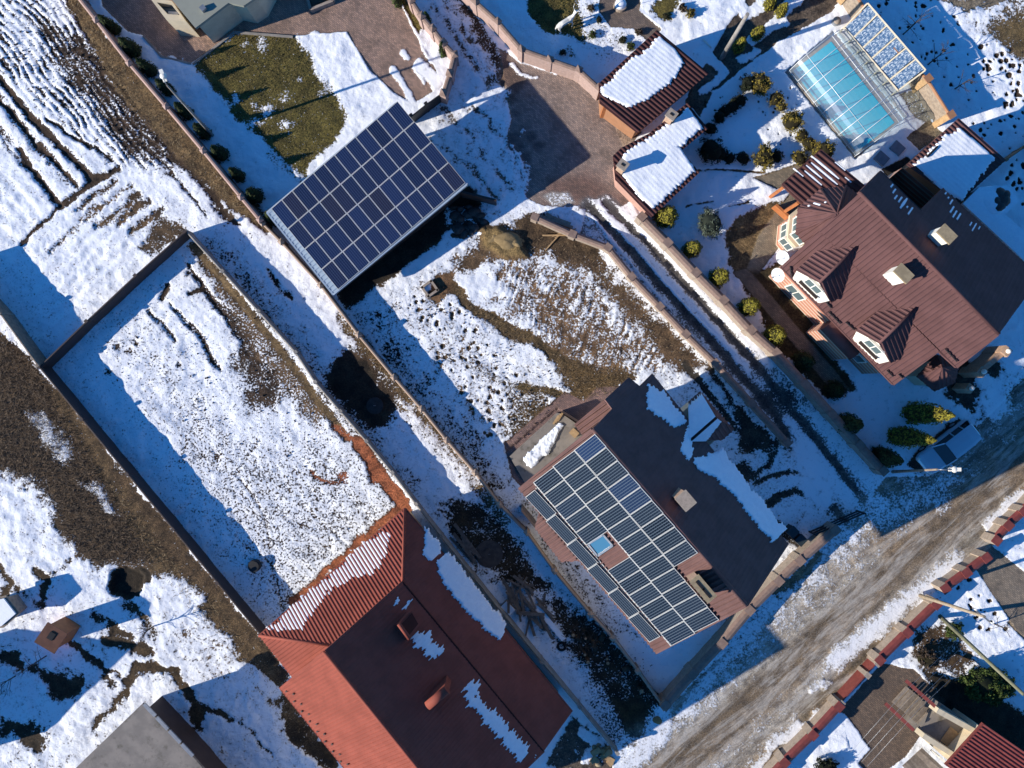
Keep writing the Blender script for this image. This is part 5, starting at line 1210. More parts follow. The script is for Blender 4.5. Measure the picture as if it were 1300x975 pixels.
mb = MB(); mb.slab([q[0] - ax_ * .15 - ay_ * .15 + Vector((0, 0, 2.26)), q[1] + ax_ * .15 - ay_ * .15 + Vector((0, 0, 2.26)), q[2] + ax_ * .15 + ay_ * .15 + Vector((0, 0, 1.97)), q[3] - ax_ * .15 + ay_ * .15 + Vector((0, 0, 1.97))], .06); mb.build('roof', pm('orange_board_roof', (.17, .068, .038), (.13, .052, .03), scale=3, rough=.7), ot)
rq = [q[0] - ax_ * .15 - ay_ * .15 + Vector((0, 0, 2.26)), q[1] + ax_ * .15 - ay_ * .15 + Vector((0, 0, 2.26)), q[2] + ax_ * .15 + ay_ * .15 + Vector((0, 0, 1.97)), q[3] - ax_ * .15 + ay_ * .15 + Vector((0, 0, 1.97))]
rb_ = lambda u, v: (rq[0] * (1 - u) + rq[1] * u) * (1 - v) + (rq[3] * (1 - u) + rq[2] * u) * v + Vector((0, 0, .04))
mb = MB(); mb.slab([rb_(.34, .42), rb_(.60, .42), rb_(.60, .74), rb_(.34, .74)], .03); mb.build('hatch', M_BLACK, ot)
mb = MB(); hq = [P(x, y, 1.5) for x, y in ((-30, 765), (7, 756), (25, 779), (4, 797), (-30, 800))]; mb.prism(hq, 1.38, 1.5); 
hut = mb.build('hutch', M_GWOOD); tag(hut, 'corner of a snow-capped low hutch at the left edge', 'hutch'); mb = MB(); mb.prism(shrink(hq, .25), 0, 1.36); mb.build('wall', M_GWOOD, hut); mb = MB(); mb.prism(shrink(hq, .15), 1.503, 1.62); mb.build('snow_cover', M_SNOW, hut)
# neighbour's house just outside the frame, whose shade lies over the yard
nb = thing('neighbour_house', 'gabled house standing just outside the left edge, shading the snowy yard', 'house', P(-230, 945)); A = [P(x, y) for x, y in ((-120, 845), (-390, 925), (-350, 1055), (-80, 975))]
rA, rB = (A[0] + A[3]) / 2 + Vector((0, 0, 6.2)), (A[1] + A[2]) / 2 + Vector((0, 0, 6.2)); E4 = [p + Vector((0, 0, 3.2)) for p in A]
mb = MB(); ribbed(mb, [rA, rB, E4[1], E4[0]], Plane(rA, rB, E4[1]).up()); ribbed(mb, [rA, rB, E4[2], E4[3]], Plane(rA, rB, E4[2]).up()); mb.build('roof', M_RED, nb); mb = MB(); gable_body(mb, E4[0], E4[1], E4[2], E4[3], rA, rB); mb.build('wall', M_CREAM, nb)

# ================================================================== HOUSE AT THE BOTTOM RIGHT
zb = 3.4; bq = [P(x, y, zb) for x, y in ((1201, 972), (1249, 919), (1345, 985), (1300, 1040))]
brh = thing('terrace_house', 'cream house with maroon ribbed roof, walled terrace and wooden steps, across the road', 'house', P(1270, 970, 2)); brh.location.z = 0
mb = MB(); pb = Plane(bq[0], bq[1], bq[2] + Vector((0, 0, .7))); q = [bq[0], bq[1], pb.at(1345, 985), pb.at(1300, 1040)]; ribbed(mb, q, q[2] - q[1], pitch=.24, amp=.06); fascia(mb, q[0], q[1]); mb.build('roof', M_REDCAP, brh)
mb = MB(); mb.prism(shrink(bq, .3), -.1, zb - .1); mb.build('wall', M_CREAM, brh)
tq = [P(x, y) for x, y in ((1146, 912), (1176, 880), (1232, 918), (1204, 950))]
mb = MB(); mb.prism(tq, -.1, 1.9); mb.build('terrace', M_GREY, brh)
mb = MB()
for a, b2 in (((1190, 902), (1244, 932)), ((1172, 934), (1216, 962))):
    p, q = P(*a, 2.7), P(*b2, 2.7); mb.beam(p - Vector((0, 0, .45)), q - Vector((0, 0, .45)), .34, .95)
mb.build('parapet', M_CREAM, brh)
mb = MB()
for a, b2 in (((1150, 864), (1195, 904)), ((1124, 893), (1160, 927))):
    p, q = P(*a, 1.7), P(*b2, 2.4); mb.beam(p, q, .22, .14)
mb.build('handrail', M_REDCAP, brh)
mb = MB()
for k in range(8):
    t = k / 8; a = lerp2((1150, 871), (1176, 893), t); b2 = lerp2((1132, 891), (1158, 914), t); p, q = P(*a), P(*b2); z = .25 + 1.6 * t
    mb.beam(p + Vector((0, 0, z)), q + Vector((0, 0, z)), .30, .07)
mb.build('step', M_GWOOD, brh)
mb = MB()
for k in range(6): a, b2 = lerp2((1188, 908), (1212, 928), k / 6), lerp2((1176, 925), (1200, 945), k / 6); mb.beam(P(*a) + Vector((0, 0, 1.95)), P(*b2) + Vector((0, 0, 1.95)), .28, .05)
mb.build('decking', M_WOOD, brh)
mb = MB()
for t in range(9): a, b2 = lerp2((1136, 960), (1160, 938), t / 9), lerp2((1160, 990), (1190, 965), t / 9); mb.beam(P(*a) + Vector((0, 0, 1.2)), P(*b2) + Vector((0, 0, 1.2)), .22, .08)
mb.build('side_roof', M_GWOOD, brh)
a, b2 = P(1185, 955, 1.5), P(1205, 972, 1.5); window(brh, (a + b2) / 2 + Vector((-.05, .05, 0)), (b2 - a), Vector((-.64, .77, 0)), .9, 1.0)
# ================================================================== FENCES AND WALLS
def fence(name, label, tops, h, thick, mpanel, mcope, mpost=None, post=.32, cope=.10, post_up=.12, cat='fence', cope_w=None, posts=True, cap='pyramid', group=None, pn='panel'):
    """tops: photo pixels of the fence's top at each post"""
    pts = [P(x, y, h) for x, y in tops]
    r = thing(name, label, cat, (pts[len(pts) // 2].x, pts[len(pts) // 2].y, 0), group)
    for a, b in zip(pts, pts[1:]):
        d = (b - a).normalized(); g = post / 2 if posts else 0.0
        p, q = a + d * g, b - d * g; dz = Vector((0, 0, 1))
        mb = MB(); mb.hull(*[[Vector((v.x, v.y, z)) for v in (p + s, q + s, q - s, p - s)] for s in (Vector((-d.y, d.x, 0)) * thick / 2,) for z in (-.2, h - cope)]); pa = mb.build(pn, mpanel, r)
        if mcope:
            cw = (cope_w or thick + .08) / 2; s = Vector((-d.y, d.x, 0)) * cw; mb = MB()
            mb.hull([p + s - dz * cope * .98, q + s - dz * cope * .98, q - s - dz * cope * .98, p - s - dz * cope * .98], [p + s * .35, q + s * .35, q - s * .35, p - s * .35]); mb.build('coping', mcope, pa)
    if posts:
        for i, a in enumerate(pts):
            b = pts[min(i + 1, len(pts) - 1)]; c = pts[max(i - 1, 0)]; d = (b - c).normalized()
            mb = MB(); mb.box(a, d, post, post, -.2, h + post_up - .08); po = mb.build('post', mpost or mpanel, r)
            mb = MB(); e = post / 2 + .04; s = Vector((-d.y, d.x, 0)); z0 = h + post_up - .078
            q = [Vector((a.x, a.y, z0)) + d * e * i_ + s * e * j_ for i_, j_ in ((-1, -1), (1, -1), (1, 1), (-1, 1))]
            if cap == 'pyramid':
                ap = Vector((a.x, a.y, z0 + .16))
                for k in range(4): mb.face([q[k], q[(k + 1) % 4], ap])
                mb.face(q[::-1])
            else: mb.hull(q, [v + dz * .08 for v in q] if False else [v + Vector((0, 0, .08)) for v in q])
            mb.build('cap', mcope or mpost or mpanel, po)
    return r
fence('boundary_wall', 'long wall with mauve coping between the ploughed field and the thuja row', [(60, -56), (96, -8), (122, 25), (164, 80), (211, 135), (258, 191), (306, 250), (330, 279)], 1.6, .22, M_FENMAUVE, pm('mauve_coping', (.34, .22, .18), (.29, .185, .155), scale=3, rough=.6), cat='wall', pn='panel')
fence('boundary_fence', 'long taupe metal fence with capped posts passing the solar carport down to the road', [(333, 283), (357, 307), (407, 362), (455, 425), (500, 479), (535, 519), (567, 559), (603, 600), (634, 641), (669, 676), (704, 725), (750, 780), (778, 810), (810, 852), (843, 898)], 1.2, .12, M_FENMET, pm('taupe_coping', (.36, .26, .19), (.31, .22, .165), scale=3, rough=.6), post=.30, cat='fence')
fence('sheet_fence', 'tall dark brown sheet metal fence on two sides of the walled snowy plot', [(235, 294), (172, 350), (110, 408), (50, 466), (104, 532), (162, 602), (220, 672), (276, 740), (330, 805), (373, 862)], 1.35, .10, M_DARKMET, M_DARKMET, post=.14, cap='flat', cat='fence')
fence('slab_fence', 'thin grey concrete slab fence between the snowy plot and the shaded lane', [(236, 293), (282, 344), (328, 395), (375, 447), (400, 485), (432, 522), (465, 560), (498, 600), (528, 640), (560, 681), (600, 731), (639, 780), (688, 840), (736, 898), (784, 957)], 1.2, .09, M_CONC, M_CONC, post=.15, cap='flat', post_up=.02, cat='fence')
fence('rail_fence', 'short dark fence meeting the corner of the brown plot fence beside dry brush', [(-60, 330), (0, 398), (48, 464)], 1.5, .10, M_GWOOD, M_GWOOD, post=.14, cap='flat', cat='fence')
fence('street_wall', 'brick-coped street wall along the muddy road below the solar house', [(845, 896), (880, 856), (917, 817), (952, 775), (989, 738), (1016, 712), (1061, 673)], 1.5, .40, M_STONE, M_COPE, post=.50, cope_w=.62, cat='wall', cap='flat', post_up=.05)
fence('garden_wall', 'low stone wall on the garden side of the rutted driveway', [(679, 275), (727, 297), (772, 314), (802, 351), (838, 389), (871, 424), (909, 461), (955, 512), (1000, 562)], 1.0, .26, M_STONE, M_COPE, post=.42, cope_w=.42, cat='wall', cap='flat', post_up=.04)
fence('villa_wall', 'broad-coped stone wall between the rutted driveway and the villa garden', [(815, 275), (848, 308), (884, 346), (919, 381), (954, 419), (986, 448), (1023, 488), (1057, 526), (1092, 565), (1122, 598)], 1.5, .34, M_STONE, M_COPE, post=.46, cope_w=.56, cat='wall', cap='flat', post_up=.05)
fence('pink_stone_wall', 'curving pink stone wall with spiked posts around the cobbled court', [(575, -26), (604, 2), (632, 27), (662, 62), (698, 75), (735, 88), (760, 111)], 1.7, .26, M_PINKST, M_COPE, post=.36, cat='wall')
fence('stepped_wall', 'stepped brick wall between the brown patio and the snowy lane', [(508, -26), (522, 0), (535, 20), (549, 36), (563, 54), (577, 69), (571, 93), (563, 118)], 1.5, .26, M_PINKST, M_COPE, post=.40, cat='wall')
fence('slatted_gate', 'dark slatted gate closing the lane beside the carport', [(522, 147), (541, 132), (562, 117)], 1.4, .08, M_BLACK, None, post=.16, cap='flat', cat='gate')
fence('board_wall', 'brown board fence with pale posts behind the pool garden', [(1060, -40), (1082, -15), (1100, 12), (1140, 62), (1178, 100), (1207, 146)], 1.8, .14, M_GWOOD, M_BROWNW, mpost=M_WOOD, post=.42, cap='flat', cat='fence')
fence('thin_fence', 'thin rust-brown rail fence running from the garden shed to the right edge', [(1277, 203), (1300, 187), (1335, 166)], 1.3, .06, M_BROWNW, M_BROWNW, post=.12, cap='flat', cat='fence')
# the red-capped street wall across the road, bay by bay
def redwall(label, tops):
    r = fence('red_capped_wall', label, tops, 1.25, .24, M_STONE, M_REDCAP, mpost=M_STONE, post=.50, cope=.10, cope_w=.62, cat='wall', cap='flat', post_up=.10)
    return r
redwall('red-coped stone wall bays beside the leaning poles across the road', [(1200, 747), (1227, 727), (1252, 708)])
redwall('red-coped stone wall at the right edge beyond the garden path gate', [(1265, 686), (1280, 667), (1300, 649), (1325, 622)])
redwall('red-coped stone wall bays in front of the brown shrubs', [(1117, 838), (1152, 803), (1189, 767)])
redwall('red-coped stone wall bays beside the shaded snowy lawn, bottom of the road', [(966, 1000), (996, 968), (1032, 933), (1065, 897)])
g = fence('driveway_gate', 'dark red closed gate of the house with the wooden terrace steps', [(1068, 893), (1101, 857), (1114, 842)], 1.2, .08, M_REDCAP, None, post=.3, mpost=M_STONE, cap='flat', cat='gate')
mb = MB()
g2_ = thing('sliding_gate', 'dark sliding gate at the foot of the rutted driveway', 'gate', P(1085, 660))
a, b = P(1036, 679, 1.3), P(1098, 652, 1.3)
for z in (.25, .7, 1.15): mb = MB(); mb.beam(Vector((a.x, a.y, z)), Vector((b.x, b.y, z)), .07, .16); mb.build('rail', M_BLACK, g2_)
for t in (0, .33, .66, 1): p = a + (b - a) * t; mb = MB(); mb.box(p, (1, 0), .10, .10, 0, 1.4); mb.build('post', M_BLACK, g2_)
# brick gate pillars of the villa
def pillar_pair(label, a, b, h):
    r = thing('brick_gate_wall', label, 'wall', P(*a)); p, q = P(*a, h), P(*b, h); mb = MB(); mb.beam(p - Vector((0, 0, h / 2)), q - Vector((0, 0, h / 2)), .35, h); mb.build('panel', M_BRICK, r)
    for v in (p, q):
        mb = MB(); mb.box(v, (1, -.8), .55, .55, 0, h + .2); po = mb.build('post', M_BRICK, r); mb = MB(); mb.ball((v.x, v.y, h + .36), .17, 0, 12, 8); mb.build('ball_finial', M_WHITE, po)
pillar_pair('pale brick gate wall with white ball lamps beside the villa', (1245, 472), (1276, 446), 2.0)
r = thing('gate_pillar', 'single brick pillar with a white ball in front of the villa', 'pillar', P(1230, 495)); v = P(1232, 493, 1.6); mb = MB(); mb.box(v, (1, -.8), .5, .5, 0, 1.6); mb.build('shaft', M_BRICK, r); mb = MB(); mb.ball((v.x, v.y, 1.75), .17); mb.build('ball_finial', M_WHITE, r)

# ================================================================== POOL ENCLOSURE AND SOLAR COLLECTORS
pe_ = thing('pool_enclosure', 'arched clear pool enclosure over bright turquoise water', 'pool cover', P(1070, 122))
W0, W1, E0_, E1_ = P(1003, 92), P(1089, 194), P(1062, 47), P(1138, 153)
ctr = (W0 + W1 + E0_ + E1_) / 4
dl_ = ((W1 - W0) + (E1_ - E0_)).normalized(); dw = Vector((-dl_.y, dl_.x, 0)); dw = dw if dw.x > 0 else -dw
LEN, WID, HT = 7.35, 4.15, 1.75
W0 = ctr - dl_ * LEN / 2 - dw * WID / 2
def arch(t, u, r=0.0):
    """u 0..1 across, t 0..1 along"""
    a = math.pi * (1 - u); k = 1 + r
    return W0 + dl_ * LEN * t + dw * (WID / 2 + math.cos(a) * WID / 2 * k) + Vector((0, 0, .06 + (HT * math.sin(a) ** .8 if 0 < u < 1 else 0) * k))
M_WATER, nt, b = newmat('pool_water'); pos = nt.nodes.new('ShaderNodeNewGeometry').outputs['Position']
nt.links.new(mixc(nt, noise(nt, pos, .6, 3), (.02, .44, .58), (.04, .52, .62)), b.inputs['Base Color']); b.inputs['Roughness'].default_value = .15
bn = nd(nt, 'ShaderNodeBump', Strength=.15); nt.links.new(noise(nt, pos, 6), bn.inputs['Height']); nt.links.new(bn.outputs[0], b.inputs['Normal'])
m, nt, b = newmat('clear_polycarbonate'); nt.nodes.remove(b); out = [n for n in nt.nodes if n.type == 'OUTPUT_MATERIAL'][0]
tb = nd(nt, 'ShaderNodeBsdfTransparent'); tb.inputs[0].default_value = (.92, .98, 1, 1); gb_ = nd(nt, 'ShaderNodeBsdfGlossy', Roughness=.24); gb_.inputs[0].default_value = (.9, .95, 1, 1); df_ = nd(nt, 'ShaderNodeBsdfDiffuse'); df_.inputs[0].default_value = (.75, .85, .88, 1)
lw = nd(nt, 'ShaderNodeLayerWeight', Blend=.35); m1 = nt.nodes.new('ShaderNodeMixShader'); m2 = nt.nodes.new('ShaderNodeMixShader'); m1.inputs[0].default_value = .11
nt.links.new(tb.outputs[0], m1.inputs[1]); nt.links.new(df_.outputs[0], m1.inputs[2]); nt.links.new(mathn(nt, 'MULTIPLY_ADD', lw.outputs['Facing'], .30, .10), m2.inputs[0]); nt.links.new(m1.outputs[0], m2.inputs[1]); nt.links.new(gb_.outputs[0], m2.inputs[2]); nt.links.new(m2.outputs[0], out.inputs[0]); M_POLY = m
mb = MB(); q = [W0 + dl_ * LEN * t + dw * WID * u for t, u in ((.02, .07), (.98, .07), (.98, .86), (.02, .86))]; mb.prism(q, .0, .05); mb.build('water', M_WATER, pe_)
mb = MB(); q2 = [W0 + dl_ * LEN * t + dw * WID * u for t, u in ((-.01, -.01), (1.01, -.01), (1.01, 1.01), (-.01, 1.01))]; mb.prism(q2, -.05, .028); mb.build('pool_deck', pm('pool_deck_stone', (.36, .29, .22), (.30, .24, .18), scale=3), pe_)
NS, NA = 8, 18
for k in range(NS):
    mb = MB(); t0, t1 = k / NS, (k + 1) / NS; sc_ = -.012 * (k % 2)
    for i in range(NA): mb.face([arch(t0, i / NA, sc_), arch(t0, (i + 1) / NA, sc_), arch(t1, (i + 1) / NA, sc_), arch(t1, i / NA, sc_)], 0, True)
    mb.build('glazing', M_POLY, pe_)
M_FR = pm('white_frame', (.70, .72, .72), (.64, .66, .66), scale=3, rough=.35, metallic=.2)
for k in range(NS + 1): mb = MB(); mb.tube([arch(k / NS, i / NA, .012) for i in range(NA + 1)], .026, 6); mb.build('arch_rib', M_FR, pe_)
for u in (.02, .30, .62, .98): mb = MB(); mb.tube([arch(0, u, .01), arch(1, u, .01)], .02, 6); mb.build('side_rail', M_FR, pe_)
mb = MB(); e = [arch(1, i / NA, 0) for i in range(NA + 1)]
for i in range(NA): mb.face([e[i], e[i + 1], Vector((e[i + 1].x, e[i + 1].y, .03)), Vector((e[i].x, e[i].y, .03))])
mb.build('end_panel', M_POLY, pe_)

sc = thing('solar_collector_rack', 'wooden rack holding six blue sparkling solar heat collectors behind the pool', 'solar collectors', P(1120, 60))
SP = Plane((1071.5, 35, 1.0), (1140, 115, 1.0), (1175, 89, 2.1)); KK = [(1101.5, 4), (1071.5, 35), (1140, 115), (1175, 89)]
m, nt, b = newmat('collector_tubes'); ob = nt.nodes.new('ShaderNodeTexCoord').outputs['Object']; sp = nt.nodes.new('ShaderNodeSeparateXYZ'); nt.links.new(ob, sp.inputs[0])
vo = nd(nt, 'ShaderNodeTexVoronoi', Scale=11.0); nt.links.new(ob, vo.inputs['Vector']); fr = mathn(nt, 'FRACT', mathn(nt, 'MULTIPLY', sp.outputs[0], 14)); st = ramp(nt, mathn(nt, 'ABSOLUTE', mathn(nt, 'SUBTRACT', fr, .5)), .2, .45)
f = mathn(nt, 'MULTIPLY', ramp(nt, noise(nt, ob, 9, 5, .8), .47, .62), .8); col = mixc(nt, f, (.035, .095, .19), (.64, .71, .75)); col = mixc(nt, mathn(nt, 'MULTIPLY', st, .35), col, (.04, .06, .15)); nt.links.new(col, b.inputs['Base Color']); b.inputs['Roughness'].default_value = .3  # pale flecks paint sparkling glints into the collector colour
M_COLL = m
M_CRM = pm('cream_timber', (.56, .49, .36), (.48, .42, .31), scale=4, rough=.7)
mc = MB(); mc.prism([(0, 0), (1, 0), (1, 1), (0, 1)], 0, 1); o = mc.build('collector', M_COLL, origin=(0, 0, 0)); ME_C = o.data; bpy.data.objects.remove(o)
for i in range(6):
    u0, u1 = i / 6 + .012, (i + 1) / 6 - .012
    pt = lambda u, v: SP.at(*lerp2(lerp2(KK[1], KK[2], u), lerp2(KK[0], KK[3], u), v), .06)
    o, ox, oy = pt(u0, .03), pt(u1, .03), pt(u0, .97); ob = put_panel(ME_C, sc, o, ox - o, oy - o, SP.n, .06, 0); ob.name = 'collector'
for i in range(7):
    u = i / 6; a, b_ = SP.at(*lerp2(KK[1], KK[2], u), .1), SP.at(*lerp2(KK[0], KK[3], u), .1); a = a + (a - b_) * .14; mb = MB(); mb.beam(a, b_, .09, .12, 0, up=SP.n); mb.build('batten', M_CRM, sc)
    for v in (.04, .94):
        p = SP.at(*lerp2(lerp2(KK[1], KK[2], u), lerp2(KK[0], KK[3], u), v), 0); mb = MB(); mb.box(p, (1, 0), .09, .09, 0, p.z); mb.build('leg', M_CRM, sc)
for v in (0, 1): mb = MB(); a, b_ = SP.at(*lerp2(KK[1], KK[0], v), .17), SP.at(*lerp2(KK[2], KK[3], v), .17); mb.beam(a, b_, .10, .10, 0, up=SP.n); mb.build('rail', M_CRM, sc)

# ================================================================== PLANTS
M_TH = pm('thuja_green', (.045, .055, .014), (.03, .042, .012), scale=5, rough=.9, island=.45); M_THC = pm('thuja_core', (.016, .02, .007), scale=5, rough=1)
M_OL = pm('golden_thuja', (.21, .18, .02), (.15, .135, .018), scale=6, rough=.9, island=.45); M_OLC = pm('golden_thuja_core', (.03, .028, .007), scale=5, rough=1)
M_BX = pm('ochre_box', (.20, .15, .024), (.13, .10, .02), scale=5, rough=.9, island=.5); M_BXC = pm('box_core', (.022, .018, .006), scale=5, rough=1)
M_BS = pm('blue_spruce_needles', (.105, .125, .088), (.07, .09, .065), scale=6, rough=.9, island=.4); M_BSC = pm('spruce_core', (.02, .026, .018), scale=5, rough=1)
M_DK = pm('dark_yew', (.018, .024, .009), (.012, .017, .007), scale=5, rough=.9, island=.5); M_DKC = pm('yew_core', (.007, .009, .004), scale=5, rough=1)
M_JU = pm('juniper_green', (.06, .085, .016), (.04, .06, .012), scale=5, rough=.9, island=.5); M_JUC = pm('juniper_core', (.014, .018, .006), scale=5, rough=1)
M_BARK = pm('bark', (.075, .055, .04), (.05, .037, .028), scale=8, rough=.95); M_TWIG = pm('twigs', (.10, .07, .048), (.065, .046, .032), scale=8, rough=.95, island=.4)
M_STRAW = pm('dry_straw', (.23, .17, .095), (.15, .11, .065), scale=4, rough=.95, island=.5); M_BRUSH = pm('dead_brush', (.12, .085, .055), (.075, .053, .037), scale=4, rough=.95, island=.5)
_pl = {}
def plant(name, label, cat, x, y, kind, radius, height, mats, seed=1, group=None, n=900, leaf=.09, top=None):
    """x,y: foot of the plant in photo pixels"""
    c = P(x, y); r = thing(name, label, cat, c, group)
    key = (kind, round(radius, 2), round(height, 2), seed % 3)
    if key not in _pl:
        if kind == 'cone': mb = make_cone_bush(radius, height, seed, n, leaf)
        else: mb = make_round_bush(name, radius, height, mats, seed, n, leaf)
        o = mb.build('foliage', mats, origin=(0, 0, 0)); _pl[key] = o.data; COL.objects.unlink(o); bpy.data.objects.remove(o)
    f = bpy.data.objects.new('foliage', _pl[key]); COL.objects.link(f); f.parent = r; f.rotation_euler = (0, 0, seed * 1.7); rs_ = random.Random(int(x * 7 + y)); f.scale = (rs_.uniform(.82, 1.15), rs_.uniform(.82, 1.15), rs_.uniform(.85, 1.15))
    if [m_.name for m_ in f.data.materials] != [m_.name for m_ in mats]:
        f.data = f.data.copy()
        for i, m_ in enumerate(mats): f.data.materials[i] = m_
    mb = MB(); mb.tube([(c.x, c.y, -.1), (c.x, c.y, height * .3)], .06, 6); mb.build('stem', M_BARK, r)
    return r
TR = [(122, 18), (147, 46), (170, 73), (193, 98), (217, 128), (240, 154), (262, 182), (285, 210), (308, 237), (332, 266)]
ORD = ['first', 'second', 'third', 'fourth', 'fifth', 'sixth', 'seventh', 'eighth', 'ninth', 'tenth']
for i, (x, y) in enumerate(TR):
    x, y = x * .965 + 30, y * .965 + 22
    plant('thuja', f'dark conical thuja along the mauve-coped wall, {ORD[i]} from the top of the photo', 'thuja', x, y, 'cone', .62, 2.1 + .1 * ((i * 7) % 4), [M_TH, M_THC], i, 'thujas along the boundary wall', 700, .11)
for i, (x, y, lab) in enumerate(((849, 272, 'golden thuja at the corner of the snow-roofed outbuilding'), (883, 313, 'golden thuja just below the grey-blue spruce'), (917, 350, 'golden thuja midway along the villa wall'), (956, 388, 'golden thuja where the villa wall falls into shade'), (989, 425, 'golden thuja half in shade near the villa entrance bay'))):
    x, y = 650 + (x - 650) * .97, 487.5 + (y - 487.5) * .97
    plant('golden_thuja', lab, 'thuja', x, y, 'cone', .84, 2.4, [M_OL, M_OLC], i, 'golden thujas along the villa wall', 1100, .11)
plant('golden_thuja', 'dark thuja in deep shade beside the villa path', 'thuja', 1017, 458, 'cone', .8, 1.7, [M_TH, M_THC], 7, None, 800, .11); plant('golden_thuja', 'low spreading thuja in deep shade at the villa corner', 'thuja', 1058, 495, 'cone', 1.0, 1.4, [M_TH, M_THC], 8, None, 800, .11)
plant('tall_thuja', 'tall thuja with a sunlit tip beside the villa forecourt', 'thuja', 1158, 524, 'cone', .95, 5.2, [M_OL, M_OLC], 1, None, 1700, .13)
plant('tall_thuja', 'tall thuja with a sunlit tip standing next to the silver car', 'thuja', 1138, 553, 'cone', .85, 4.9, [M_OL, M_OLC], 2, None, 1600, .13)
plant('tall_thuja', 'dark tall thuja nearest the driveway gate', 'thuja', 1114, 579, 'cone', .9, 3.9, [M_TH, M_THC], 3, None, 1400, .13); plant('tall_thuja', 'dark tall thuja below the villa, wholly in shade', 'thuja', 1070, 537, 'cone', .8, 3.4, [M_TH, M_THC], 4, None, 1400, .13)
for i, (x, y, rr, lab) in enumerate(((961, 111, .96, 'round ochre bush at the top of the snowy lawn circle'), (1000, 159, .98, 'round ochre bush between the lawn circle and the pool'), (966, 203, .94, 'round ochre bush at the foot of the snowy lawn circle'), (1039, 197, .88, 'round ochre bush touching the striped porch roof'))):
    plant('round_bush', lab, 'bush', x, y, 'ball', rr, 1.35, [M_BX, M_BXC], 20 + i, 'round clipped bushes by the pool', 1900, .10)
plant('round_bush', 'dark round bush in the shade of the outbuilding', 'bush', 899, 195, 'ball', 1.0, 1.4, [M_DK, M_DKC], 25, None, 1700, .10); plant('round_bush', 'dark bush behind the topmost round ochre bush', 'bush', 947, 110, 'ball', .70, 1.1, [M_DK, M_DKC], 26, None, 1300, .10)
plant('blue_spruce', 'grey-blue round spruce on the striped snowy lawn', 'spruce', 898, 287, 'ball', 1.12, 1.7, [M_BS, M_BSC], 27, None, 2600, .09)
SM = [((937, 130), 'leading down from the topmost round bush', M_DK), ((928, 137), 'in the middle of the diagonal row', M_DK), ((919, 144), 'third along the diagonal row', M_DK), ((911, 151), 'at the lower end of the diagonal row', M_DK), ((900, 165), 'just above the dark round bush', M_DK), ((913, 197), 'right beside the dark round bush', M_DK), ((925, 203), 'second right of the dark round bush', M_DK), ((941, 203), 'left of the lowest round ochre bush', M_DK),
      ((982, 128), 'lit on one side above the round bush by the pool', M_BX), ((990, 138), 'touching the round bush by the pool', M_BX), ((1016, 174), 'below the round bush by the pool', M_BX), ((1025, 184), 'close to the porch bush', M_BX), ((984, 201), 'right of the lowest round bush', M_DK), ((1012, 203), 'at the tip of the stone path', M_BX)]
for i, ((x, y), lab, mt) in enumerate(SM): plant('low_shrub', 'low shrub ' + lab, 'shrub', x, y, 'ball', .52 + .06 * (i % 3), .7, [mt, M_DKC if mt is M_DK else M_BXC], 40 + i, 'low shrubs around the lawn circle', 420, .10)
for i, (x, y, lab) in enumerate(((975, 8, 'golden conifer at the top edge above the wooden walk'), (990, 17, 'golden conifer second from the top along the planted walk'), (960, 46, 'golden conifer beside the pale utility pole'), (936, 62, 'dark-sided conifer nearest the foot of the utility pole'))): plant('walk_conifer', lab, 'conifer', x, y, 'cone', .52, 1.5, [M_OL, M_OLC], i, 'conifers along the wooden walk', 500, .11)
for i, (x, y, lab) in enumerate(((543, 30, 'small green conifer in the grass strip by the stepped wall'), (563, 68, 'small green conifer in the snow by the stepped wall'), (506, 6, 'small conifer at the top of the grass strip'))): plant('small_conifer', lab, 'conifer', x, y, 'cone', .42, 1.9, [M_JU, M_JUC], i, 'small conifers by the stepped wall', 500, .10)
plant('juniper', 'big spreading green juniper beside the terrace house', 'juniper', 1238, 862, 'ball', 1.75, 1.6, [M_JU, M_JUC], 61, None, 5200, .15); plant('juniper', 'smaller green juniper lobe reaching right along the pole', 'juniper', 1258, 868, 'ball', 1.2, 1.2, [M_JU, M_JUC], 62, None, 2600, .14)
plant('brown_shrub', 'brown withered shrub behind the red-coped wall', 'shrub', 1172, 833, 'ball', .8, .9, [M_TWIG, M_BXC], 63, None, 1500, .12); plant('green_shrub', 'small green shrub under the leaning pole', 'shrub', 1208, 798, 'ball', .7, .8, [M_JU, M_JUC], 64, None, 1000, .12); plant('dark_shrub', 'dark evergreen shrub at the bottom edge beside the snowy lawn', 'shrub', 1045, 972, 'ball', .9, .9, [M_DK, M_DKC], 65, None, 1200, .12)
plant('garden_bush', 'small yellow bush in the snow by the top garden path', 'shrub', 876, 19, 'ball', .36, .5, [M_BX, M_BXC], 66, None, 300, .10); plant('garden_bush', 'brown bush on the rim of the round garden path', 'shrub', 866, 12, 'ball', .3, .4, [M_TWIG, M_BXC], 67, None, 300, .10)
for i, (x, y) in enumerate(((750, 12), (760, 27), (752, 46), (714, 68), (790, 52), (800, 60), (810, 42), (845, 22))): plant('rockery_shrub', ['purple-brown tuft at the mouth of the round path', 'brown tuft left of the round path', 'dark tuft under the deer', 'grey tuft by the pink wall', 'green tuft above the dark garage', 'second green tuft above the dark garage', 'round dark tuft by the path', 'dark tuft across the path'][i], 'shrub', x, y, 'ball', .3, .35, [[M_TWIG, M_DK, M_JU][i % 3], M_BXC], 70 + i, 'tufts in the top garden', 260, .09)
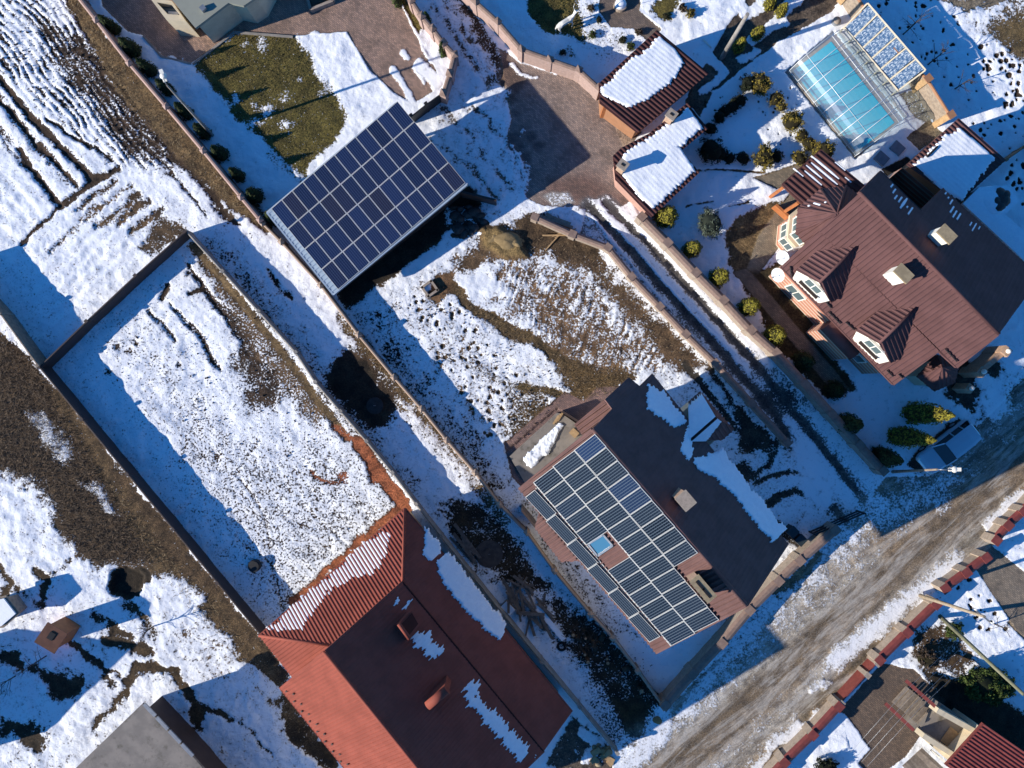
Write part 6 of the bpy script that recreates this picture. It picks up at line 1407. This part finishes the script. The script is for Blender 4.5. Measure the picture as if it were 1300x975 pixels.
def bare_tree(label, x, y, h, seed, n=7, name='sapling', lean=(0, 0)):
    rd = random.Random(seed); c = P(x, y); r = thing(name, label, 'tree', c); top = c + Vector((lean[0], lean[1], h))
    mb = MB(); mb.tube([c, c + (top - c) * .5 + Vector((.05, .03, 0)), top], [.05, .035, .012], 6); tk = mb.build('trunk', M_BARK, r); mb = MB()
    for k in range(n):
        t = .25 + .7 * k / n; p = c + (top - c) * t; a = rd.uniform(0, 6.28); l = h * .45 * (1.1 - t) + .25
        q = p + Vector((math.cos(a) * l, math.sin(a) * l, l * .55)); mb.tube([p, (p + q) / 2 + Vector((0, 0, .06)), q], [.022, .014, .006], 5)
        for j in range(3): a2 = a + rd.uniform(-1, 1); s = p + (q - p) * rd.uniform(.4, .9); mb.tube([s, s + Vector((math.cos(a2), math.sin(a2), .5)) * l * .4], [.010, .004], 4)
    mb.build('branches', M_BARK, tk); return r
bare_tree('leafless sapling behind the collector rack', 1146, 44, 2.4, 1, 9, lean=(.3, .3)); bare_tree('leafless sapling beyond the lower end of the collector rack', 1178, 82, 2.0, 2, 8, lean=(.3, .3)); bare_tree('leafless sapling near the back of the garden shed', 1212, 113, 1.8, 3, 8); bare_tree('thin bare fruit tree below the orange outhouse', 60, 832, 2.2, 4, 9, lean=(-.4, -.3)); bare_tree('bare bush-like tree in the shaded yard right of the outhouse', 195, 795, 1.7, 5, 12); bare_tree('bare fruit tree at the left edge below the outhouse', 20, 858, 2.0, 6, 9); bare_tree('bare young tree in the snow across the road', 1262, 792, 1.6, 7, 8)
# dead brush, straw and grass: nobody could count it
def tufts(name, label, cat, polys, n, hgt_, w_, mt, seed, flat=1.0, clump=0):
    rd = random.Random(seed); mb = MB()
    for pts, share in polys:
        xs, ys = [p[0] for p in pts], [p[1] for p in pts]; X = np.array([[rd.uniform(min(xs), max(xs)) for _ in range(int(n * share * 2.2))]]); Y = np.array([[rd.uniform(min(ys), max(ys)) for _ in range(int(n * share * 2.2))]])
        ok = sdist(list(pts), X, Y)[0] > 0
        k = 0
        for x, y, good in zip(X[0], Y[0], ok):
            if not good or k > n * share: continue
            k += 1; c = P(x, y); a = rd.uniform(0, 6.28); l = hgt_ * rd.uniform(.5, 1.5); d = Vector((math.cos(a) * flat, math.sin(a) * flat, rd.uniform(.3, 1.1))).normalized(); s = Vector((-math.sin(a), math.cos(a), 0)) * w_ * rd.uniform(.6, 1.4)
            z = Vector((0, 0, .02)); m1_ = c + d * l * .55 + z; tp = c + d * l + Vector((0, 0, -.12 * l)); mb.face([c - s, c + s, m1_ + s * .8, m1_ - s * .8]); mb.face([m1_ - s * .8, m1_ + s * .8, tp])
    o = mb.build(name, mt); tag(o, label, cat); o['kind'] = 'stuff'; return o
tufts('dead_brush', 'tangled dead brown brush covering the wasteland', 'brush', [([(-10, 428), (0, 428), (45, 470), (110, 575), (150, 640), (200, 715), (190, 716), (118, 712), (85, 690), (60, 625), (20, 605), (-10, 590)], 1.0)], 9000, .42, .012, M_BRUSH, 1, 1.2)
tufts('dry_grass', 'tall dry straw-coloured grass along fences', 'grass', [([(62, -20), (92, -10), (122, 25), (258, 192), (340, 283), (330, 295), (290, 258), (150, 118)], .42), ([(425, 395), (445, 412), (520, 500), (600, 590), (640, 650), (560, 575), (500, 508)], .22), ([(130, 600), (210, 700), (265, 760), (330, 840), (395, 935), (370, 930), (290, 830), (200, 730)], .36)], 9500, .28, .013, M_STRAW, 2, 1.0)
tufts('lawn_grass', 'thin olive brown winter lawn', 'grass', [([(245, 83), (298, 41), (372, 46), (392, 62), (402, 88), (432, 120), (444, 150), (428, 180), (392, 208), (388, 232), (345, 190), (300, 150), (268, 108)], .8), ([(662, -20), (730, -20), (735, 15), (742, 40), (755, 52), (735, 52), (690, 40), (672, 18)], .2)], 9000, .10, .016, pm('lawn_blades', (.115, .10, .034), (.14, .105, .042), scale=1.2, rough=.95, island=.4), 3, .9)
tufts('weeds', 'flattened brown weeds on the churned garden soil', 'weeds', [([(575, 360), (600, 385), (640, 412), (690, 437), (740, 467), (790, 470), (805, 482), (770, 502), (735, 507), (690, 455), (640, 428), (590, 392)], .5), ([(575, 448), (610, 470), (660, 486), (725, 500), (700, 506), (640, 494), (600, 478)], .2), ([(640, 320), (690, 300), (740, 310), (800, 370), (880, 450), (860, 462), (790, 395), (735, 335), (690, 322)], .3)], 5000, .20, .014, pm('brown_weeds', (.18, .128, .075), (.12, .085, .05), scale=4, rough=.95, island=.5), 4, 1.4)
# ================================================================== CAR
def rot2(a): return Vector((math.cos(a), math.sin(a), 0))
def make_car(label, x0, y0, x1, y1):
    """front bumper (x0,y0) to rear bumper (x1,y1) in photo pixels"""
    f, b = P(x0, y0), P(x1, y1); c = (f + b) / 2; d = (f - b).normalized(); s = Vector((-d.y, d.x, 0)); L = 4.3; W = 1.74
    r = thing('parked_car', label, 'car', c)
    m, nt, pb_ = newmat('silver_paint'); pb_.inputs['Base Color'].default_value = (.50, .53, .57, 1); pb_.inputs['Metallic'].default_value = .35; pb_.inputs['Roughness'].default_value = .32; pb_.inputs['Coat Weight'].default_value = .4
    def pt(l, w_, z): return c + d * l + s * w_ + Vector((0, 0, z))
    # stations along the body: position, half width, belt height, hood/deck height
    st = [(2.15, .62, .42, .58), (2.05, .76, .36, .70), (1.75, .85, .30, .80), (1.15, .87, .28, .90), (.80, .87, .28, .94), (0, .87, .28, .96), (-1.0, .87, .28, .97), (-1.75, .85, .30, .98), (-2.02, .80, .36, .98), (-2.14, .70, .45, .92)]
    mb = MB(); rings = []
    for l, w_, z0, z1 in st: rings.append([pt(l, -w_ * .92, z0), pt(l, -w_, (z0 + z1) / 2), pt(l, -w_ * .96, z1 - .06), pt(l, -w_ * .82, z1), pt(l, 0, z1 + .03), pt(l, w_ * .82, z1), pt(l, w_ * .96, z1 - .06), pt(l, w_, (z0 + z1) / 2), pt(l, w_ * .92, z0)])
    for A, B in zip(rings, rings[1:]):
        for k in range(8): mb.face([A[k], A[k + 1], B[k + 1], B[k]], 0, True)
        mb.face([A[8], A[0], B[0], B[8]])
    mb.face(rings[0]); mb.face(rings[-1][::-1]); mb.build('body', m, r)
    mb = MB()   # roof and pillars
    cab = [(.95, .80, .95, .74), (.30, .66, 1.46, .60), (-.2, .665, 1.50, .6), (-1.2, .66, 1.50, .6), (-1.85, .62, 1.44, .56), (-2.08, .74, .98, .7)]
    for l, w_, z, _ in (): pass
    roof = [[pt(l, -w_, z), pt(l, -w_ * .7, z + .04), pt(l, 0, z + .06), pt(l, w_ * .7, z + .04), pt(l, w_, z)] for l, w_, z, _ in cab[1:5]]
    for A, B in zip(roof, roof[1:]):
        for k in range(4): mb.face([A[k], A[k + 1], B[k + 1], B[k]], 0, True)
    for sg in (-1, 1):
        for (l0, z0, w0), (l1, z1, w1) in (((.95, .95, .80), (.30, 1.46, .66)), ((-2.08, .98, .74), (-1.85, 1.44, .62)), ((-.55, .96, .85), (-.45, 1.48, .66)), ((-1.3, .97, .85), (-1.25, 1.48, .66))): mb.beam(pt(l0, sg * w0, z0), pt(l1, sg * w1, z1), .07, .07)
    mb.build('roof', m, r)
    g = glass_mat('car_glass', (.015, .02, .022), .06) if 'car_glass' not in MATS else MATS['car_glass']
    mb = MB(); mb.face([pt(.93, -.76, .955), pt(.93, .76, .955), pt(.30, .62, 1.47), pt(.30, -.62, 1.47)]); mb.build('windscreen', g, r)
    mb = MB(); mb.face([pt(-2.07, -.70, .99), pt(-1.86, -.58, 1.43), pt(-1.86, .58, 1.43), pt(-2.07, .70, .99)]); mb.build('rear_window', g, r)
    for sg in (-1, 1): mb = MB(); mb.face([pt(.86, sg * .80, .96), pt(.28, sg * .655, 1.45), pt(-1.83, sg * .615, 1.43), pt(-2.02, sg * .77, .98)]); mb.build('side_window', g, r)
    tm = pm('tyre_rubber', (.018, .018, .018), scale=5, rough=.9)
    for l in (1.32, -1.30):
        for sg in (-1, 1):
            mb = MB(); mb.tube([pt(l, sg * .70, .31), pt(l, sg * .89, .31)], .31, 18, 0, False); w_ = mb.build('wheel', tm, r); mb = MB(); mb.tube([pt(l, sg * .885, .31), pt(l, sg * .905, .31)], .19, 12, 0, False); mb.build('rim', M_STEEL, w_)
    for sg in (-1, 1):
        mb = MB(); mb.ball(tuple(pt(1.98, sg * .60, .66)), (.14, .14, .08), 0, 10, 6); mb.build('headlight', M_WHITE, r); mb = MB(); mb.ball(tuple(pt(.72, sg * .95, 1.0)), (.10, .10, .08), 0, 10, 6); mb.build('mirror', m, r)
    mb = MB(); mb.beam(pt(2.14, -.35, .5), pt(2.14, .35, .5), .03, .16); mb.build('grille', M_BLACK, r)
    return r
make_car('silver hatchback parked in blue shade below the villa', 1166, 591, 1227, 543)

# ================================================================== LAMPS, POLES, WIRES
def street_lamp(label, bx, by, tx, ty, h, hx, hy, mt):
    b, t = P(bx, by), P(tx, ty, h); r = thing('street_lamp', label, 'street lamp', b)
    mb = MB(); mb.tube([b, b + (t - b) * .5, t], [.11, .09, .06], 10); mb.build('pole', mt, r)
    e = P(hx, hy, h + .15); mb = MB(); mb.tube([t, t + (e - t) * .3 + Vector((0, 0, .18)), e], .03, 8); mb.build('arm', M_STEEL, r)
    d = (e - t).normalized(); mb = MB(); mb.ball(tuple(e), (.20, .20, .09), 0, 12, 6); mb.beam(e - d * .35, e + d * .35, .22, .10); mb.build('lamp_head', M_TAN if mt is M_WOOD else M_WHITE, r); return r
street_lamp('grey lamp post beside the thuja row, its long shadow crossing the lawn', 270, 172, 212, 108, 8.0, 207, 96, M_CONC)
street_lamp('street lamp with a sunlit head above the silver car', 1133, 599, 1190, 596, 6.6, 1212, 596, M_GWOOD)
def pole(label, bx, by, tx, ty, h, arms=True, mt=None, rad=.15, name='utility_pole', base=0):
    b, t = P(bx, by, base), P(tx, ty, h); r = thing(name, label, 'pole', b); mt = mt or M_GWOOD
    mb = MB(); mb.tube([b, t], [rad, rad * .7], 10); mb.build('shaft', mt, r)
    if arms:
        mb = MB(); mb.beam(t - Vector((.55, -.45, .25)), t + Vector((.55, -.45, -.25)), .09, .10); mb.build('crossarm', M_STEEL, r)
        for k in (-1, 1): p = t + Vector((.5, -.41, -.15)) * k; mb = MB(); mb.tube([Vector((p.x, p.y, t.z - .2)), Vector((p.x, p.y, t.z))], .05, 8); mb.build('insulator', M_WHITE, r)
    return r
pole('tall pale utility pole between the top garden and the pool', 916, 74, 949, 18, 6.6, False, M_CONC, .17)
pole('pale wooden pole leaning out from the red-coped wall', 1168, 756, 1250, 783, 6.0, True, pm('pale_pole_wood', (.36, .29, .20), (.28, .22, .155), scale=5, rough=.85), .14, base=.2)
pole('green-grey prop pole slanting over the juniper', 1193, 782, 1300, 882, 6.4, False, pm('mossy_pole', (.20, .19, .12), (.15, .15, .09), scale=4, rough=.9), .15)
pw_ = thing('overhead_cable', 'four thin parallel cables strung over the brown paved yard', 'cables', P(1120, 930))
for k in range(4):
    a, b = P(1080 + 7 * k, 955 + 6 * k, 5.2), P(1216 + 7 * k, 812 + 7 * k, 5.6); mb = MB(); mb.tube([a, (a + b) / 2 - Vector((0, 0, .25)), b], .009, 4); mb.build('cable', M_STEEL, pw_)
# ================================================================== SEPTIC COVERS, HEAPS, STONES, BOARDS
def well(label, x, y, r0, z, mt):
    c = P(x, y); r = thing('manhole_cover', label, 'manhole', c); mb = MB(); mb.cyl(c, r0, -.1, z, 24); mb.build('ring', mt, r); mb = MB(); mb.cyl(c, r0 * .40, z + .002, z + .04, 20); mb.build('lid', mt, r); mb = MB(); mb.tube([c + Vector((-.08, 0, z + .05)), c + Vector((0, 0, z + .13)), c + Vector((.08, 0, z + .05))], .015, 6); mb.build('handle', M_STEEL, r)
well('round concrete manhole in the lower dark bare patch by the plot fence', 476, 515, .58, .06, pm('damp_concrete', (.040, .035, .033), (.026, .023, .021), scale=3, rough=.8))
well('round grey manhole slab on dark earth beside the red house', 621, 703, .95, .08, pm('mossy_concrete', (.085, .07, .06), (.055, .045, .04), scale=4, rough=.9))
def rocks(name, label, cat, polyp, n, r0, r1, mt, seed, group):
    rd = random.Random(seed); xs, ys = [p[0] for p in polyp], [p[1] for p in polyp]; k = 0
    while k < n:
        x, y = rd.uniform(min(xs), max(xs)), rd.uniform(min(ys), max(ys))
        if sdist(list(polyp), np.array([[x]]), np.array([[y]]))[0, 0] < 0: continue
        c = P(x, y); rr = rd.uniform(r0, r1); mb = MB(); mb.ball((c.x, c.y, rr * .25), (rr * rd.uniform(.8, 1.3), rr * rd.uniform(.7, 1.1), rr * rd.uniform(.5, .8)), 0, 9, 6, .3, rd.randint(0, 99)); o = mb.build(name, mt); tag(o, label, cat, group); k += 1
M_ROCK = pm('dark_rock', (.075, .065, .058), (.045, .04, .036), scale=6, rough=.95, bump=.4)
rocks('rubble_stone', 'dark rubble stone lying in snow between the carport and the sandy mound', 'stone', [(570, 262), (612, 262), (618, 290), (585, 305), (570, 288)], 24, .12, .42, M_ROCK, 3, 'rubble stones below the carport')
rocks('pale_stone', 'pale broken stone beside the yellow brick heap by the road', 'stone', [(742, 948), (772, 940), (785, 965), (755, 972)], 12, .10, .26, M_TAN, 4, 'broken stones at the roadside corner')
# sandy mound
c = P(640, 306); mb = MB(); mb.ball((c.x, c.y, -.15), (1.35, .75, .62), 0, 26, 12, .3, 5); mb.ball((c.x - .7, c.y + .15, -.15), (.8, .6, .5), 0, 22, 10, .3, 8); mb.ball((c.x + .75, c.y - .2, -.15), (.7, .55, .55), 0, 22, 10, .3, 9); o = mb.build('sand_mound', pm('sand', (.30, .21, .10), (.23, .16, .075), scale=4, rough=.95, bump=.6, bscale=14)); tag(o, 'rounded mound of yellow sand next to the broken driveway wall', 'mound')
M_DBOARD = pm('wet_boards', (.13, .105, .085), (.08, .065, .052), scale=5, rough=.9, island=.4)
# stacked boards near the broken wall
rd = random.Random(9)
def board_heap(label, x, y, n, dirv, L, spread, mt, seed, name='timber_pile', w0=.16, cross=.25):
    rd = random.Random(seed); c = P(x, y); r = thing(name, label, 'timber', c); d = Vector((dirv[0], -dirv[1], 0)).normalized()
    for k in range(n):
        a = rd.gauss(0, cross); dd = Vector((d.x * math.cos(a) - d.y * math.sin(a), d.x * math.sin(a) + d.y * math.cos(a), 0)); o = c + Vector((rd.uniform(-1, 1) * spread, rd.uniform(-1, 1) * spread, .06 + .045 * k * rd.uniform(.5, 1))); l = L * rd.uniform(.5, 1.1)
        mb = MB(); mb.beam(o - dd * l / 2, o + dd * l / 2 + Vector((0, 0, rd.uniform(-.03, .12))), w0 * rd.uniform(.6, 1.5), .05); mb.build('board', mt, r)
    return r
board_heap('brown boards stacked at the broken end of the garden wall', 706, 283, 9, (.9, .4), 2.3, .35, M_GWOOD, 1, cross=.10)
board_heap('loose poles lying on bare soil under the stacked boards', 712, 297, 4, (.85, -.45), 2.4, .35, M_WOOD, 2, w0=.09, cross=.15)
board_heap('grey planks lying along the slab fence on dark earth', 590, 693, 7, (.62, .78), 3.0, .45, M_DBOARD, 3, cross=.06)
board_heap('tangle of scrap boards between the red house and the solar house', 658, 752, 16, (.45, .9), 2.6, .75, M_DBOARD, 4, cross=.5)
board_heap('dark splintered boards at the foot of the scrap tangle', 682, 782, 12, (.5, .85), 1.9, .6, M_DBOARD, 5, cross=.6)
mb = MB(); a, b = P(681, 770, .22), P(716, 812, .22); mb.beam(a, b, .36, .10); o = mb.build('snowy_plank', M_SNOW); tag(o, 'long plank white with snow beside the scrap boards', 'plank')
mb = MB(); c = P(645, 770); mb.box(c, (.7, -.7), .9, .6, 0, .4); o = mb.build('snowy_crate', M_GWOOD); tag(o, 'snow-topped crate at the edge of the scrap boards', 'crate'); mb = MB(); mb.box(c, (.7, -.7), .84, .54, .402, .48); mb.build('snow_cover', M_SNOW, o)
# cut logs
lg = 0; rd = random.Random(12); M_LOG = pm('log_bark', (.09, .062, .04), (.06, .042, .028), scale=7, rough=.95); M_CUT = pm('cut_wood', (.36, .25, .14), (.3, .2, .11), scale=6, rough=.85)
for (x, y) in ((735, 812), (742, 806), (755, 825), (741, 826), (750, 818), (771, 840), (787, 860), (790, 849), (770, 834), (812, 872), (727, 803), (745, 835), (762, 812)):
    c = P(x, y); r = thing('cut_log', 'short cut log on the dark earth by the street corner', 'log', c, 'cut logs by the street corner'); rr = rd.uniform(.09, .2); up = rd.random() < .5; a = rd.uniform(0, 3.14)
    d = Vector((0, 0, 1)) if up else Vector((math.cos(a), math.sin(a), 0)); l = rd.uniform(.3, .9); p = c + Vector((0, 0, .0 if up else rr)); mb = MB(); mb.tube([p, p + d * l], rr, 9); mb.build('bark', M_LOG, r); mb = MB(); mb.tube([p + d * l, p + d * (l + .012)], rr * .86, 9, 0, False); mb.tube([p - d * .012, p], rr * .86, 9, 0, False); mb.build('cut_end', M_CUT, r)
brush = thing('branch_heap', 'heap of cut thorny branches on dark earth beside the plot fence', 'branches', P(745, 808)); rd = random.Random(5); mb = MB()
for k in range(90): c = P(rd.gauss(745, 12), rd.gauss(806, 10), rd.uniform(.05, .6)); a = rd.uniform(0, 6.28); d = Vector((math.cos(a), math.sin(a), rd.uniform(-.2, .5))) * rd.uniform(.4, 1.1); mb.tube([c, c + d * .5 + Vector((0, 0, .06)), c + d], [.02, .014, .006], 4)
mb.build('twigs', M_TWIG, brush)
# tyre, barrel, brazier, frame, bricks
def ring(name, label, cat, x, y, R0, r0, mt):
    c = P(x, y); mb = MB(); n = 20
    pts = [c + Vector((math.cos(2 * math.pi * k / n) * R0, math.sin(2 * math.pi * k / n) * R0, r0)) for k in range(n + 1)]; mb.tube(pts, r0, 8, caps=False); o = mb.build(name, mt); tag(o, label, cat); return o
ring('old_tyre', 'old black tyre lying by the cut logs', 'tyre', 713, 820, .26, .09, pm('tyre_rubber', (.018, .018, .018), scale=5, rough=.9))
br = thing('barrel', 'dark round barrel standing where the walled plot falls into shade', 'barrel', P(325, 717)); c = P(325, 717); mb = MB(); mb.tube([(c.x, c.y, -.05), (c.x, c.y, .25), (c.x, c.y, .5)], [.40, .43, .40], 20); mb.build('drum', pm('blue_black_plastic', (.02, .024, .03), scale=3, rough=.6), br); mb = MB(); mb.tube([(c.x, c.y, .502), (c.x, c.y, .53)], .36, 18, 0, False); mb.build('lid', M_BLACK, br)
bz = thing('rusty_stove', 'rusty brick-red stove box by the corner of the concrete shed', 'stove', P(202, 896)); c = P(202, 896); mb = MB(); mb.box(c, (.8, .6), .75, .55, 0, .8); mb.build('box', M_BRICK if False else pm('rust', (.22, .075, .045), (.15, .05, .035), scale=5, rough=.9), bz); mb = MB(); mb.tube([c + Vector((.2, .1, .8)), c + Vector((.2, .1, 1.5))], .07, 8); mb.build('flue_pipe', M_BLACK, bz)
fr_ = thing('well_surround', 'small open square concrete frame on the melting snow below the carport', 'frame', P(546, 367)); c = P(546, 367)
for k in range(4):
    a = .62 + k * math.pi / 2; d = rot2(a); s = rot2(a + math.pi / 2); mb = MB(); mb.beam(c + d * .38 - s * .44 + Vector((0, 0, .12)), c + d * .38 + s * .44 + Vector((0, 0, .12)), .16, .25); mb.build('side', M_STONE, fr_)
rd = random.Random(4)
for k in range(9):
    c = P(rd.uniform(752, 776), rd.uniform(950, 972)); mb = MB(); a = rd.uniform(0, 3); mb.box(c, (math.cos(a), math.sin(a)), rd.uniform(.35, .7), rd.uniform(.25, .4), 0, rd.uniform(.1, .35)); o = mb.build('building_block', M_WOOD); tag(o, 'pale yellow building block in the roadside heap', 'block', 'pale building blocks at the roadside')
mb = MB(); c = P(834, 914); mb.ball((c.x, c.y, 0), (.35, .28, .22), 0, 12, 7, .3, 3); o = mb.build('clay_lump', pm('orange_clay', (.33, .19, .08), (.27, .15, .06), scale=4, rough=.95)); tag(o, 'small orange clay lump at the end of the street wall', 'clay')
mb = MB(); q = [P(x, y) for x, y in ((388, -10), (424, -10), (424, 4), (396, 15))]
pl2 = thing('raised_planter', 'stone-edged raised planter on the brown patio at the top edge', 'planter', P(405, 0))
for k in range(4): mb = MB(); mb.beam(q[k] + Vector((0, 0, .2)), q[(k + 1) % 4] + Vector((0, 0, .2)), .18, .4); mb.build('kerb', M_STONE, pl2)
mb = MB(); mb.prism(shrink(q, .1), 0, .25); mb.build('soil', M_LOG, pl2)
# patio kerbs and steps
kb = thing('patio_kerb', 'pale kerb edging the patio along the brown lawn', 'kerb', P(298, 41))
for a, b in (((245, 82), (298, 41)), ((298, 41), (372, 47)), ((182, 46), (205, 72)), ((205, 72), (243, 81))): mb = MB(); mb.beam(P(*a, .05), P(*b, .05), .14, .14); mb.build('kerbstone', M_CONC, kb)
# round bed in the top garden, rings of the path
rb = thing('round_planter', 'small round planter heaped with snow on the round garden path', 'planter', P(787, 8)); c = P(787, 8); mb = MB(); mb.cyl(c, .45, 0, .3, 20); mb.build('bowl', M_STONE, rb); mb = MB(); mb.ball((c.x, c.y, .3), (.4, .4, .22), 0, 14, 8, .15, 2, -.1); mb.build('snow_cover', M_SNOW, rb)
# deer statue: one skinned body
dm_ = bpy.data.meshes.new('deer_statue'); fac = 1.25
J = [(0, 0, .82), (.35, 0, .84), (.52, 0, 1.02), (.62, 0, 1.28), (.80, 0, 1.30), (-.38, 0, .84), (-.5, 0, .8), (.36, .11, .62), (.38, .12, .34), (.36, .12, .02), (.36, -.11, .62), (.46, -.12, .36), (.42, -.12, .02), (-.40, .11, .60), (-.50, .12, .34), (-.44, .12, .02), (-.40, -.11, .60), (-.32, -.12, .32), (-.28, -.12, .02), (.60, .10, 1.42), (.60, -.10, 1.42), (.56, .16, 1.62), (.56, -.16, 1.62), (.66, .22, 1.80), (.66, -.22, 1.80)]
R_ = [.17, .15, .09, .07, .04, .15, .05, .055, .035, .028, .055, .035, .028, .075, .035, .028, .075, .035, .028, .02, .02, .016, .016, .01, .01]
E_ = [(0, 1), (1, 2), (2, 3), (3, 4), (0, 5), (5, 6), (1, 7), (7, 8), (8, 9), (1, 10), (10, 11), (11, 12), (5, 13), (13, 14), (14, 15), (5, 16), (16, 17), (17, 18), (3, 19), (3, 20), (19, 21), (20, 22), (21, 23), (22, 24)]
dm_.from_pydata([tuple(v * fac for v in j) for j in J], E_, []); dm_.materials.append(pm('statue_white', (.66, .64, .58), (.55, .53, .48), scale=4, rough=.8))
do = bpy.data.objects.new('deer_statue', dm_); COL.objects.link(do); do.location = P(716, 37); do.rotation_euler = (0, 0, .55)
md = do.modifiers.new('skin', 'SKIN')
for i, rr in enumerate(R_): dm_.skin_vertices[0].data[i].radius = (rr * fac, rr * fac)
dm_.skin_vertices[0].data[0].use_root = True
do.modifiers.new('sub', 'SUBSURF').render_levels = 1; do.modifiers['sub'].levels = 1
tag(do, 'pale standing deer statue with antlers on the brown top lawn', 'statue')
# white pole lying in the snow, benches of snow, garden bits
mb = MB(); a, b = P(893, 50, .08), P(903, 61, .08); mb.tube([a, b], .05, 8); o = mb.build('white_post', M_WHITE); tag(o, 'thin white post lying in shaded snow beside the dark garage', 'post')
mb = MB(); 
for k, (x, y) in enumerate(((1230, 237), (1254, 256))): pass
for i, (x, y) in enumerate(((1118, 202), (1138, 189))):
    mb = MB(); c = P(x, y); mb.box(c, (.75, -.66), .85, .72, 0, .20); o = mb.build('stepping_slab', pm('slate_blue_slab', (.20, .23, .27), (.16, .19, .22), scale=4, rough=.8)); tag(o, ['square blue-grey slab in the snow near the villa roof corner', 'square blue-grey slab in the snow nearer the shed'][i], 'slab')
mb = MB(); c = P(1166, 221); mb.box(c, (.7, -.6), .5, .3, 1.0, 1.5); mb.box(c, (.7, -.6), .1, .1, 0, .998); o = mb.build('letter_box', M_RED); tag(o, 'small orange-red box on a post at the shed corner', 'box')
mb = MB(); c = P(1060, 29); mb.cyl(c, .28, 0, .35, 14); o = mb.build('garden_pump', M_STEEL); tag(o, 'small grey pump housing in the snow above the pool cover', 'pump'); mb = MB(); mb.ball((c.x, c.y, .36), (.26, .26, .1), 0, 12, 6); mb.build('lid', M_STONE, o)
# bins at the foot of the street wall
for i, (x, y) in enumerate(((1000, 672), (1010, 682))):
    c = P(x, y); r = thing('wheeled_bin', ['dark wheeled bin against the shaded house corner', 'second dark wheeled bin nearer the street wall'][i], 'bin', c); mb = MB(); mb.box(c, (.7, -.7), .55, .6, .05, 1.0); mb.build('body', M_BLACK, r); mb = MB(); mb.box(c, (.7, -.7), .6, .66, 1.003, 1.08); mb.build('lid', pm('bin_lid', (.03, .045, .05), scale=3, rough=.5), r)
mb = MB(); rd = random.Random(31)
# clods of soil standing out of the snow, uncountable
def clods(label, polys, n, r0, r1, mt, seed):
    rd = random.Random(seed); mb = MB()
    for pts in polys:
        xs, ys = [p[0] for p in pts], [p[1] for p in pts]; X = np.array([[rd.uniform(min(xs), max(xs)) for _ in range(n * 2)]]); Y = np.array([[rd.uniform(min(ys), max(ys)) for _ in range(n * 2)]]); ok = sdist(list(pts), X, Y)[0] > 0; k = 0
        for x, y, g in zip(X[0], Y[0], ok):
            if not g or k > n: continue
            k += 1; c = P(x, y); rr = r0 + (r1 - r0) * rd.random() ** 3; a = rd.uniform(0, 6.28); q = [Vector((c.x + rr * math.cos(a + t) * rd.uniform(.6, 1.3), c.y + rr * math.sin(a + t) * rd.uniform(.6, 1.3), .03)) for t in (0, 1.25, 2.5, 3.8, 5.0)]; ap = Vector((c.x, c.y, .08 + rr * .8))
            for i in range(5): mb.face([q[i], q[(i + 1) % 5], ap])
    o = mb.build('soil_clods', mt); tag(o, label, 'clods'); o['kind'] = 'stuff'
M_CLOD = pm('clod_earth', (.075, .052, .036), (.05, .035, .025), scale=5, rough=1, island=.4)
clods('small dark soil clods and stubble dotting the snow of the plots', [[(120, 440), (235, 330), (330, 440), (500, 610), (500, 650), (350, 760), (230, 640)], [(436, 385), (470, 372), (560, 470), (640, 590), (660, 640), (560, 550)], [(475, 375), (560, 360), (700, 470), (720, 500), (660, 560), (600, 520)], [(0, 0), (70, 0), (220, 200), (140, 215), (0, 90)], [(250, 310), (320, 380), (460, 540), (540, 640), (470, 580), (330, 420)], [(640, 610), (735, 730), (830, 840), (835, 870), (700, 720)]], 900, .02, .085, M_CLOD, 3)
# ================================================================== LIGHT, SKY, CAMERA
SUN_EL, SUN_DIR = math.radians(21.5), Vector((-0.948, -0.317, 0)).normalized()     # towards the sun, in plan
ld = bpy.data.lights.new('sun', 'SUN'); ld.energy = 5.0; ld.angle = math.radians(0.5); ld.color = (1.0, .93, .83)
lo = bpy.data.objects.new('sun', ld); COL.objects.link(lo)
tosun = Vector((SUN_DIR.x * math.cos(SUN_EL), SUN_DIR.y * math.cos(SUN_EL), math.sin(SUN_EL)))
lo.rotation_euler = tosun.to_track_quat('Z', 'Y').to_euler(); lo.location = tosun * 80
w = bpy.data.worlds.new('World'); scene.world = w; w.use_nodes = True
nt = w.node_tree; bg = nt.nodes['Background']
sky = nt.nodes.new('ShaderNodeTexSky'); sky.sky_type = 'NISHITA'; sky.sun_disc = False
sky.sun_elevation = SUN_EL; sky.sun_rotation = math.atan2(tosun.x, tosun.y)
sky.altitude = 900; sky.air_density = 1.0; sky.dust_density = 0.4; sky.ozone_density = 3.0
nt.links.new(mixc(nt, 1.0, sky.outputs[0], (.16, .60, 1.0), "MULTIPLY"), bg.inputs[0]); bg.inputs[1].default_value = 0.12
cd = bpy.data.cameras.new('camera'); co = bpy.data.objects.new('camera', cd); COL.objects.link(co)
co.location = CAM; co.rotation_euler = (0, 0, 0)
cd.sensor_width = 36; cd.lens = 36 * FOC / 1300; cd.clip_end = 2000
scene.camera = co
scene.view_settings.view_transform = 'Standard'; scene.view_settings.look = 'None'; scene.view_settings.exposure = 0.58; scene.view_settings.gamma = 1
scene.cycles.max_bounces = 6; scene.cycles.diffuse_bounces = 2; scene.cycles.transparent_max_bounces = 8; scene.cycles.use_denoising = True
